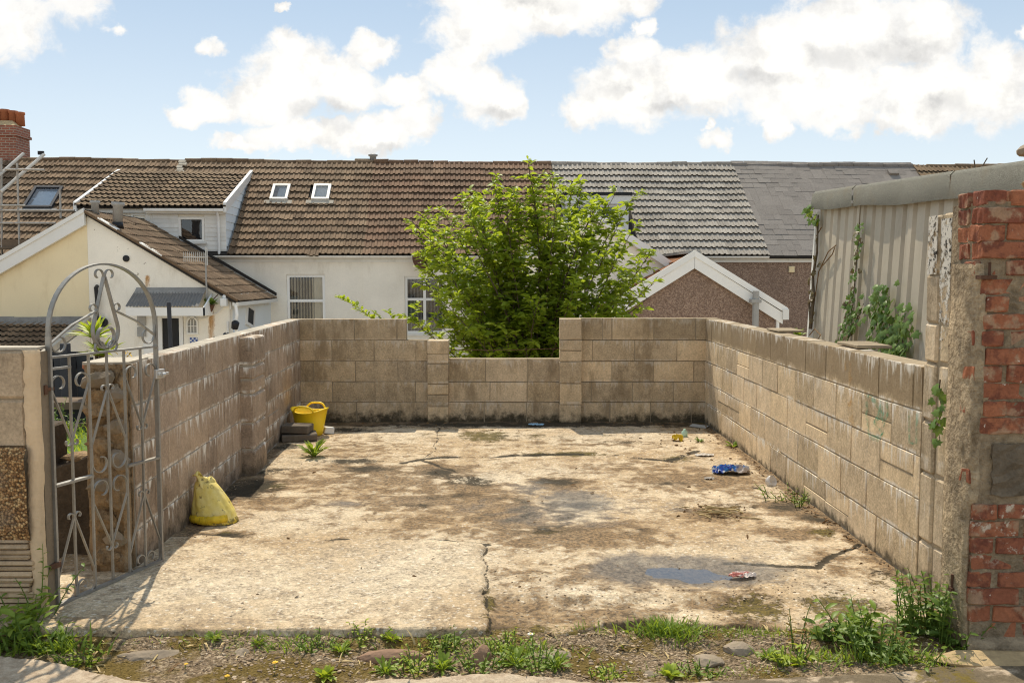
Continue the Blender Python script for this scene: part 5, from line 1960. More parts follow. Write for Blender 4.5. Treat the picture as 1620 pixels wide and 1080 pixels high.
# lean-to in front of the cream annex
l0, l1 = P(-90, 511, DA), P(136, 511, DA)
DL = 19.2
lb = P(60, 566, DL)
t = thing('lean_to', 'low lean-to with brown roof tiles under lead flashing before the cream annex', 'lean-to', (l0.x, DL, ZB))
Wl = l1.x - l0.x
rl, hl = DA - DL, l0.z - lb.z
pl = math.atan2(hl, rl)


def place_l(o):
    o.location = (0, .02, lb.z - ZB)
    o.rotation_euler = (pl, 0, 0)


tile_roof(t, Wl, math.hypot(rl, hl) - .04, 'roman', MAT['brown_tile'], place_l, None, 321)
MB().box(0, Wl, .1, .3, 0, lb.z - ZB - .08).build('front_wall', MAT['white_render'], t)
MB().poly([(Wl, .1, 0), (Wl, rl - .02, 0), (Wl, rl - .02, l0.z - ZB - .06), (Wl, .1, lb.z - ZB - .06)], (.10, 0, 0)).build('end_wall', MAT['white_render'], t)
MB().poly([(Wl + .0, -.05, lb.z - ZB - .05), (Wl, rl - .03, l0.z - ZB + .0), (Wl, rl - .03, l0.z - ZB + .13), (Wl, -.05, lb.z - ZB + .09)], (.13, 0, 0)).build('verge_coping', MAT['mortar_pale'], t)
n = int(Wl / .5)
for i in range(n):
    MB().box(i * Wl / n, (i + 1) * Wl / n - .006, rl - .045 - .003 * (i % 2), rl - .012, l0.z - ZB - .05, l0.z - ZB + .14 + .006 * (i % 3)).poly([(i * Wl / n, rl - .05, l0.z - ZB - .0), ((i + 1) * Wl / n - .006, rl - .05, l0.z - ZB - .0), ((i + 1) * Wl / n - .006, rl - .22, l0.z - ZB - .02), (i * Wl / n, rl - .22, l0.z - ZB - .02)], (0, 0, .02)).build('lead_flashing', MAT['lead'], t)

# black soil pipe on the gable
q0, q1, q2 = P(151, 453, DA - .12), P(153, 492, DA - .12), P(160, 512, DA - .12)
t = thing('drain_pipe', 'black drain pipe with a round end on the white gable seen through the gate', 'pipe', (q1.x, q1.y, q1.z))
MB().tube([(q0.x - q1.x, .08, q0.z - q1.z), (0.0, 0, q0.z - q1.z - .02), (.02, 0, .15), (-.01, 0, 0), (.0, 0, -.14), (.06, 0, -.22)], .045, 10).build('pipe', MAT['black_plastic'], t)
MB().lathe([(.06, -.05), (.11, -.04), (.11, .05), (.055, .05), (.055, .0)], 18, Matrix.Translation((.14, -.02, -.26)) @ Matrix.Rotation(math.pi / 2, 4, 'X')).build('end_ring', MAT['black_plastic'], t, True)

# ornaments on the white wall
q = P(305, 514, DA)
t = thing('wall_plaque', 'arched cream plaque shaped like a window hanging on the white annex wall', 'plaque', (q.x, DA - .005, q.z))
fr = MB()
n = 14
out = [(-.13, -.22), (.13, -.22)] + [(.13 * math.cos(math.pi * i / n), .05 + .15 * math.sin(math.pi * i / n)) for i in range(n + 1)]
inn = [(x * .78, z * .80) for x, z in out]
k = len(out)
for (x, z) in out:
    fr.v.append((x, -.05, z))
for (x, z) in inn:
    fr.v.append((x, -.05, z))
for (x, z) in out:
    fr.v.append((x, 0, z))
for (x, z) in inn:
    fr.v.append((x, -.01, z))
for i in range(k):
    j = (i + 1) % k
    fr.f += [(i, j, k + j, k + i), (2 * k + i, 2 * k + j, j, i), (k + i, k + j, 3 * k + j, 3 * k + i)]
fr.build('frame', MAT['white_paint'], t)
MB().poly([(x, -.012, z) for x, z in inn], (0, .006, 0)).build('backing', MAT['grey_pipe'], t)
for x in (-.035, .035):
    MB().box(x - .008, x + .008, -.04, -.013, -.17, .13).build('bar', MAT['white_paint'], t)
MB().box(-.10, .10, -.039, -.014, -.03, -.012).build('bar', MAT['white_paint'], t)
q = P(307, 540, DA)
m, b = newmat('blue_tile_print')
tc = b.obj()
x, y, z = b.xyz(tc)
ck = b.m('MULTIPLY', b.m('SINE', b.m('MULTIPLY', x, 70)), b.m('SINE', b.m('MULTIPLY', z, 70)))
b.out(b.bsdf(b.mix(b.ss(ck, -.1, .2), (.05, .10, .30), (.62, .63, .66)), .4))
o = MB().box(-.09, .09, -.02, 0, -.09, .09).build('wall_tile', m, None, loc=(q.x, DA - .004, q.z), bevel=.006)
tag(o, 'small square blue and white patterned tile on the white annex wall', 'tile')
q = P(334, 482, DA - .1)
t = thing('wall_plant', 'small green plant growing in a rusty bracket pot on the annex wall', 'plant', (q.x, DA - .14, q.z))
MB().lathe([(.03, -.16), (.09, -.02), (.10, .0)], 12).build('pot', MAT['rust'], t, True)
WALLPLANT = t
q = P(372, 514, DA - .14)
o = MB().lathe([(.02, -.10), (.08, -.08), (.09, .06), (.05, .10)], 12).build('wall_lamp', MAT['black_plastic'], None, True, loc=(q.x, q.y, q.z), rot=(.4, .3, 0))
tag(o, 'black wall lamp at the corner of the white annex', 'lamp')
q = P(355, 478, DA - .1)
o = MB().box(-.07, .07, -.1, .09, -.09, .09).lathe([(.05, .09), (.04, .16), (.01, .17)], 10).build('junction_box', MAT['white_upvc'], None, loc=(q.x, q.y, q.z), bevel=.01)
tag(o, 'white cable box high on the annex wall beside the aerial', 'box')
a_ = [P(272, 492, DA - .04), P(300, 503, DA - .05), P(322, 504, DA - .05), P(345, 494, DA - .05), P(356, 482, DA - .04)]
o = MB().tube(a_, .010, 5).build('cable', MAT['white_paint'])
tag(o, 'pale slack cable drooping across the white annex wall', 'cable')

# ---- white annex half hidden by the tree
DW = 22.6
wa, we = P(934, 334, DW), P(1042, 406, DW)
t = thing('rear_annex', 'white gabled annex mostly hidden behind the leafy tree', 'annex', (wa.x, DW, ZB))
az2, ex2, ez2 = wa.z - ZB, we.x - wa.x, we.z - ZB
sl2 = (az2 - ez2) / ex2
MB().poly([(-ex2, 0, 0), (ex2 + .3, 0, 0), (ex2 + .3, 0, ez2 - .1 - .3 * sl2), (0, 0, az2 - .1), (-ex2, 0, ez2 - .1)], (0, .2, 0)).build('wall', MAT['white_render'], t)
for sg in (-1, 1):
    xe = sg * (ex2 + .35)
    ze_ = az2 - sl2 * abs(xe)
    MB().poly([(0, -.1, az2), (xe, -.1, ze_), (xe, 3.3, ze_), (0, 3.3, az2)], (0, 0, .06)).build('roof', MAT['under'], t)
    MB().poly([(0, -.14, az2 + .08), (xe, -.14, ze_ + .08), (xe, -.14, ze_ - .14), (0, -.14, az2 - .14)], (0, .05, 0)).build('barge_board', MAT['white_upvc'], t)

# ---- pebbledash annex
DPB = 21.2
pa, pr_ = P(1098, 405, DPB), P(1241, 494, DPB)
t = thing('rear_annex', 'brown pebbledash gabled annex with bright white barge boards', 'annex', (pa.x, DPB, ZB))
azp, exp_, ezp = pa.z - ZB, pr_.x - pa.x, pr_.z - ZB
slp = math.atan2(azp - ezp, exp_)
xw = exp_ - .22
MB().poly([(-xw, 0, 0), (xw, 0, 0), (xw, 0, ezp - .05), (0, 0, azp - .12), (-xw, 0, ezp - .05)], (0, .22, 0)).build('wall', MAT['pebble'], t)
DBp = TO.y + .055 * pa.x
MB().box(xw - .2, xw, .22, DBp - DPB, 0, ezp).box(-xw, -xw + .2, .22, DBp - DPB, 0, ezp).build('side_wall', MAT['pebble'], t)
Lp = math.hypot(exp_, azp - ezp)


def place_pl(o):
    c, s = math.cos(slp), math.sin(slp)
    basis(o, (0, -1, 0), (c, 0, s), (-s, 0, c), (-exp_ + .02, DBp - DPB + .2, ezp + .03))


def place_pr(o):
    c, s = math.cos(slp), math.sin(slp)
    basis(o, (0, 1, 0), (-c, 0, s), (s, 0, c), (exp_ - .02, -.05, ezp + .03))


tile_roof(t, DBp - DPB + .22, Lp - .02, 'roman', MAT['orange_tile'], place_pl, None, 341)
MB().poly([(exp_, -.05, ezp + .02), (exp_, DBp - DPB, ezp + .02), (0, DBp - DPB, azp + .02), (0, -.05, azp + .02)], (0, 0, .05)).build('roof', MAT['under'], t)
for sg in (-1, 1):
    x1 = sg * exp_
    MB().poly([(0, -.12, azp + .13), (x1 * 1.02, -.12, ezp + .11), (x1 * 1.02, -.12, ezp - .04), (0, -.12, azp - .02)], (0, .09, 0)).build('barge_cap', MAT['white_upvc'], t)
    MB().poly([(sg * .004, -.095, azp - .02), (x1 * .97, -.095, ezp + .0), (x1 * .97, -.095, ezp - .26), (sg * .004, -.095, azp - .28)], (0, .07, 0)).build('barge_board', MAT['white_upvc'], t)
    MB().box(min(x1 * .965, x1 * 1.03), max(x1 * .965, x1 * 1.03), -.15, -.08, ezp - .16, ezp + .08).build('barge_end', MAT['white_upvc'], t)
for i in range(8):
    MB().box(-.14, .14, i * .5 - .04, i * .5 + .44, azp + .06, azp + .12 + .006 * (i % 2)).build('ridge_flashing', MAT['lead'], t)
MB().tube([(xw + .06, -.04, ezp - .12), (xw + .03, -.06, .2)], .04, 8).build('downpipe', MAT['white_upvc'], t)
q0, q1 = P(1196, 460, DPB - .25), P(1194, 520, DPB - .25)
vp = MB().tube([(q1.x - pa.x, -.25, 0.3), (q0.x - pa.x, -.25, q0.z - ZB)], .075, 10).build('vent_pipe', MAT['grey_pipe'], t)
q = P(1196, 476, DPB - .25)
MB().box(-.12, .10, -.09, .16, -.04, .04).build('bracket', MAT['grey_pipe'], t, loc=(q.x - pa.x, -.25, q.z - ZB))

# ================================================================== LEAVES
LEAFM = {}


def leaf_mesh(kind, mat, k=0):
    key = (kind, mat.name, k)
    if key in LEAFM:
        return LEAFM[key]
    rr = random.Random(hash(kind) % 97 + k * 13)
    if kind == 'ivy':
        out = [(0, 0), (.28, -.10), (.52, .10), (.36, .34), (.50, .62), (.20, .62), (0, 1.0), (-.20, .62), (-.50, .62), (-.36, .34), (-.52, .10), (-.28, -.10)]
        vs = [(0, .3, .06)] + [(x, y, -.10 * abs(x) - .10 * y * y + rr.uniform(-.04, .04)) for x, y in out]
        fs = [(0, 1 + i, 1 + (i + 1) % len(out)) for i in range(len(out))]
    else:
        prof = {'lance': [(0, .06), (.22, .55), (.5, 1), (.78, .65), (1, .02)], 'dock': [(0, .10), (.2, .75), (.5, 1), (.8, .8), (1, .1)],
                'blade': [(0, .8), (.3, 1), (.6, .8), (.85, .45), (1, .02)], 'tooth': [(0, .15), (.15, .5), (.3, .30), (.45, .8), (.6, .5), (.75, 1), (1, .08)]}[kind]
        wd = {'lance': .25, 'dock': .19, 'blade': .045, 'tooth': .15}[kind]
        cv = {'lance': .30, 'dock': .35, 'blade': .35, 'tooth': .40}[kind] * rr.uniform(.6, 1.5)
        vs, fs = [], []
        for t, h in prof:
            z = -cv * t * t
            y = t * (1 - .12 * cv * t)
            tw = rr.uniform(-.05, .05)
            vs += [(-wd * h, y, z + wd * h * .35 + tw * h), (0, y, z), (wd * h, y, z + wd * h * .35 - tw * h)]
        for i in range(len(prof) - 1):
            a = i * 3
            fs += [(a, a + 1, a + 4, a + 3), (a + 1, a + 2, a + 5, a + 4)]
    me = D.meshes.new('leaf')
    me.from_pydata(vs, [], fs)
    me.materials.append(mat)
    me.polygons.foreach_set('use_smooth', [True] * len(me.polygons))
    LEAFM[key] = me
    return me


def leaf_frame(d, up, roll=0.0):
    y = Vector(d).normalized()
    x = y.cross(Vector(up))
    x = x.normalized() if x.length > 1e-4 else y.orthogonal().normalized()
    z = x.cross(y)
    m = Matrix((x, y, z)).transposed()
    return m @ Matrix.Rotation(roll, 3, 'Y')


def put_leaf(parent, me, p, d, size, roll, up=(0, 0, 1), name='leaf'):
    o = D.objects.new(name, me)
    COL.objects.link(o)
    o.parent = parent
    o.matrix_basis = Matrix.Translation(p) @ (leaf_frame(d, up, roll) * size).to_4x4()
    return o


def bake_leaves(name, items, parent, kind='stuff', mat=None):
    """items: (mesh, p, d, size, roll): joined into one mesh"""
    V, F, n = [], [], 0
    cache = {}
    for me, p, d, size, roll in items:
        if me.name not in cache:
            cache[me.name] = (np.array([v.co[:] for v in me.vertices]), [tuple(f.vertices) for f in me.polygons])
        vs, fs = cache[me.name]
        M3 = np.array(leaf_frame(d, (0, 0, 1), roll))
        V.append((vs * size) @ M3.T + np.array(p))
        F += [tuple(i + n for i in f) for f in fs]
        n += len(vs)
    me = D.meshes.new(name)
    me.from_pydata(np.concatenate(V).tolist(), [], F)
    me.materials.append(mat)
    me.polygons.foreach_set('use_smooth', [True] * len(me.polygons))
    o = inst(name, me, parent)
    if kind:
        o['kind'] = kind
    return o


def rosette(name, label, cat, loc, n, lo, hi, tilt0, tilt1, kind, mat, group=None, seed=1, size_w=1.0):
    """leaves rising from one root"""
    rr = random.Random(seed)
    t = thing(name, label, cat, loc, 0, group)
    for i in range(n):
        a = i * 2.399 + rr.uniform(-.4, .4)
        ti = rr.uniform(tilt0, tilt1)
        d = Vector((math.cos(a) * math.sin(ti), math.sin(a) * math.sin(ti), math.cos(ti)))
        o = put_leaf(t, leaf_mesh(kind, mat, i % 4), (math.cos(a) * .01, math.sin(a) * .01, 0), d, rr.uniform(lo, hi), rr.uniform(-.5, .5))
        o.scale = (o.scale[0] * size_w, o.scale[1], o.scale[2])
    return t


def bushy(name, label, cat, loc, stems, h0, h1, leaf_lo, leaf_hi, step, kind, mat, spread=.5, group=None, seed=1, smat='weed_dark', maxleaf=240, foot=.05):
    """several leafy stems"""
    rr = random.Random(seed)
    t = thing(name, label, cat, loc, 0, group)
    sm = MB()
    items = []
    for s in range(stems):
        a = rr.uniform(0, 6.28)
        ln = rr.uniform(0, spread)
        h = rr.uniform(h0, h1)
        b0 = Vector((math.cos(a) * foot * rr.random(), math.sin(a) * foot * rr.random(), -.01))
        tip = b0 + Vector((math.cos(a) * ln * h, math.sin(a) * ln * h, h))
        mid = (b0 + tip) / 2 + Vector((rr.uniform(-.1, .1) * h, rr.uniform(-.1, .1) * h, .1 * h))
        pts = [(b0 * (1 - u) ** 2 + mid * 2 * u * (1 - u) + tip * u * u) for u in [k / 5 for k in range(6)]]
        sm.tube(pts, [.0035, .003, .0028, .0024, .002, .0012], 5)
        u = .12
        k = 0
        while u < 1.0:
            p = b0 * (1 - u) ** 2 + mid * 2 * u * (1 - u) + tip * u * u
            az = k * 2.4 + rr.uniform(-.5, .5)
            el = rr.uniform(.05, .9)
            d = Vector((math.cos(az) * math.cos(el), math.sin(az) * math.cos(el), math.sin(el)))
            items.append((leaf_mesh(kind, mat, k % 4), p, d, rr.uniform(leaf_lo, leaf_hi) * (1.1 - .5 * u), rr.uniform(-.6, .6)))
            k += 1
            u += step / h * rr.uniform(.7, 1.3)
    sm.build('stems', MAT[smat], t)
    if len(items) > maxleaf:
        items.sort(key=lambda q: q[1].y)
        bake_leaves('foliage', items[maxleaf:], t, 'stuff', mat)
        items = items[:maxleaf]
    for me, p, d, s, r in items:
        put_leaf(t, me, p, d, s, r)
    return t


# ================================================================== TREE BEHIND THE LOW NOTCH
DT = 13.2
tb = P(845, 560, DT)
tb.z = -.85
TREE = thing('leafy_tree', 'leafy many stemmed young tree with yellow green leaves standing behind the low notch', 'tree', tb)
rt = random.Random(77)
tips = [(662, 335), (690, 350), (720, 292), (737, 300), (757, 288), (779, 262), (800, 300), (818, 330), (836, 246), (845, 285), (868, 262), (884, 278), (905, 272), (921, 278), (941, 300),
        (974, 290), (985, 325), (1000, 365), (1036, 392), (1034, 448), (1028, 470), (1010, 430), (655, 372), (664, 405), (668, 440), (690, 470), (684, 505), (700, 405), (735, 370), (760, 350),
        (790, 380), (830, 380), (860, 350), (900, 360), (930, 385), (960, 400), (985, 440), (990, 490), (950, 480), (910, 450), (870, 430), (830, 440), (790, 450), (750, 430), (720, 450), (715, 510), (695, 490), (705, 545), (1005, 500), (975, 470), (670, 425), (1015, 410), (745, 480), (815, 480), (935, 520), (640, 500), (725, 530), (855, 470), (1000, 300), (650, 350),
        (760, 500), (800, 520), (850, 500), (890, 500), (735, 540), (780, 550), (830, 550), (870, 540), (940, 330), (700, 320), (810, 290), (960, 340), (745, 330), (880, 320)]
wood = MB()
items = []
prune = lambda p: False
for i, (px, py) in enumerate(tips):
    dd = DT + rt.uniform(-1.0, 1.0)
    tip = P(px, py + (14 if py < 330 else 0), dd) - tb
    a0 = Vector((rt.uniform(-.16, .16), rt.uniform(-.12, .12), 0))
    mid = Vector((tip.x * .35 + rt.uniform(-.3, .3), tip.y * .35 + rt.uniform(-.3, .3), tip.z * .58))
    L = tip.length
    pt = lambda u: a0 * (1 - u) ** 2 + mid * 2 * u * (1 - u) + tip * u * u
    big = i % 4 == 0
    n = 9
    wood.tube([pt(k / n) + Vector((rt.uniform(-.012, .012), rt.uniform(-.012, .012), 0)) for k in range(n + 1)], [(.024 if big else .012) * (1 - .88 * k / n) + .002 for k in range(n + 1)], 6)
    nt = int(L * 9.6)
    for k in range(nt):
        u = .22 + .77 * (k + rt.random()) / nt
        p0 = pt(u)
        if p0.z + tb.z < -.1:
            continue
        az = rt.uniform(0, 6.28)
        el = rt.uniform(.1, 1.1)
        tl = rt.uniform(.16, .46) * (1.15 - .55 * u)
        d = Vector((math.cos(az) * math.cos(el), math.sin(az) * math.cos(el), math.sin(el)))
        e = p0 + d * tl + Vector((0, 0, -.05 * tl))
        m_ = p0 + d * tl * .5 + Vector((0, 0, .03))
        wood.tube([p0, m_, e], [.005, .0035, .0015], 4, False)
        nl = int(tl / .023) + 2
        for q in range(nl):
            v = (q + .6) / nl
            pp = p0 * (1 - v) ** 2 + m_ * 2 * v * (1 - v) + e * v * v
            la = rt.uniform(0, 6.28)
            ld = (d * .55 + Vector((math.cos(la), math.sin(la), rt.uniform(-.55, .45))) * .8)
            items.append((leaf_mesh('lance', MAT['tree_leaf'], rt.randrange(4)), pp, ld.normalized(), rt.uniform(.085, .145), rt.uniform(-.7, .7)))
        items.append((leaf_mesh('lance', MAT['tree_leaf'], 1), e, (d + Vector((0, 0, .6))).normalized(), rt.uniform(.05, .08), 0))
wood.build('branches', MAT['trunk'], TREE, True)
items.sort(key=lambda q: q[1].y)
front, rest = items[:300], items[300:]
bake_leaves('foliage', rest, TREE, 'stuff', MAT['tree_leaf'])
for me, p, d, s, r in front:
    put_leaf(TREE, me, p, d, s, r)
NTREE = len(items)

# sprig reaching over the back wall
sb = P(640, 520, 11.6)
SPR = thing('leafy_shoot', 'long leafy shoot leaning out over the top of the back wall', 'plant', (sb.x, sb.y, .45))
rs = random.Random(5)
wd = MB()
for tipx, tipy, nn in ((531, 470, 26), (612, 492, 12), (560, 488, 12), (590, 494, 10)):
    tip = P(tipx, tipy, 11.5 + rs.uniform(-.15, .15)) - Vector((sb.x, sb.y, .45))
    mid = Vector((tip.x * .4, tip.y * .5, tip.z * .85))
    f = lambda u: mid * 2 * u * (1 - u) + tip * u * u
    wd.tube([f(k / 7) for k in range(8)], [.007 - .0008 * k for k in range(8)], 5)
    for k in range(nn * 2):
        u = .42 + .58 * k / (nn * 2)
        la = rs.uniform(0, 6.28)
        d = (tip.normalized() + Vector((math.cos(la), math.sin(la), rs.uniform(-.5, .7)))).normalized()
        put_leaf(SPR, leaf_mesh('lance', MAT['tree_leaf'], k % 4), f(u), d, rs.uniform(.06, .10), rs.uniform(-.6, .6))
wd.build('stems', MAT['trunk'], SPR)
# wire across the notch
a_, c_ = P(709, 553, 10.33), P(886, 551, 10.33)
tag(MB().tube([a_, (a_ + c_) / 2 + Vector((0, 0, -.012)), c_], .004, 5).build('wire', MAT['rust']), 'thin rusty wire stretched across the notch before the tree', 'wire')

# ================================================================== SHED ON THE RIGHT
SX = lambda d: 3.44 - .0457 * (10.5 - d)
D0, D1 = 10.5, 4.2
dirs = Vector((SX(D1) - SX(D0), D1 - D0, 0))
Lsh = dirs.length
ash = math.atan2(dirs.y, dirs.x)
SHED = thing('shed', 'grey corrugated metal shed with green mineral felt edging, ivy on its side', 'shed', (SX(D0), D0, -.7), ash)
ztop = lambda s: 2.40 - .225 * s / 4.6
LEAN = -.045
MAT['clad'] = M_plain('grey_cladding', (.50, .44, .345), .5, .07, 2.5, .12, .004, 40, spec=.35, dirt=(.24, .19, .13), dirt_amt=.35)
x = 0
nsheet = 0
pitch_ = .262
while x < Lsh:
    xe = min(x + pitch_ * 5, Lsh)
    mb = MB()
    pr = []
    k = x
    while k < xe - .01:
        pr += [(k, 0), (k + .085, 0), (k + .105, .034), (k + .165, .034), (k + .185, 0)]
        k += pitch_
    pr.append((xe, 0))
    for q, dpt in pr:
        mb.v += [(q, dpt - LEAN * .0 + .012 * (nsheet % 2), -.0), (q, dpt + .012 * (nsheet % 2), ztop(q) + .70 - .02)]
    for i in range(len(pr) - 1):
        mb.f.append((2 * i, 2 * i + 2, 2 * i + 3, 2 * i + 1))
    # shear so that the old wall leans
    mb.v = [(a, b_ - .048 * (2.9 - c), c) for a, b_, c in mb.v]
    mb.build('cladding_sheet', MAT['clad'], SHED)
    x = xe
    nsheet += 1
# felt edging, in strips


def M_felt():
    m, b = newmat('mineral_felt')
    p = b.pos()
    n = b.noise(p, 150, 3, .7)
    n2 = b.noise(p, 4, 6, .65)
    c = b.mix(b.ss(n, .35, .65), (.09, .088, .072), (.29, .28, .235))
    c = b.mix(b.ss(n2, .5, .7, 0, .5), c, (.20, .17, .12))
    b.out(b.bsdf(c, .95, b.bump(b.m('ADD', n, b.m('MULTIPLY', n2, .6)), .5, .008), 0, .2))
    return m


MAT['felt'] = M_felt()
cuts = [-.20, .26, 1.25, 2.55, 3.55, 4.6, 5.6, Lsh]
rr = random.Random(4)
for i, (a, b_) in enumerate(zip(cuts[:-1], cuts[1:])):
    mb = MB()
    nseg = 8
    for j in range(nseg + 1):
        q = a + (b_ - a) * j / nseg + (.006 if j == 0 else 0)
        wv = .012 * math.sin(q * 5 + i)
        drop = .185 + .010 * math.sin(q * 3.1) + .02 * (q / Lsh)
        zt_ = ztop(q) + .75
        off = -.05 - .006 * (i % 2)
        mb.v += [(q, .35, zt_ + .115), (q, off + .03, zt_ + .10), (q, off, zt_ + .07), (q, off - .012 + wv, zt_ - drop + .12), (q, off - .008 + wv, zt_ - drop + .08)]
    for j in range(nseg):
        for k in range(4):
            mb.f.append((j * 5 + k, j * 5 + 5 + k, j * 5 + 6 + k, j * 5 + 1 + k))
    mb.build('felt_strip', MAT['felt'], SHED, True)
MB().poly([(-.06, .34, ztop(0) + .80), (Lsh, .34, ztop(Lsh) + .80), (Lsh, 3.2, ztop(Lsh) + 1.0), (-.06, 3.2, ztop(0) + 1.0)], (0, 0, -.05)).build('roof', MAT['felt'], SHED)
MB().poly([(-.045, .0, 0), (-.045, 3.1, 0), (-.045, 3.1, ztop(0) + .85), (-.045, 0, ztop(0) + .68)], (.03, 0, 0)).build('end_wall', MAT['clad'], SHED)
mb = MB().box(-.09, -.03, -.05, .04, 0, ztop(0) + .62)
mb.v = [(a, b_ - .048 * (2.9 - c), c) for a, b_, c in mb.v]
mb.build('corner_trim', MAT['white_paint'], SHED)

# ivy on the shed and walls
def ivy(name, label, paths, parent_loc, n_per_m, lo, hi, mat, wid, seed, face, stemr=.006, old=None):
    rr = random.Random(seed)
    t = thing(name, label, 'climbing plant', parent_loc)
    L0 = Vector(parent_loc)
    sm = MB()
    cnt = 0
    for pts in paths:
        pts = [Vector(p) - L0 for p in pts]
        sm.tube(pts, [stemr * (1 - .6 * i / max(1, len(pts) - 1)) for i in range(len(pts))], 5)
        for a, b_ in zip(pts[:-1], pts[1:]):
            for k in range(max(1, int((b_ - a).length * n_per_m))):
                if cnt >= 290:
                    break
                p = a.lerp(b_, rr.random()) + Vector((rr.gauss(0, wid) * abs(face[1]) + rr.uniform(0, .03) * face[0], rr.gauss(0, wid) * abs(face[0]) + rr.uniform(0, .05) * face[1], rr.gauss(0, wid * .5)))
                nrm = Vector((face[0] + rr.uniform(-.5, .5), face[1] + rr.uniform(-.5, .5), rr.uniform(-.1, .8)))
                d = Vector((rr.uniform(-1, 1), rr.uniform(-1, 1), rr.uniform(-1.0, .2)))
                d = d - nrm * d.dot(nrm) / nrm.length_squared
                put_leaf(t, leaf_mesh('ivy', MAT[old if old and rr.random() < .3 else mat], cnt % 4), p, d.normalized(), rr.uniform(lo, hi), 0, nrm)
                cnt += 1
    sm.build('stems', MAT['trunk'], t)
    return t


def on_shed(px, py, off=.05):
    r = ray(px, py)
    # intersect with the shed side plane
    n = Vector((-dirs.y, dirs.x, 0)).normalized()
    p0 = Vector((SX(D0), D0, 0))
    k = n.dot(p0 - CAMP) / n.dot(r)
    q = CAMP + r * k
    nn = n if n.dot(CAMP - q) > 0 else -n
    q.x -= .048 * (2.9 - (q.z + .7))
    return q + nn * off


nsh = Vector((-.98, -.05, 0))
ivy('ivy_climber', 'big bright green ivy clump climbing the shed beside the pier', [[on_shed(1440, 575), on_shed(1425, 510), on_shed(1412, 452)], [on_shed(1450, 570), on_shed(1447, 530), on_shed(1450, 490)], [on_shed(1415, 560), on_shed(1405, 515), on_shed(1400, 480)], [on_shed(1435, 570), on_shed(1430, 530)], [on_shed(1445, 575), on_shed(1455, 540)]],
    tuple(on_shed(1440, 590, .02)), 150, .045, .085, 'ivy_leaf', .11, 1, (-1, -.1))
ivy('ivy_climber', 'thin old ivy strand with sparse leaves up the middle of the shed', [[on_shed(1358, 550), on_shed(1362, 500), on_shed(1366, 440), on_shed(1369, 380), on_shed(1369, 352)], [on_shed(1345, 550), on_shed(1355, 515), on_shed(1360, 470)], [on_shed(1340, 552), on_shed(1350, 530)], [on_shed(1360, 535), on_shed(1372, 505), on_shed(1382, 480)]],
    tuple(on_shed(1350, 560, .02)), 95, .035, .065, 'ivy_leaf', .05, 2, (-1, -.1), old='ivy_old')
ivy('ivy_climber', 'mostly dead brown ivy stem up the far corner of the shed', [[on_shed(1297, 520), on_shed(1300, 470), on_shed(1297, 440), on_shed(1302, 400), on_shed(1301, 340)], [on_shed(1297, 505), on_shed(1294, 480), on_shed(1299, 460)]],
    tuple(on_shed(1297, 540, .02)), 14, .05, .085, 'ivy_old', .04, 3, (-1, -.2), .022)
ivy('ivy_climber', 'small green ivy tuft under the felt at the far end of the shed roof', [[on_shed(1296, 345, .08), on_shed(1290, 335, .1), on_shed(1296, 328, .1)], [on_shed(1296, 345, .08), on_shed(1304, 350, .08)]],
    tuple(on_shed(1297, 345, .05)), 80, .04, .07, 'ivy_leaf', .04, 4, (-1, -.3), .008, old='lime_leaf')
# dead stems on the cladding
mb = MB()
for pts in ([(1300, 470), (1304, 430), (1318, 398), (1330, 388)], [(1310, 420), (1325, 402), (1328, 392)], [(1290, 535), (1302, 520), (1312, 530), (1306, 540)], [(1294, 380), (1305, 360)]):
    mb.tube([on_shed(*q, .035) for q in pts], .006, 5)
tag(mb.build('dead_stem', MAT['dry']), 'bare dead creeper stems clinging to the left of the shed cladding', 'plant')


def on_pier(px, py, off=.02):
    r = ray(px, py)
    k = 2.10 / r.x
    return Vector((2.10 - off, r.y * k, CAMZ + r.z * k))


ivy('ivy_climber', 'short trail of glossy ivy hanging down the gap between block pier and brick pillar', [[on_pier(1494, 600), on_pier(1492, 622), on_pier(1496, 645)], [on_pier(1497, 650), on_pier(1490, 672), on_pier(1494, 700)]],
    tuple(on_pier(1496, 610)), 62, .035, .058, 'ivy_leaf', .016, 6, (-1, -.4), .004)
# twigs against the sky behind the shed
a_ = P(1545, 270, 9.0)
tag(MB().tube([P(1543, 268, 9.), P(1541, 253, 9.)], .006, 4).tube([P(1551, 268, 9.), P(1556, 260, 9.), P(1562, 250, 9.)], .006, 4).build('bare_twigs', MAT['trunk']), 'two bare twigs sticking up above the shed roof', 'plant')
# tuft growing in the wall top beside the shed
rosette('weed', 'small green weed rooted behind the right wall top near the loose slab', 'weed', tuple(P(1262, 532, 8.5)), 14, .06, .12, .2, 1.1, 'dock', MAT['weed_leaf'], seed=9)

# ================================================================== GATE
gh = Vector((-2.195, 4.385, .012))
ge = Vector((-1.965, 5.10))
ga = math.atan2(ge.y - gh.y, ge.x - gh.x)
GW = (Vector((ge.x, ge.y)) - Vector((gh.x, gh.y))).length
GATE = thing('iron_gate', 'grey wrought iron garden gate with an arched top and scrolls', 'gate', gh, ga)
gm = MAT['galv']


def part(name, path, w=.022, t_=.008, mat=None):
    return MB().strip(path, w, t_).build(name, mat or gm, GATE)


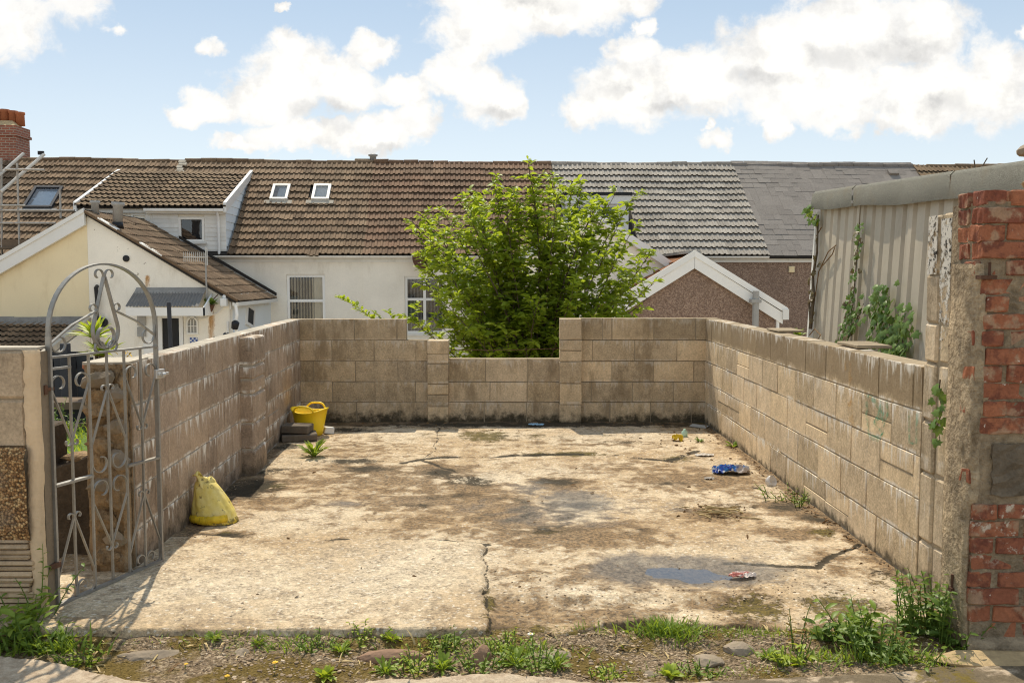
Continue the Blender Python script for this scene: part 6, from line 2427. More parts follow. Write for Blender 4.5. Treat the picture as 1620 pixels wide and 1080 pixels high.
ZR = 1.205
part('stile', [(0, 0), (0, ZR + .10)], .028, .012)
part('stile', [(GW, -.01), (GW, ZR + .10)], .025, .012)
ar = [(0, ZR + .10)] + [(GW / 2 - GW / 2 * math.cos(math.pi * k / 28), ZR + .10 + (.345) * math.sin(math.pi * k / 28) ** .92) for k in range(1, 28)] + [(GW, ZR + .10)]
part('arch', ar, .025, .009)
part('top_rail', [(0, ZR), (GW, ZR)], .030, .010)
part('bottom_rail', [(0, .012), (GW, .012)], .030, .010)
bars = [GW * k / 6 for k in range(7)]
part('middle_rail', [(0, .59), (bars[2], .59)], .028, .012)
part('middle_rail', [(bars[4], .59), (GW, .59)], .028, .012)
part('short_rail', [(0, 1.150), (bars[1], 1.150)], .024, .010)
for k in range(1, 6):
    part('bar', [(bars[k], .015), (bars[k], ZR)], .011, .010)


def curl(x, z, h, r, total, side, n=20, tight=.68):
    pts = [(x, z)]
    for i in range(n):
        a = total / n
        rad = r * (1 - tight * i / n)
        x += math.cos(h) * rad * a
        z += math.sin(h) * rad * a
        h += side * a
        pts.append((x, z))
    return pts


def pair(xc, zc, up, r=.030, total=5.0, lead=None):
    """two scrolls mirrored about a bar, opening up (+1) or down (-1)"""
    for sd in (-1, 1):
        pts = curl(xc + sd * .006, zc, math.pi / 2 * up, r, total, -sd * up)
        part('scroll', pts, .012, .0055)


def vee(xc, zt, zb_, half, r=.026, curls='bottom'):
    """two legs meeting at the bar, scrolled where they meet"""
    for sd in (-1, 1):
        if curls == 'bottom':          # legs come down to the bar and curl outward
            p0, p1 = (xc + sd * half, zt), (xc + sd * .007, zb_)
        else:
            p0, p1 = (xc + sd * half, zb_), (xc + sd * .007, zt)
        h = math.atan2(p1[1] - p0[1], p1[0] - p0[0])
        side = (-1 if sd > 0 else 1) * (1 if curls == 'top' else -1)
        pts = [p0, ((p0[0] + p1[0]) / 2, (p0[1] + p1[1]) / 2)] + curl(p1[0], p1[1], h, r, 4.9, side)
        part('scroll', pts, .012, .0055)


hw = GW / 6 - .004
# outer panels
for bc in (bars[1], bars[5]):
    vee(bc, 1.06, .80, hw, .024, 'bottom')
    vee(bc, .40, .12, hw, .024, 'top')
    for sd in (-1, 1):
        part('scroll', curl(bc + sd * hw, 1.06, math.pi / 2, .052, 4.9, sd, 24, .62), .012, .0055)       # under the rail
        part('scroll', [(bc + sd * .008, .02)] + curl(bc + sd * .008, .05, math.pi / 2, .036, 4.6, -sd, 22, .6), .012, .0055)
        part('scroll', [(bc + sd * hw, .20), (bc + sd * hw, .08)] + curl(bc + sd * hw, .06, -math.pi / 2, .05, 1.5, -sd, 8, .1), .012, .0055)
# middle panel
bc = bars[3]
vee(bc, 1.00, .74, hw, .026, 'top')
vee(bc, .45, .215, hw, .024, 'bottom')
for sd in (-1, 1):
    part('scroll', [(bc + sd * hw, .76), (bc + sd * hw, .68)] + curl(bc + sd * hw, .66, -math.pi / 2, .062, 5.1, -sd, 26, .62), .012, .0055)
    part('scroll', [(bc + sd * hw, .43), (bc + sd * hw, .48)] + curl(bc + sd * hw, .49, math.pi / 2, .062, 5.1, sd, 26, .62), .012, .0055)
# lyre in the arch
ztp = ZR + .10 + .335
for sd in (-1, 1):
    lyre = [(bc + sd * .004, ztp - .055), (bc + sd * .045, ztp - .18), (bc + sd * .085, ztp - .30)]
    part('lyre_bar', lyre + curl(bc + sd * .085, ztp - .30, -math.pi / 2 + sd * .22, .098, 4.75, -sd, 30, .66), .020, .007)
    part('scroll', [(bc + sd * .004, ztp - .07)] + curl(bc + sd * .006, ztp - .05, math.pi / 2 - sd * .1, .034, 4.6, -sd, 22, .6), .012, .0055)
    part('scroll', curl(bc + sd * .058, ztp - .215, math.pi / 2 - sd * .2, .028, 4.4, -sd, 20, .55), .012, .0055)
    part('arch_stay', [(bc + sd * .062, ztp - .225), (bc + sd * .23, ztp - .29), (bc + sd * (GW / 2 - .01), ztp - .37)], .016, .007)
    part('scroll', [(bc + sd * (GW / 2 - .005), ZR + .12)] + curl(bc + sd * (GW / 2 - .01), ZR + .08, -math.pi / 2, .058, 5.0, -sd, 26, .62), .012, .0055)
    part('scroll', curl(bc + sd * .010, ZR + .012, math.pi / 2, .042, 4.8, -sd, 22, .6), .012, .0055)
MB().box(-.045, .012, -.014, .014, 1.05, 1.066).box(-.05, -.034, -.02, .02, 1.035, 1.08).build('hinge', MAT['rust'], GATE)
MB().box(-.055, .012, -.02, .02, .20, .225).build('hinge', MAT['rust'], GATE)
MB().box(GW - .035, GW + .035, -.028, -.012, 1.03, 1.08).box(GW - .02, GW + .06, -.036, -.026, 1.045, 1.06).tube([(GW - .01, -.045, 1.052), (GW + .012, -.045, 1.052)], .012, 8).build('latch', MAT['aluminium'], GATE, bevel=.002)

# ================================================================== GARDEN SEEN THROUGH THE GATE
MAT['dark_wall'] = M_plain('dark_damp_concrete', (.095, .07, .048), .95, .35, 5, .8, .012, 40, dirt=(.04, .03, .02))
t = thing('garden_wall', 'low dark damp garden wall just behind the iron gate', 'wall', (-2.31, 5.24, -.1))
mb = MB()
mb.poly([(-.95, 0, 0), (.05, 0, 0), (.05, 0, .76), (-.17, 0, .66), (-.30, 0, .62), (-.30, 0, .86), (-.95, 0, .88)], (0, .16, 0))
mb.build('wall_face', MAT['dark_wall'], t, bevel=.01)
for k, (a, z) in enumerate(((-.2, .66), (-.05, .72), (-.5, .87), (-.75, .88))):
    inst('cap_stone', stone_mesh('cap_stone', MAT['rough_stone'], .10, .09, .035, 70 + k), t, (a, .08, z))
c = P(110, 725, 6.3)
MAT['lawn'] = M_plain('lawn_ground', (.09, .15, .03), .95, .3, 5, .6, .02, 30)
gt = thing('garden_bed', 'small raised garden bed of grass beyond the low wall behind the gate', 'garden bed', (-3.1, 6.6, -.3))
MB().box(-1.4, .62, -1.2, 1.2, 0, .63).build('turf', MAT['lawn'], gt)
rr = random.Random(12)
gi = [(leaf_mesh('blade', MAT['lime_leaf'], k % 4), (rr.uniform(-1.0, .6), rr.uniform(-1.1, 1.1), .63), (rr.uniform(-.5, .5), rr.uniform(-.5, .5), 1), rr.uniform(.06, .14), 0) for k in range(900)]
bake_leaves('grass', gi, gt, 'stuff', MAT['lime_leaf'])
# steps/planks
t = thing('timber_step', 'dark timber step across the garden beyond the iron gate', 'step', (-3.35, 7.9, .2))
MB().box(-.75, .35, -.1, .25, .28, .34).build('tread', MAT['wood'], t)
MB().box(-.7, .3, .05, .1, -.1, .28).build('riser', MAT['charcoal'], t)
MB().box(-.75, .35, -.45, -.10, -.02, .06).build('tread', MAT['dark_wall'], t)
MB().box(-.75, .35, -.32, -.28, .16, .20).build('rail', MAT['wood'], t)
# charcoal paling fence
fl = P(50, 560, 8.6)
t = thing('paling_fence', 'charcoal painted paling fence standing in the garden beyond the gate', 'fence', (fl.x, 8.6, .2))
zt_ = P(90, 556, 8.6).z - .2
zb_ = P(90, 660, 8.6).z - .2
for k in range(9):
    x = k * .105
    wdt = .10 if k < 5 else .045
    me = MB().box(0, wdt - .006, -.012, .012, zb_ - .25, zt_ - (0 if k < 5 else .05)).mesh('paling', MAT['charcoal'])
    inst('paling', me, t, (x, .004 * (k % 2), 0))
MB().box(0, .95, .013, .04, zt_ - .16, zt_ - .09).build('rail', MAT['charcoal'], t)
MB().box(0, .95, .013, .04, zb_, zb_ + .07).build('rail', MAT['charcoal'], t)
q = P(103, 543, 8.5)
o = MB().box(-.035, .035, -.035, .035, -.9, 0).build('fence_post', MAT['charcoal'], None, loc=(q.x, q.y, q.z), bevel=.004)
tag(o, 'charcoal fence post standing above the paling fence behind the gate', 'post')
q = P(267, 478, 11.0)
o = MB().box(-.020, .020, -.020, .020, -2.2, 0, Matrix.Rotation(-.02, 4, 'Y')).build('fence_post', MAT['charcoal'], None, loc=(q.x, q.y, q.z), bevel=.004)
tag(o, 'tall dark post in front of the white annex door', 'post')
# shrub by the fence
q = P(88, 668, 7.4)
bushy('garden_shrub', 'small leafy shrub against the paling fence beyond the gate', 'shrub', (q.x, q.y, q.z - .22), 22, .2, .42, .03, .05, .02, 'dock', MAT['weed_dark'], .7, seed=31, foot=.16)
# cordyline in a pot
q = P(160, 572, 8.2)
t = thing('potted_cordyline', 'spiky yellow green cordyline in a terracotta pot behind the gate', 'potted plant', (q.x, q.y, q.z - .30))
MB().lathe([(.09, 0), (.14, .24), (.155, .25), (.155, .30), (.13, .30), (.12, .22)], 20).build('pot', MAT['terracotta'], t, True)
MB().tube([(.0, 0, .25), (.0, 0, .36)], .02, 8).build('stem', MAT['trunk'], t)
MB().tube([(-.03, 0, .25), (-.05, 0, .46), (-.045, 0, .52)], .016, 8).build('stem', MAT['trunk'], t)
rr = random.Random(3)
for (cx, cz, n) in ((.01, .34, 44), (-.045, .50, 40)):
    for k in range(n):
        a = k * 2.4
        ti = rr.uniform(.05, 1.25)
        d = Vector((math.cos(a) * math.sin(ti), math.sin(a) * math.sin(ti), math.cos(ti)))
        o = put_leaf(t, leaf_mesh('blade', MAT['lime_leaf'], k % 4), (cx, 0, cz), d, rr.uniform(.16, .26), rr.uniform(-.3, .3))
        o.scale = (o.scale[0] * 1.8, o.scale[1], o.scale[2])
q = P(203, 572, 8.0)
t = bushy('yellow_flowers', 'small clump of yellow flowers seen through the gate', 'flowers', (q.x, q.y, q.z - .22), 9, .14, .30, .04, .06, .03, 'dock', MAT['weed_leaf'], .5, seed=5)
for k in range(16):
    put_leaf(t, leaf_mesh('dock', MAT['yellow_petal'], k % 4), (rr.uniform(-.07, .07), rr.uniform(-.06, .06), rr.uniform(.16, .32)), (rr.uniform(-.6, .6), rr.uniform(-.6, .6), 1), .05, 0, name='petal')
# black ball finials along the outer side of the left wall
GROUPB = 'black ball lights along the outside of the left wall'
for k, (px, py, d, lab) in enumerate(((301, 552, 6.7, 'nearest the gate'), (320, 545, 7.0, 'second from the gate'), (341, 538, 7.45, 'third from the gate'), (358, 531, 7.9, 'farthest from the gate'))):
    q = P(px, py, d)
    t = thing('ball_light', 'small black ball light peeping over the left wall, ' + lab, 'garden light', (q.x, q.y, q.z - .8), 0, GROUPB)
    MB().tube([(0, 0, 0), (0, 0, .78)], .012, 6).build('stake', MAT['black_plastic'], t)
    MB().lathe([(.005, -.032), (.024, -.022), (.032, 0), (.024, .022), (.005, .032)], 14, Matrix.Translation((0, 0, .8))).build('ball', MAT['black_plastic'], t, True)
# leaves of the wall plant
rr = random.Random(6)
for k in range(34):
    a, ti = rr.uniform(0, 6.28), rr.uniform(.1, 1.5)
    put_leaf(WALLPLANT, leaf_mesh('lance', MAT['weed_dark'], k % 4), (rr.uniform(-.06, .06), 0, 0), (math.cos(a) * math.sin(ti), math.sin(a) * math.sin(ti), math.cos(ti)), rr.uniform(.10, .24), 0)

# ================================================================== THINGS ON THE CONCRETE
# yellow sack
c = G(337, 826)
t = thing('yellow_sack', 'dirty pale yellow plastic sack slumped against the left wall', 'sack', (c.x, c.y + .02, yard_z(c.x, c.y)), .15)


def M_sack():
    m, b = newmat('yellow_sack')
    p = b.obj()
    n = b.noise(p, 12, 6, .65)
    z = b.xyz(p)[2]
    c = b.mix(b.ss(n, .35, .7), (.78, .60, .13), (.84, .70, .27))
    low = b.m('MULTIPLY', b.ss(b.m('ADD', z, b.lin(n, .3, .7, -.03, .03)), .07, .03), .8)
    c = b.mix(low, c, (.72, .50, .03))
    dm = b.ss(b.m('ADD', b.noise(p, 22, 6, .7), b.m('MULTIPLY', low, .10)), .57, .66)
    c = b.mix(b.m('MULTIPLY', dm, .75), c, (.10, .075, .025))
    b.out(b.bsdf(c, .45, b.bump(n, .4, .01), 0, .4))
    return m


bm = bmesh.new()
bmesh.ops.create_icosphere(bm, subdivisions=5, radius=1.0)
rr = random.Random(23)
pl_ = []
for k in range(46):
    q = Vector((rr.gauss(0, 1), rr.gauss(0, 1), rr.gauss(0, .8))).normalized()
    pl_.append((q, rr.uniform(.74, .93)))
for v in bm.verts:
    c0 = v.co.copy()
    for q, o_ in pl_:
        d_ = c0.dot(q) - o_
        if d_ > 0:
            c0 -= q * d_ * .92
    az = math.atan2(c0.y, c0.x)
    h_ = (c0.z + 1) / 2
    cr_ = .05 * (float(fbm(np.array(az * 2.2 + 30), np.array(h_ * 4.0), 2.2, 3, 815)) - .5) + .035 * (abs(math.sin(az * 4.5 + 2.4 * h_ + math.sin(az * 2))) - .5) * min(1, h_ * 2.2)
    z0_ = min(.999, abs(v.co.z))
    fac = min(1.15, math.hypot(c0.x, c0.y) / max(.05, math.hypot(v.co.x, v.co.y)))
    prof_ = float(np.interp(h_, [0, .08, .25, .45, .65, .82, .92, 1.0], [.90, 1.0, .96, .82, .66, .53, .42, .05]))
    k_ = (.72 + .28 * fac) * (1 + cr_ * 1.5) * prof_
    x_, y_, z_ = math.cos(az) * .148 * k_, math.sin(az) * .125 * k_, h_ * .285
    if h_ < .16:                                   # slumped foot pushed out on the ground
        x_ *= 1 + (.16 - h_) * .7
        y_ *= 1 + (.16 - h_) * .7
        z_ = max(.0, z_ - .012)
    v.co = Vector((x_ - .062 * h_ ** 1.6, y_ + .03 * h_, z_))
me = D.meshes.new('sack_body')
bm.to_mesh(me)
bm.free()
SACK = M_sack()
me.materials.append(SACK)
me.polygons.foreach_set('use_smooth', [True] * len(me.polygons))
inst('sack_body', me, t)
# gathered neck flopping to the left, and the torn skirt at the foot
mb = MB()
nk = 22
for i, (r_, z, dx) in enumerate(((.070, .225, -.046), (.064, .255, -.054), (.056, .280, -.062), (.046, .296, -.072), (.040, .302, -.086), (.046, .294, -.100))):
    for k in range(nk):
        a = 2 * math.pi * k / nk
        q = r_ * (1 + .16 * math.sin(a * 6 + i * .4) + .10 * math.sin(a * 3 + 1))
        mb.v.append((dx + q * math.cos(a) * .8, .02 + q * math.sin(a) * .75, z + .018 * math.sin(a * 2 + i) - .02 * math.cos(a) * (i > 2)))
for i in range(5):
    for k in range(nk):
        mb.f.append((i * nk + k, i * nk + (k + 1) % nk, (i + 1) * nk + (k + 1) % nk, (i + 1) * nk + k))
mb.build('sack_neck', SACK, t, True)
MAT['yellow_flap'] = M_plain('yellow_flap', (.74, .52, .03), .45, .2, 14, .4, .01, 50, dirt=(.10, .07, .02), dirt_amt=.8)
mb = MB()
n_ = 30
for k in range(n_ + 1):
    a = -2.75 + 1.9 * k / n_
    w1, w2 = float(vnoise(np.array(k * .9), np.array(2.2), 14)), float(vnoise(np.array(k * .55), np.array(5.2), 15))
    mb.v += [(.150 * math.cos(a), .126 * math.sin(a), .060 + .012 * w1), (.158 * math.cos(a), (.132 + .012 * w2) * math.sin(a), .040 + .014 * w2), (.153 * math.cos(a), (.130 + .02 * w1) * math.sin(a), .014 + .022 * w2), (.150 * math.cos(a), .128 * math.sin(a), .010 + .016 * w1)]
for k in range(n_):
    for i in range(3):
        mb.f.append((k * 4 + i, k * 4 + 4 + i, k * 4 + 5 + i, k * 4 + 1 + i))
mb.build('folded_flap', MAT['yellow_flap'], t, True)

# yellow trug
c = G(486, 690)
t = thing('yellow_trug', 'bright yellow flexible garden tub with two loop handles in the far left corner', 'tub', (c.x, c.y + .13, yard_z(c.x, c.y + .1)), R(-12))
MAT['yellow_rubber'] = M_plain('yellow_rubber', (.93, .66, .018), .42, .05, 5, .05, .003, spec=.45, dirt=(.45, .28, .03), dirt_amt=.35)
prof = [(.115, 0), (.128, .006), (.140, .06), (.160, .16), (.182, .25), (.192, .252), (.192, .262), (.176, .262), (.150, .14), (.125, .02), (.02, .015)]
mb = MB()
nk = 36
for r_, z in prof:
    for k in range(nk):
        a = 2 * math.pi * k / nk
        sx, sy = (1.0, .92)
        up_ = .020 * (z / .26) ** 3 * math.cos(2 * a)
        mb.v.append((r_ * math.cos(a) * sx, r_ * math.sin(a) * sy, z + up_))
for i in range(len(prof) - 1):
    for k in range(nk):
        mb.f.append((i * nk + k, i * nk + (k + 1) % nk, (i + 1) * nk + (k + 1) % nk, (i + 1) * nk + k))
mb.f.append(tuple(range(nk - 1, -1, -1)))
mb.build('tub', MAT['yellow_rubber'], t, True)
for sd in (-1, 1):
    hp = [(.185 * math.cos(a) * 1.0, sd * .176 * abs(math.sin(a)), .25 + .0) for a in (1.05,)]
    pts = []
    for k in range(13):
        u = -1 + 2 * k / 12
        a = sd * math.pi / 2 + u * .62
        pts.append((.19 * math.cos(a), .176 * math.sin(a), .252 + .075 * (1 - abs(u) ** 3) - .02 * math.cos(2 * a) * -1))
    MB().tube(pts, .010, 8).build('handle', MAT['yellow_rubber'], t, True)
# concrete pieces stacked
MAT['old_block'] = M_plain('grey_cut_block', (.155, .125, .095), .92, .2, 7, .6, .008, 60, dirt=(.09, .07, .04))
c = G(470, 699)
zy = yard_z(c.x, c.y + .1)
MAT['pale_top'] = M_plain('dusty_block', (.31, .26, .20), .92, .2, 7, .6, .008, 60)
me = bevel_mesh(MB().box(-.17, .17, -.11, .11, 0, .065).mesh('concrete_block', MAT['old_block']), .008, .002, 3)
o = inst('concrete_block', me, None, (c.x - .01, c.y + .13, zy + .005), (.03, -.02, .28))
tag(o, 'grey concrete block lying flat beside the tub, lowest of its stack', 'block')
me = bevel_mesh(MB().box(-.135, .135, -.10, .10, 0, .078).mesh('concrete_block', MAT['old_block']), .008, .002, 4)
o = inst('concrete_block', me, None, (c.x - .03, c.y + .15, zy + .076), (.0, .01, -.06))
tag(o, 'grey concrete block resting on another block beside the yellow tub', 'block')
c = G(468, 684)
o = bevel_mesh(MB().box(-.05, .05, -.03, .03, 0, .07).mesh('carton', MAT['white_paint']), .006, .002, 4)
c2 = G(519, 688)
o = inst('carton', o, None, (c2.x - .02, c2.y + .12, yard_z(c2.x, c2.y + .1)), (0, .15, .5))
tag(o, 'small off white carton lying right of the yellow tub', 'litter')
# plant in the crack
c = G(497, 722)
rosette('dandelion', 'bright green dandelion rosette growing through the concrete near the far left corner', 'weed', (c.x, c.y, yard_z(c.x, c.y)), 34, .10, .19, .1, .9, 'tooth', MAT['weed_leaf'], seed=14, size_w=.8)


def crumple(name, label, cat, loc, sx, sy, h, mat, seed, rot=0.0, n=22, amp=1.0):
    xs, ys = np.linspace(-1, 1, n), np.linspace(-1, 1, n)
    XX_, YY_ = np.meshgrid(xs, ys)
    f = fbm(XX_ + seed, YY_ + seed * .7, 2.2, 2, 900 + seed)
    ridged = 1 - np.abs(2 * fbm(XX_ + seed * 2, YY_ - seed, 2.6, 2, 930 + seed) - 1)
    ZZ = h * (ridged ** 2 * .9 + .35 * f) * (1 - .45 * (XX_ ** 2 + YY_ ** 2) / 2) * amp
    ZZ = ZZ - ZZ.min() + .003
    X2 = XX_ * sx * (1 - .18 * YY_ ** 2) + .12 * sx * (f - .5)
    Y2 = YY_ * sy * (1 - .25 * XX_ ** 2) + .12 * sy * (ridged - .5)
    me = D.meshes.new(name)
    me.from_pydata(np.stack([X2, Y2, ZZ], -1).reshape(-1, 3).tolist(), [], [(j * n + i, j * n + i + 1, (j + 1) * n + i + 1, (j + 1) * n + i) for j in range(n - 1) for i in range(n - 1)])
    me.materials.append(mat)
    o = inst(name, me, None, loc, (0, 0, rot))
    sd = o.modifiers.new('thickness', 'SOLIDIFY')
    sd.thickness = .002
    return tag(o, label, cat)


m, b = newmat('blue_packet')
p = b.obj()
n = b.noise(p, 9, 5, .6, 1.0)
x, y, z = b.xyz(p)
c_ = b.mix(b.ss(n, .47, .54), (.015, .05, .30), (.02, .17, .48))
c_ = b.mix(b.ss(b.noise(p, 16, 3, .5, .8), .52, .60), c_, (.62, .62, .60))
c_ = b.mix(b.m('MULTIPLY', b.ss(x, .02, .06), b.ss(b.noise(p, 11, 4, .6), .45, .55)), c_, (.50, .42, .36))
b.out(b.bsdf(c_, .28, None, .15, .6))
c = G(1156, 748)
crumple('crisp_packet', 'crumpled shiny blue and silver crisp packet lying near the right wall', 'litter', (c.x, c.y, yard_z(c.x, c.y)), .150, .085, .085, m, 3, -.12)
m, b = newmat('red_packet')
n = b.noise(b.obj(), 24, 4, .6)
b.out(b.bsdf(b.mix(b.ss(n, .46, .56), (.50, .17, .13), (.74, .66, .60)), .4))
c = G(1174, 909)
crumple('torn_wrapper', 'torn red and white wrapper lying at the edge of the puddle', 'litter', (c.x, c.y, yard_z(c.x, c.y) + .012), .075, .035, .022, m, 7, .1)
m, b = newmat('clear_plastic')
b.out(b.n('ShaderNodeMixShader', [.55, b.n('ShaderNodeBsdfTransparent', [(.95, .95, .95, 1)]), b.bsdf((.80, .78, .76), .15, None, 0, .6)]))
c = G(1215, 766)
o = MB().lathe([(.005, .0), (.035, .002), (.046, .03), (.043, .05), (.04, .05), (.03, .008)], 18).build('plastic_cup', m, None, True, loc=(c.x, c.y, yard_z(c.x, c.y) + .02), rot=(1.2, .2, .6))
tag(o, 'small clear plastic cup lying by the foot of the right wall', 'litter')
PAPER = M_plain('wet_paper', (.66, .60, .52), .8, .12, 10, .3, .004)
for k, (px, py, sx, lab) in enumerate(((1114, 721, .085, 'pale torn paper flattened on the concrete beside the blue packet'), (1122, 757, .04, 'small pale paper scrap in front of the blue packet'))):
    c = G(px, py)
    crumple('paper_scrap', lab, 'litter', (c.x, c.y, yard_z(c.x, c.y)), sx, sx * .6, .02, PAPER, 20 + k)
c = G(1072, 697)
crumple('yellow_rag', 'small crumpled yellow scrap near the far right corner', 'litter', (c.x, c.y, yard_z(c.x, c.y)), .055, .05, .07, M_plain('yellow_scrap', (.70, .50, .03), .6, .15), 31)
c = G(1083, 691)
m = M_plain('mint_plastic', (.45, .62, .48), .4, .1)
tag(MB().lathe([(.03, 0), (.032, .05), (.012, .065), (.012, .08)], 12).build('plastic_bottle', m, None, True, loc=(c.x, c.y, yard_z(c.x, c.y))), 'tiny pale green plastic bottle beside the yellow scrap', 'litter')
c = G(1107, 699)
rosette('weed', 'tiny dark green seedling near the far right corner of the yard', 'weed', (c.x, c.y, yard_z(c.x, c.y)), 12, .04, .075, .3, 1.2, 'dock', MAT['ivy_leaf'], seed=41)
c = G(848, 673)
crumple('blue_wrapper', 'small flat pale blue wrapper lying against the back wall', 'litter', (c.x, c.y, yard_z(c.x, c.y)), .085, .03, .03, M_plain('blue_wrapper', (.30, .48, .62), .35, .15), 33)
c = G(1106, 674)
tag(MB().box(-.09, .09, -.05, .05, 0, .006).build('grey_card', M_plain('grey_card', (.42, .42, .40), .6), None, loc=(c.x, c.y, yard_z(c.x, c.y) + .012), rot=(.1, .05, -.5)), 'flat grey card lying in the far right corner', 'litter')
# twigs and dry leaves in the hollow
tw = MB()
rr = random.Random(19)
c = G(1128, 808)
for k in range(26):
    a = rr.gauss(-.35, .5)
    L = rr.uniform(.05, .22)
    p = Vector((c.x + rr.gauss(0, .10), c.y + rr.gauss(0, .10), yard_z(c.x, c.y) + rr.uniform(.006, .03)))
    e = Vector((math.cos(a) * L, math.sin(a) * L, rr.uniform(-.01, .015)))
    tw.tube([p, p + e * .5 + Vector((0, 0, .008)), p + e], rr.uniform(.0025, .006), 5)
tag(tw.build('dry_twigs', MAT['straw']), None, None, kind='stuff')
dl = []
for k in range(420):
    z = rr.random()
    if z < .12:
        x, y = c.x + rr.gauss(0, .12), c.y + rr.gauss(0, .11)
    elif z < .45:
        y = rr.uniform(5.0, 10.1)
        x = 2.09 - abs(rr.gauss(0, .07))
    elif z < .62:
        y = rr.uniform(8.6, 10.1)
        x = -2.34 + .0652 * (10.2 - y) + abs(rr.gauss(.05, .12))
    elif z < .75:
        x, y = rr.gauss(1.75, .35), rr.gauss(8.9, .45)
    elif z < .9:
        x, y = rr.uniform(-2, 2), 10.15 - abs(rr.gauss(0, .08))
    else:
        x, y = rr.uniform(-2, 2.0), rr.uniform(4.3, 10)
    if abs(x) > 2.09:
        continue
    dl.append((leaf_mesh('dock', MAT['dry'], k % 4), (x, y, yard_z(x, y) + .004), (rr.uniform(-1, 1), rr.uniform(-1, 1), rr.uniform(-.02, .35)), rr.uniform(.018, .045), rr.uniform(-1.2, 1.2)))
bake_leaves('dry_leaves', dl, None, 'stuff', MAT['dry'])

# ================================================================== WEEDS
def G2(px, py, z=-.03):
    c = G(px, py, z)
    return c


WG = 'weeds along the front of the yard'
# low creeping weed at foot of right wall
c = G(1262, 790)
bushy('weed', 'low pale green creeping weed along the foot of the right wall', 'weed', (c.x - .02, c.y, yard_z(c.x, c.y)), 34, .05, .12, .022, .04, .02, 'dock', MAT['weed_leaf'], 1.6, seed=51, foot=.22, group=WG)
c = G(1160, 706)
rosette('weed', 'very small weed at the foot of the right wall near the back', 'weed', (c.x, c.y, yard_z(c.x, c.y)), 10, .05, .09, .3, 1.3, 'dock', MAT['weed_leaf'], seed=52)
# left clump beside the gate pier
for k, (px, py, st, h0, h1, lo, hi, kd, mt, lab) in enumerate((
        (30, 1008, 16, .10, .22, .07, .12, 'dock', 'weed_leaf', 'broad leaved green weed at the foot of the left gate pier'),
        (68, 1022, 14, .06, .14, .05, .09, 'dock', 'weed_leaf', 'low bright weed spilling over the pavement left of the gate'),
        (55, 985, 5, .22, .42, .03, .055, 'lance', 'weed_dark', 'tall thin leafy weed rising in front of the left gate pier'),
        (8, 1020, 12, .08, .16, .05, .09, 'dock', 'weed_dark', 'dark green weed at the bottom left corner of the view'))):
    c = G2(px, py)
    bushy('weed', lab, 'weed', (c.x, c.y, -.04), st, h0, h1, lo, hi, .03, kd, MAT[mt], .8, seed=60 + k, foot=.10, group=WG)
# right clumps
for k, (px, py, st, h0, h1, lo, hi, kd, mt, sprd, ft, lab) in enumerate((
        (1478, 1008, 26, .18, .34, .045, .075, 'lance', 'weed_dark', .35, .10, 'tall bushy nettle like weed in front of the block pier'),
        (1440, 1000, 10, .16, .33, .04, .06, 'lance', 'weed_dark', .4, .06, 'slim upright weed left of the tall bushy weed by the pier'),
        (1515, 1020, 12, .06, .16, .04, .06, 'dock', 'weed_dark', .7, .08, 'small leafy weed at the foot of the brick pillar'),
        (1385, 1035, 22, .10, .24, .05, .085, 'tooth', 'weed_dark', .7, .12, 'ragged leaved green weed clump left of the brick pillar'),
        (1350, 1012, 16, .10, .22, .06, .11, 'dock', 'weed_leaf', .8, .06, 'big leaved dock weed in the middle of the right hand clump'),
        (1300, 1012, 12, .06, .13, .06, .10, 'dock', 'weed_dark', 1.1, .05, 'flat broad leaved weed at the left of the right hand clump'),
        (1440, 1045, 14, .06, .15, .035, .055, 'dock', 'weed_leaf', .7, .12, 'low weed between the ragged clump and the kerb on the right'),
        (1255, 1050, 12, .05, .12, .04, .07, 'dock', 'lime_leaf', .6, .06, 'bright lime green weed beside the flat grey stone'),
        (1265, 1030, 5, .12, .22, .03, .05, 'lance', 'red_stem', .5, .05, 'thin reddish weed stems beside the flat grey stone'))):
    c = G2(px, py)
    bushy('weed', lab, 'weed', (c.x, c.y, -.05), st, h0, h1, lo, hi, .024, kd, MAT[mt], sprd, seed=80 + k, foot=ft, group=WG)
# tufts along the slab edge and in the verge
tl = [(410, 1022, .05, 'the far left of the slab edge'), (500, 1026, .07, 'the slab edge left of the red stone'), (540, 1030, .06, 'the slab edge just left of the red stone'), (575, 1018, .06, 'the slab edge above the red stone'),
      (620, 1018, .05, 'the slab edge right of the red stone'), (700, 1022, .07, 'the slab edge left of the pointed stone'), (610, 1060, .08, 'the kerb below the red stone'), (660, 1058, .09, 'the kerb left of the pointed stone'), (700, 1056, .09, 'the kerb near the pointed stone'),
      (755, 1058, .09, 'the front of the pointed stone'), (515, 1072, .06, 'the kerb at the dark gravel'), (800, 1030, .08, 'the gap right of the pointed stone'), (815, 1050, .09, 'the left of the flat brown stone'), (850, 1060, .10, 'the front of the flat brown stone'), (880, 1058, .08, 'the right of the flat brown stone'),
      (965, 1068, .05, 'the kerb in the middle of the gravel'), (1060, 1068, .06, 'the kerb left of the grey stones'), (1110, 1062, .05, 'the kerb below the grey stones'), (340, 1018, .05, 'the slab edge near the gate'), (122, 1046, .07, 'the kerb near the left weeds'), (1215, 1040, .07, 'the right of the flat grey stone')]
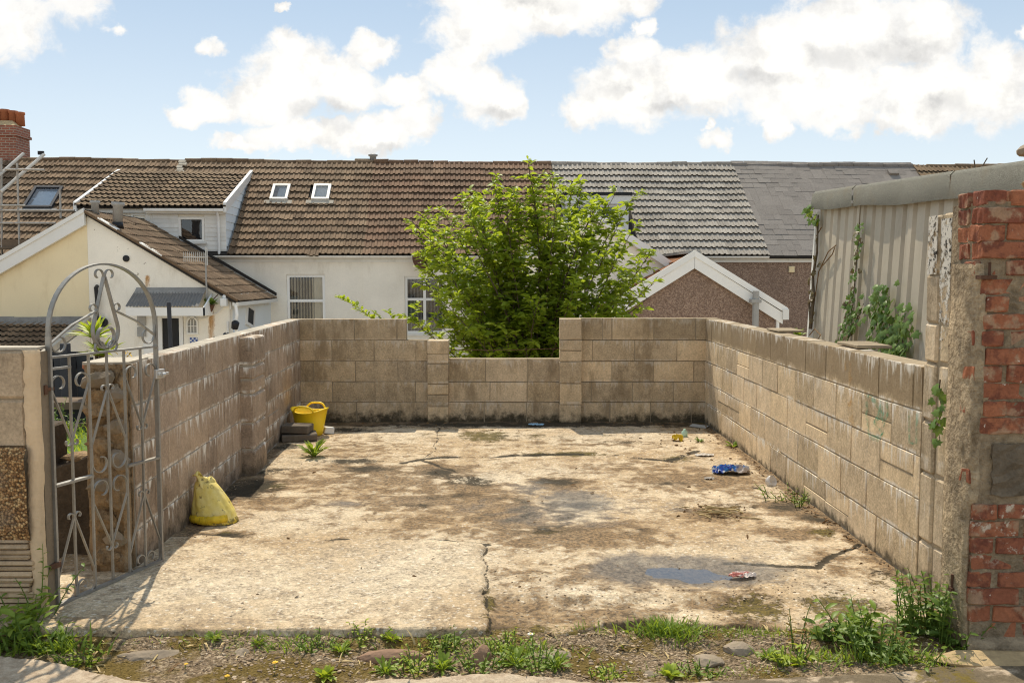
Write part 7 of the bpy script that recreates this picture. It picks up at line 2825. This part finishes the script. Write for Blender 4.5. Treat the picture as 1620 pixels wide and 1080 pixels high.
for k, (px, py, s, lab) in enumerate(tl):
    c = G2(px, py, -.04)
    if k % 2:
        bushy('weed_tuft', 'low leafy green weed at ' + lab, 'weed', (c.x, c.y, verge_z(c.x, c.y)), 20, s * .5, s * 1.1, .018, .036, .012, ('dock', 'lance')[(k // 2) % 2], MAT[('weed_leaf', 'lime_leaf')[(k // 2) % 2]], 1.1, WG, 120 + k, foot=.085)
        continue
    rosette('weed_tuft', 'small bright green weed tuft at ' + lab, 'weed', (c.x, c.y, verge_z(c.x, c.y)), 40, s * .35, s * .95, .1, 1.35, ('tooth', 'lance', 'tooth')[k % 3], MAT[('weed_leaf', 'lime_leaf', 'weed_leaf')[k % 3]], WG, 120 + k)
# grass
rr = random.Random(55)
gi = []
for (px, py, n, sx, lo, hi) in ((1050, 1003, 300, .07, .04, .10), (1075, 1010, 120, .07, .04, .08), (1165, 1006, 110, .10, .02, .05), (1215, 1010, 110, .10, .02, .05), (820, 1030, 220, .12, .03, .08), (940, 1002, 60, .10, .02, .05), (700, 1020, 120, .12, .03, .06),
                                (470, 1022, 160, .16, .03, .06), (1330, 1040, 260, .16, .03, .08), (1470, 1045, 160, .12, .03, .07), (60, 1025, 200, .14, .05, .11), (1130, 1060, 120, .3, .02, .05), (350, 1015, 120, .3, .02, .05)):
    c = G2(px, py)
    for k in range(n):
        x, y = c.x + rr.gauss(0, sx), c.y + rr.gauss(0, .035)
        gi.append((leaf_mesh('blade', MAT['weed_leaf'], k % 4), (x, y, max(verge_z(x, y), yard_z(x, y) if y > 4.15 else -1) - .003), (rr.gauss(0, .5), rr.gauss(0, .5), 1), rr.uniform(lo, hi), rr.uniform(-.5, .5)))
bake_leaves('grass', gi, None, 'stuff', MAT['weed_leaf'])
gi = []
for k in range(420):
    x, y = rr.uniform(-2.2, 2.1), rr.uniform(3.78, 4.16)
    if vnoise(np.array(x * 3), np.array(y * 6), 44) < .5:
        continue
    gi.append((leaf_mesh('blade', MAT['straw'], k % 4), (x, y, verge_z(x, y) + .003), (rr.gauss(0, 1), rr.gauss(0, 1), rr.uniform(.1, .8)), rr.uniform(.03, .09), rr.uniform(-.5, .5)))
bake_leaves('dead_grass', gi, None, 'stuff', MAT['straw'])
# dandelion heads, a daisy
def flower(name, label, px, py, mat, r_, h):
    c = G2(px, py)
    t = thing(name, label, 'flower', (c.x, c.y, -.035))
    MB().tube([(0, 0, 0), (.004, 0, h)], .0018, 5).build('stem', MAT['weed_leaf'], t)
    for k in range(14):
        a = k * 2 * math.pi / 14
        put_leaf(t, leaf_mesh('lance', mat, k % 4), (.004, 0, h), (math.cos(a), math.sin(a), .35), r_, 0, name='petal')
    MB().lathe([(r_ * .35, 0), (r_ * .3, r_ * .2), (r_ * .1, r_ * .3)], 10, Matrix.Translation((.004, 0, h))).build('centre', MAT['yellow_petal'], t)
    return t


MAT['white_petal'] = M_plain('white_petal', (.80, .79, .76), .7, .03)
flower('daisy', 'white daisy in the green weeds right of the pointed stone', 838, 1018, MAT['white_petal'], .016, .05)
flower('yellow_flower', 'small yellow flower by the dark gravel at the left kerb', 434, 1058, MAT['yellow_petal'], .014, .035)
flower('yellow_flower', 'tiny yellow flower at the very edge of the kerb left of centre', 358, 1074, MAT['yellow_petal'], .012, .02)
flower('yellow_flower', 'tiny yellow flower in the mossy gravel below the slab on the left', 293, 1055, MAT['yellow_petal'], .010, .02)
# stones in the verge
for k, (px, py, sx, sy, sz, mt, rz, lab) in enumerate((
        (620, 1036, .150, .050, .045, 'redstone', .06, 'long flat reddish stone set along the slab edge'),
        (758, 1040, .070, .055, .075, 'redstone', .5, 'pointed brown stone standing at the slab corner'),
        (872, 1032, .105, .060, .030, 'stone', -.05, 'flat brown stone right of the pointed stone'),
        (1168, 1026, .075, .060, .045, 'stone', .2, 'pale grey lump of stone in the gravel on the right'),
        (1120, 1042, .070, .060, .030, 'stone', -.3, 'flat grey stone just left of the pale lump in the gravel'),
        (1030, 1062, .045, .03, .018, 'stone', 0, 'small flat stone by the kerb in the middle of the gravel'),
        (240, 1030, .150, .060, .022, 'stone', .2, 'thin grey slab of stone lying in the moss near the gate'),
        (383, 1030, .035, .04, .03, 'stone', .4, 'small brown stone below the light slab on the left'))):
    c = G2(px, py)
    o = inst('verge_stone', stone_mesh('verge_stone', MAT[mt], sx, sy, sz, 300 + k, 3), None, (c.x, c.y, -.045 if c.y < 4.15 else yard_z(c.x, c.y) - .005), (0, 0, rz))
    tag(o, lab, 'stone', 'stones along the front of the yard')
# brown leaves on the verge
dl = []
for k in range(90):
    x, y = rr.uniform(-2.3, 2.2), rr.uniform(3.8, 4.2)
    dl.append((leaf_mesh('dock', MAT['dry'], k % 4), (x, y, verge_z(x, y) + .004), (rr.uniform(-1, 1), rr.uniform(-1, 1), rr.uniform(0, .4)), rr.uniform(.015, .04), rr.uniform(-1, 1)))
bake_leaves('fallen_leaves', dl, None, 'stuff', MAT['dry'])
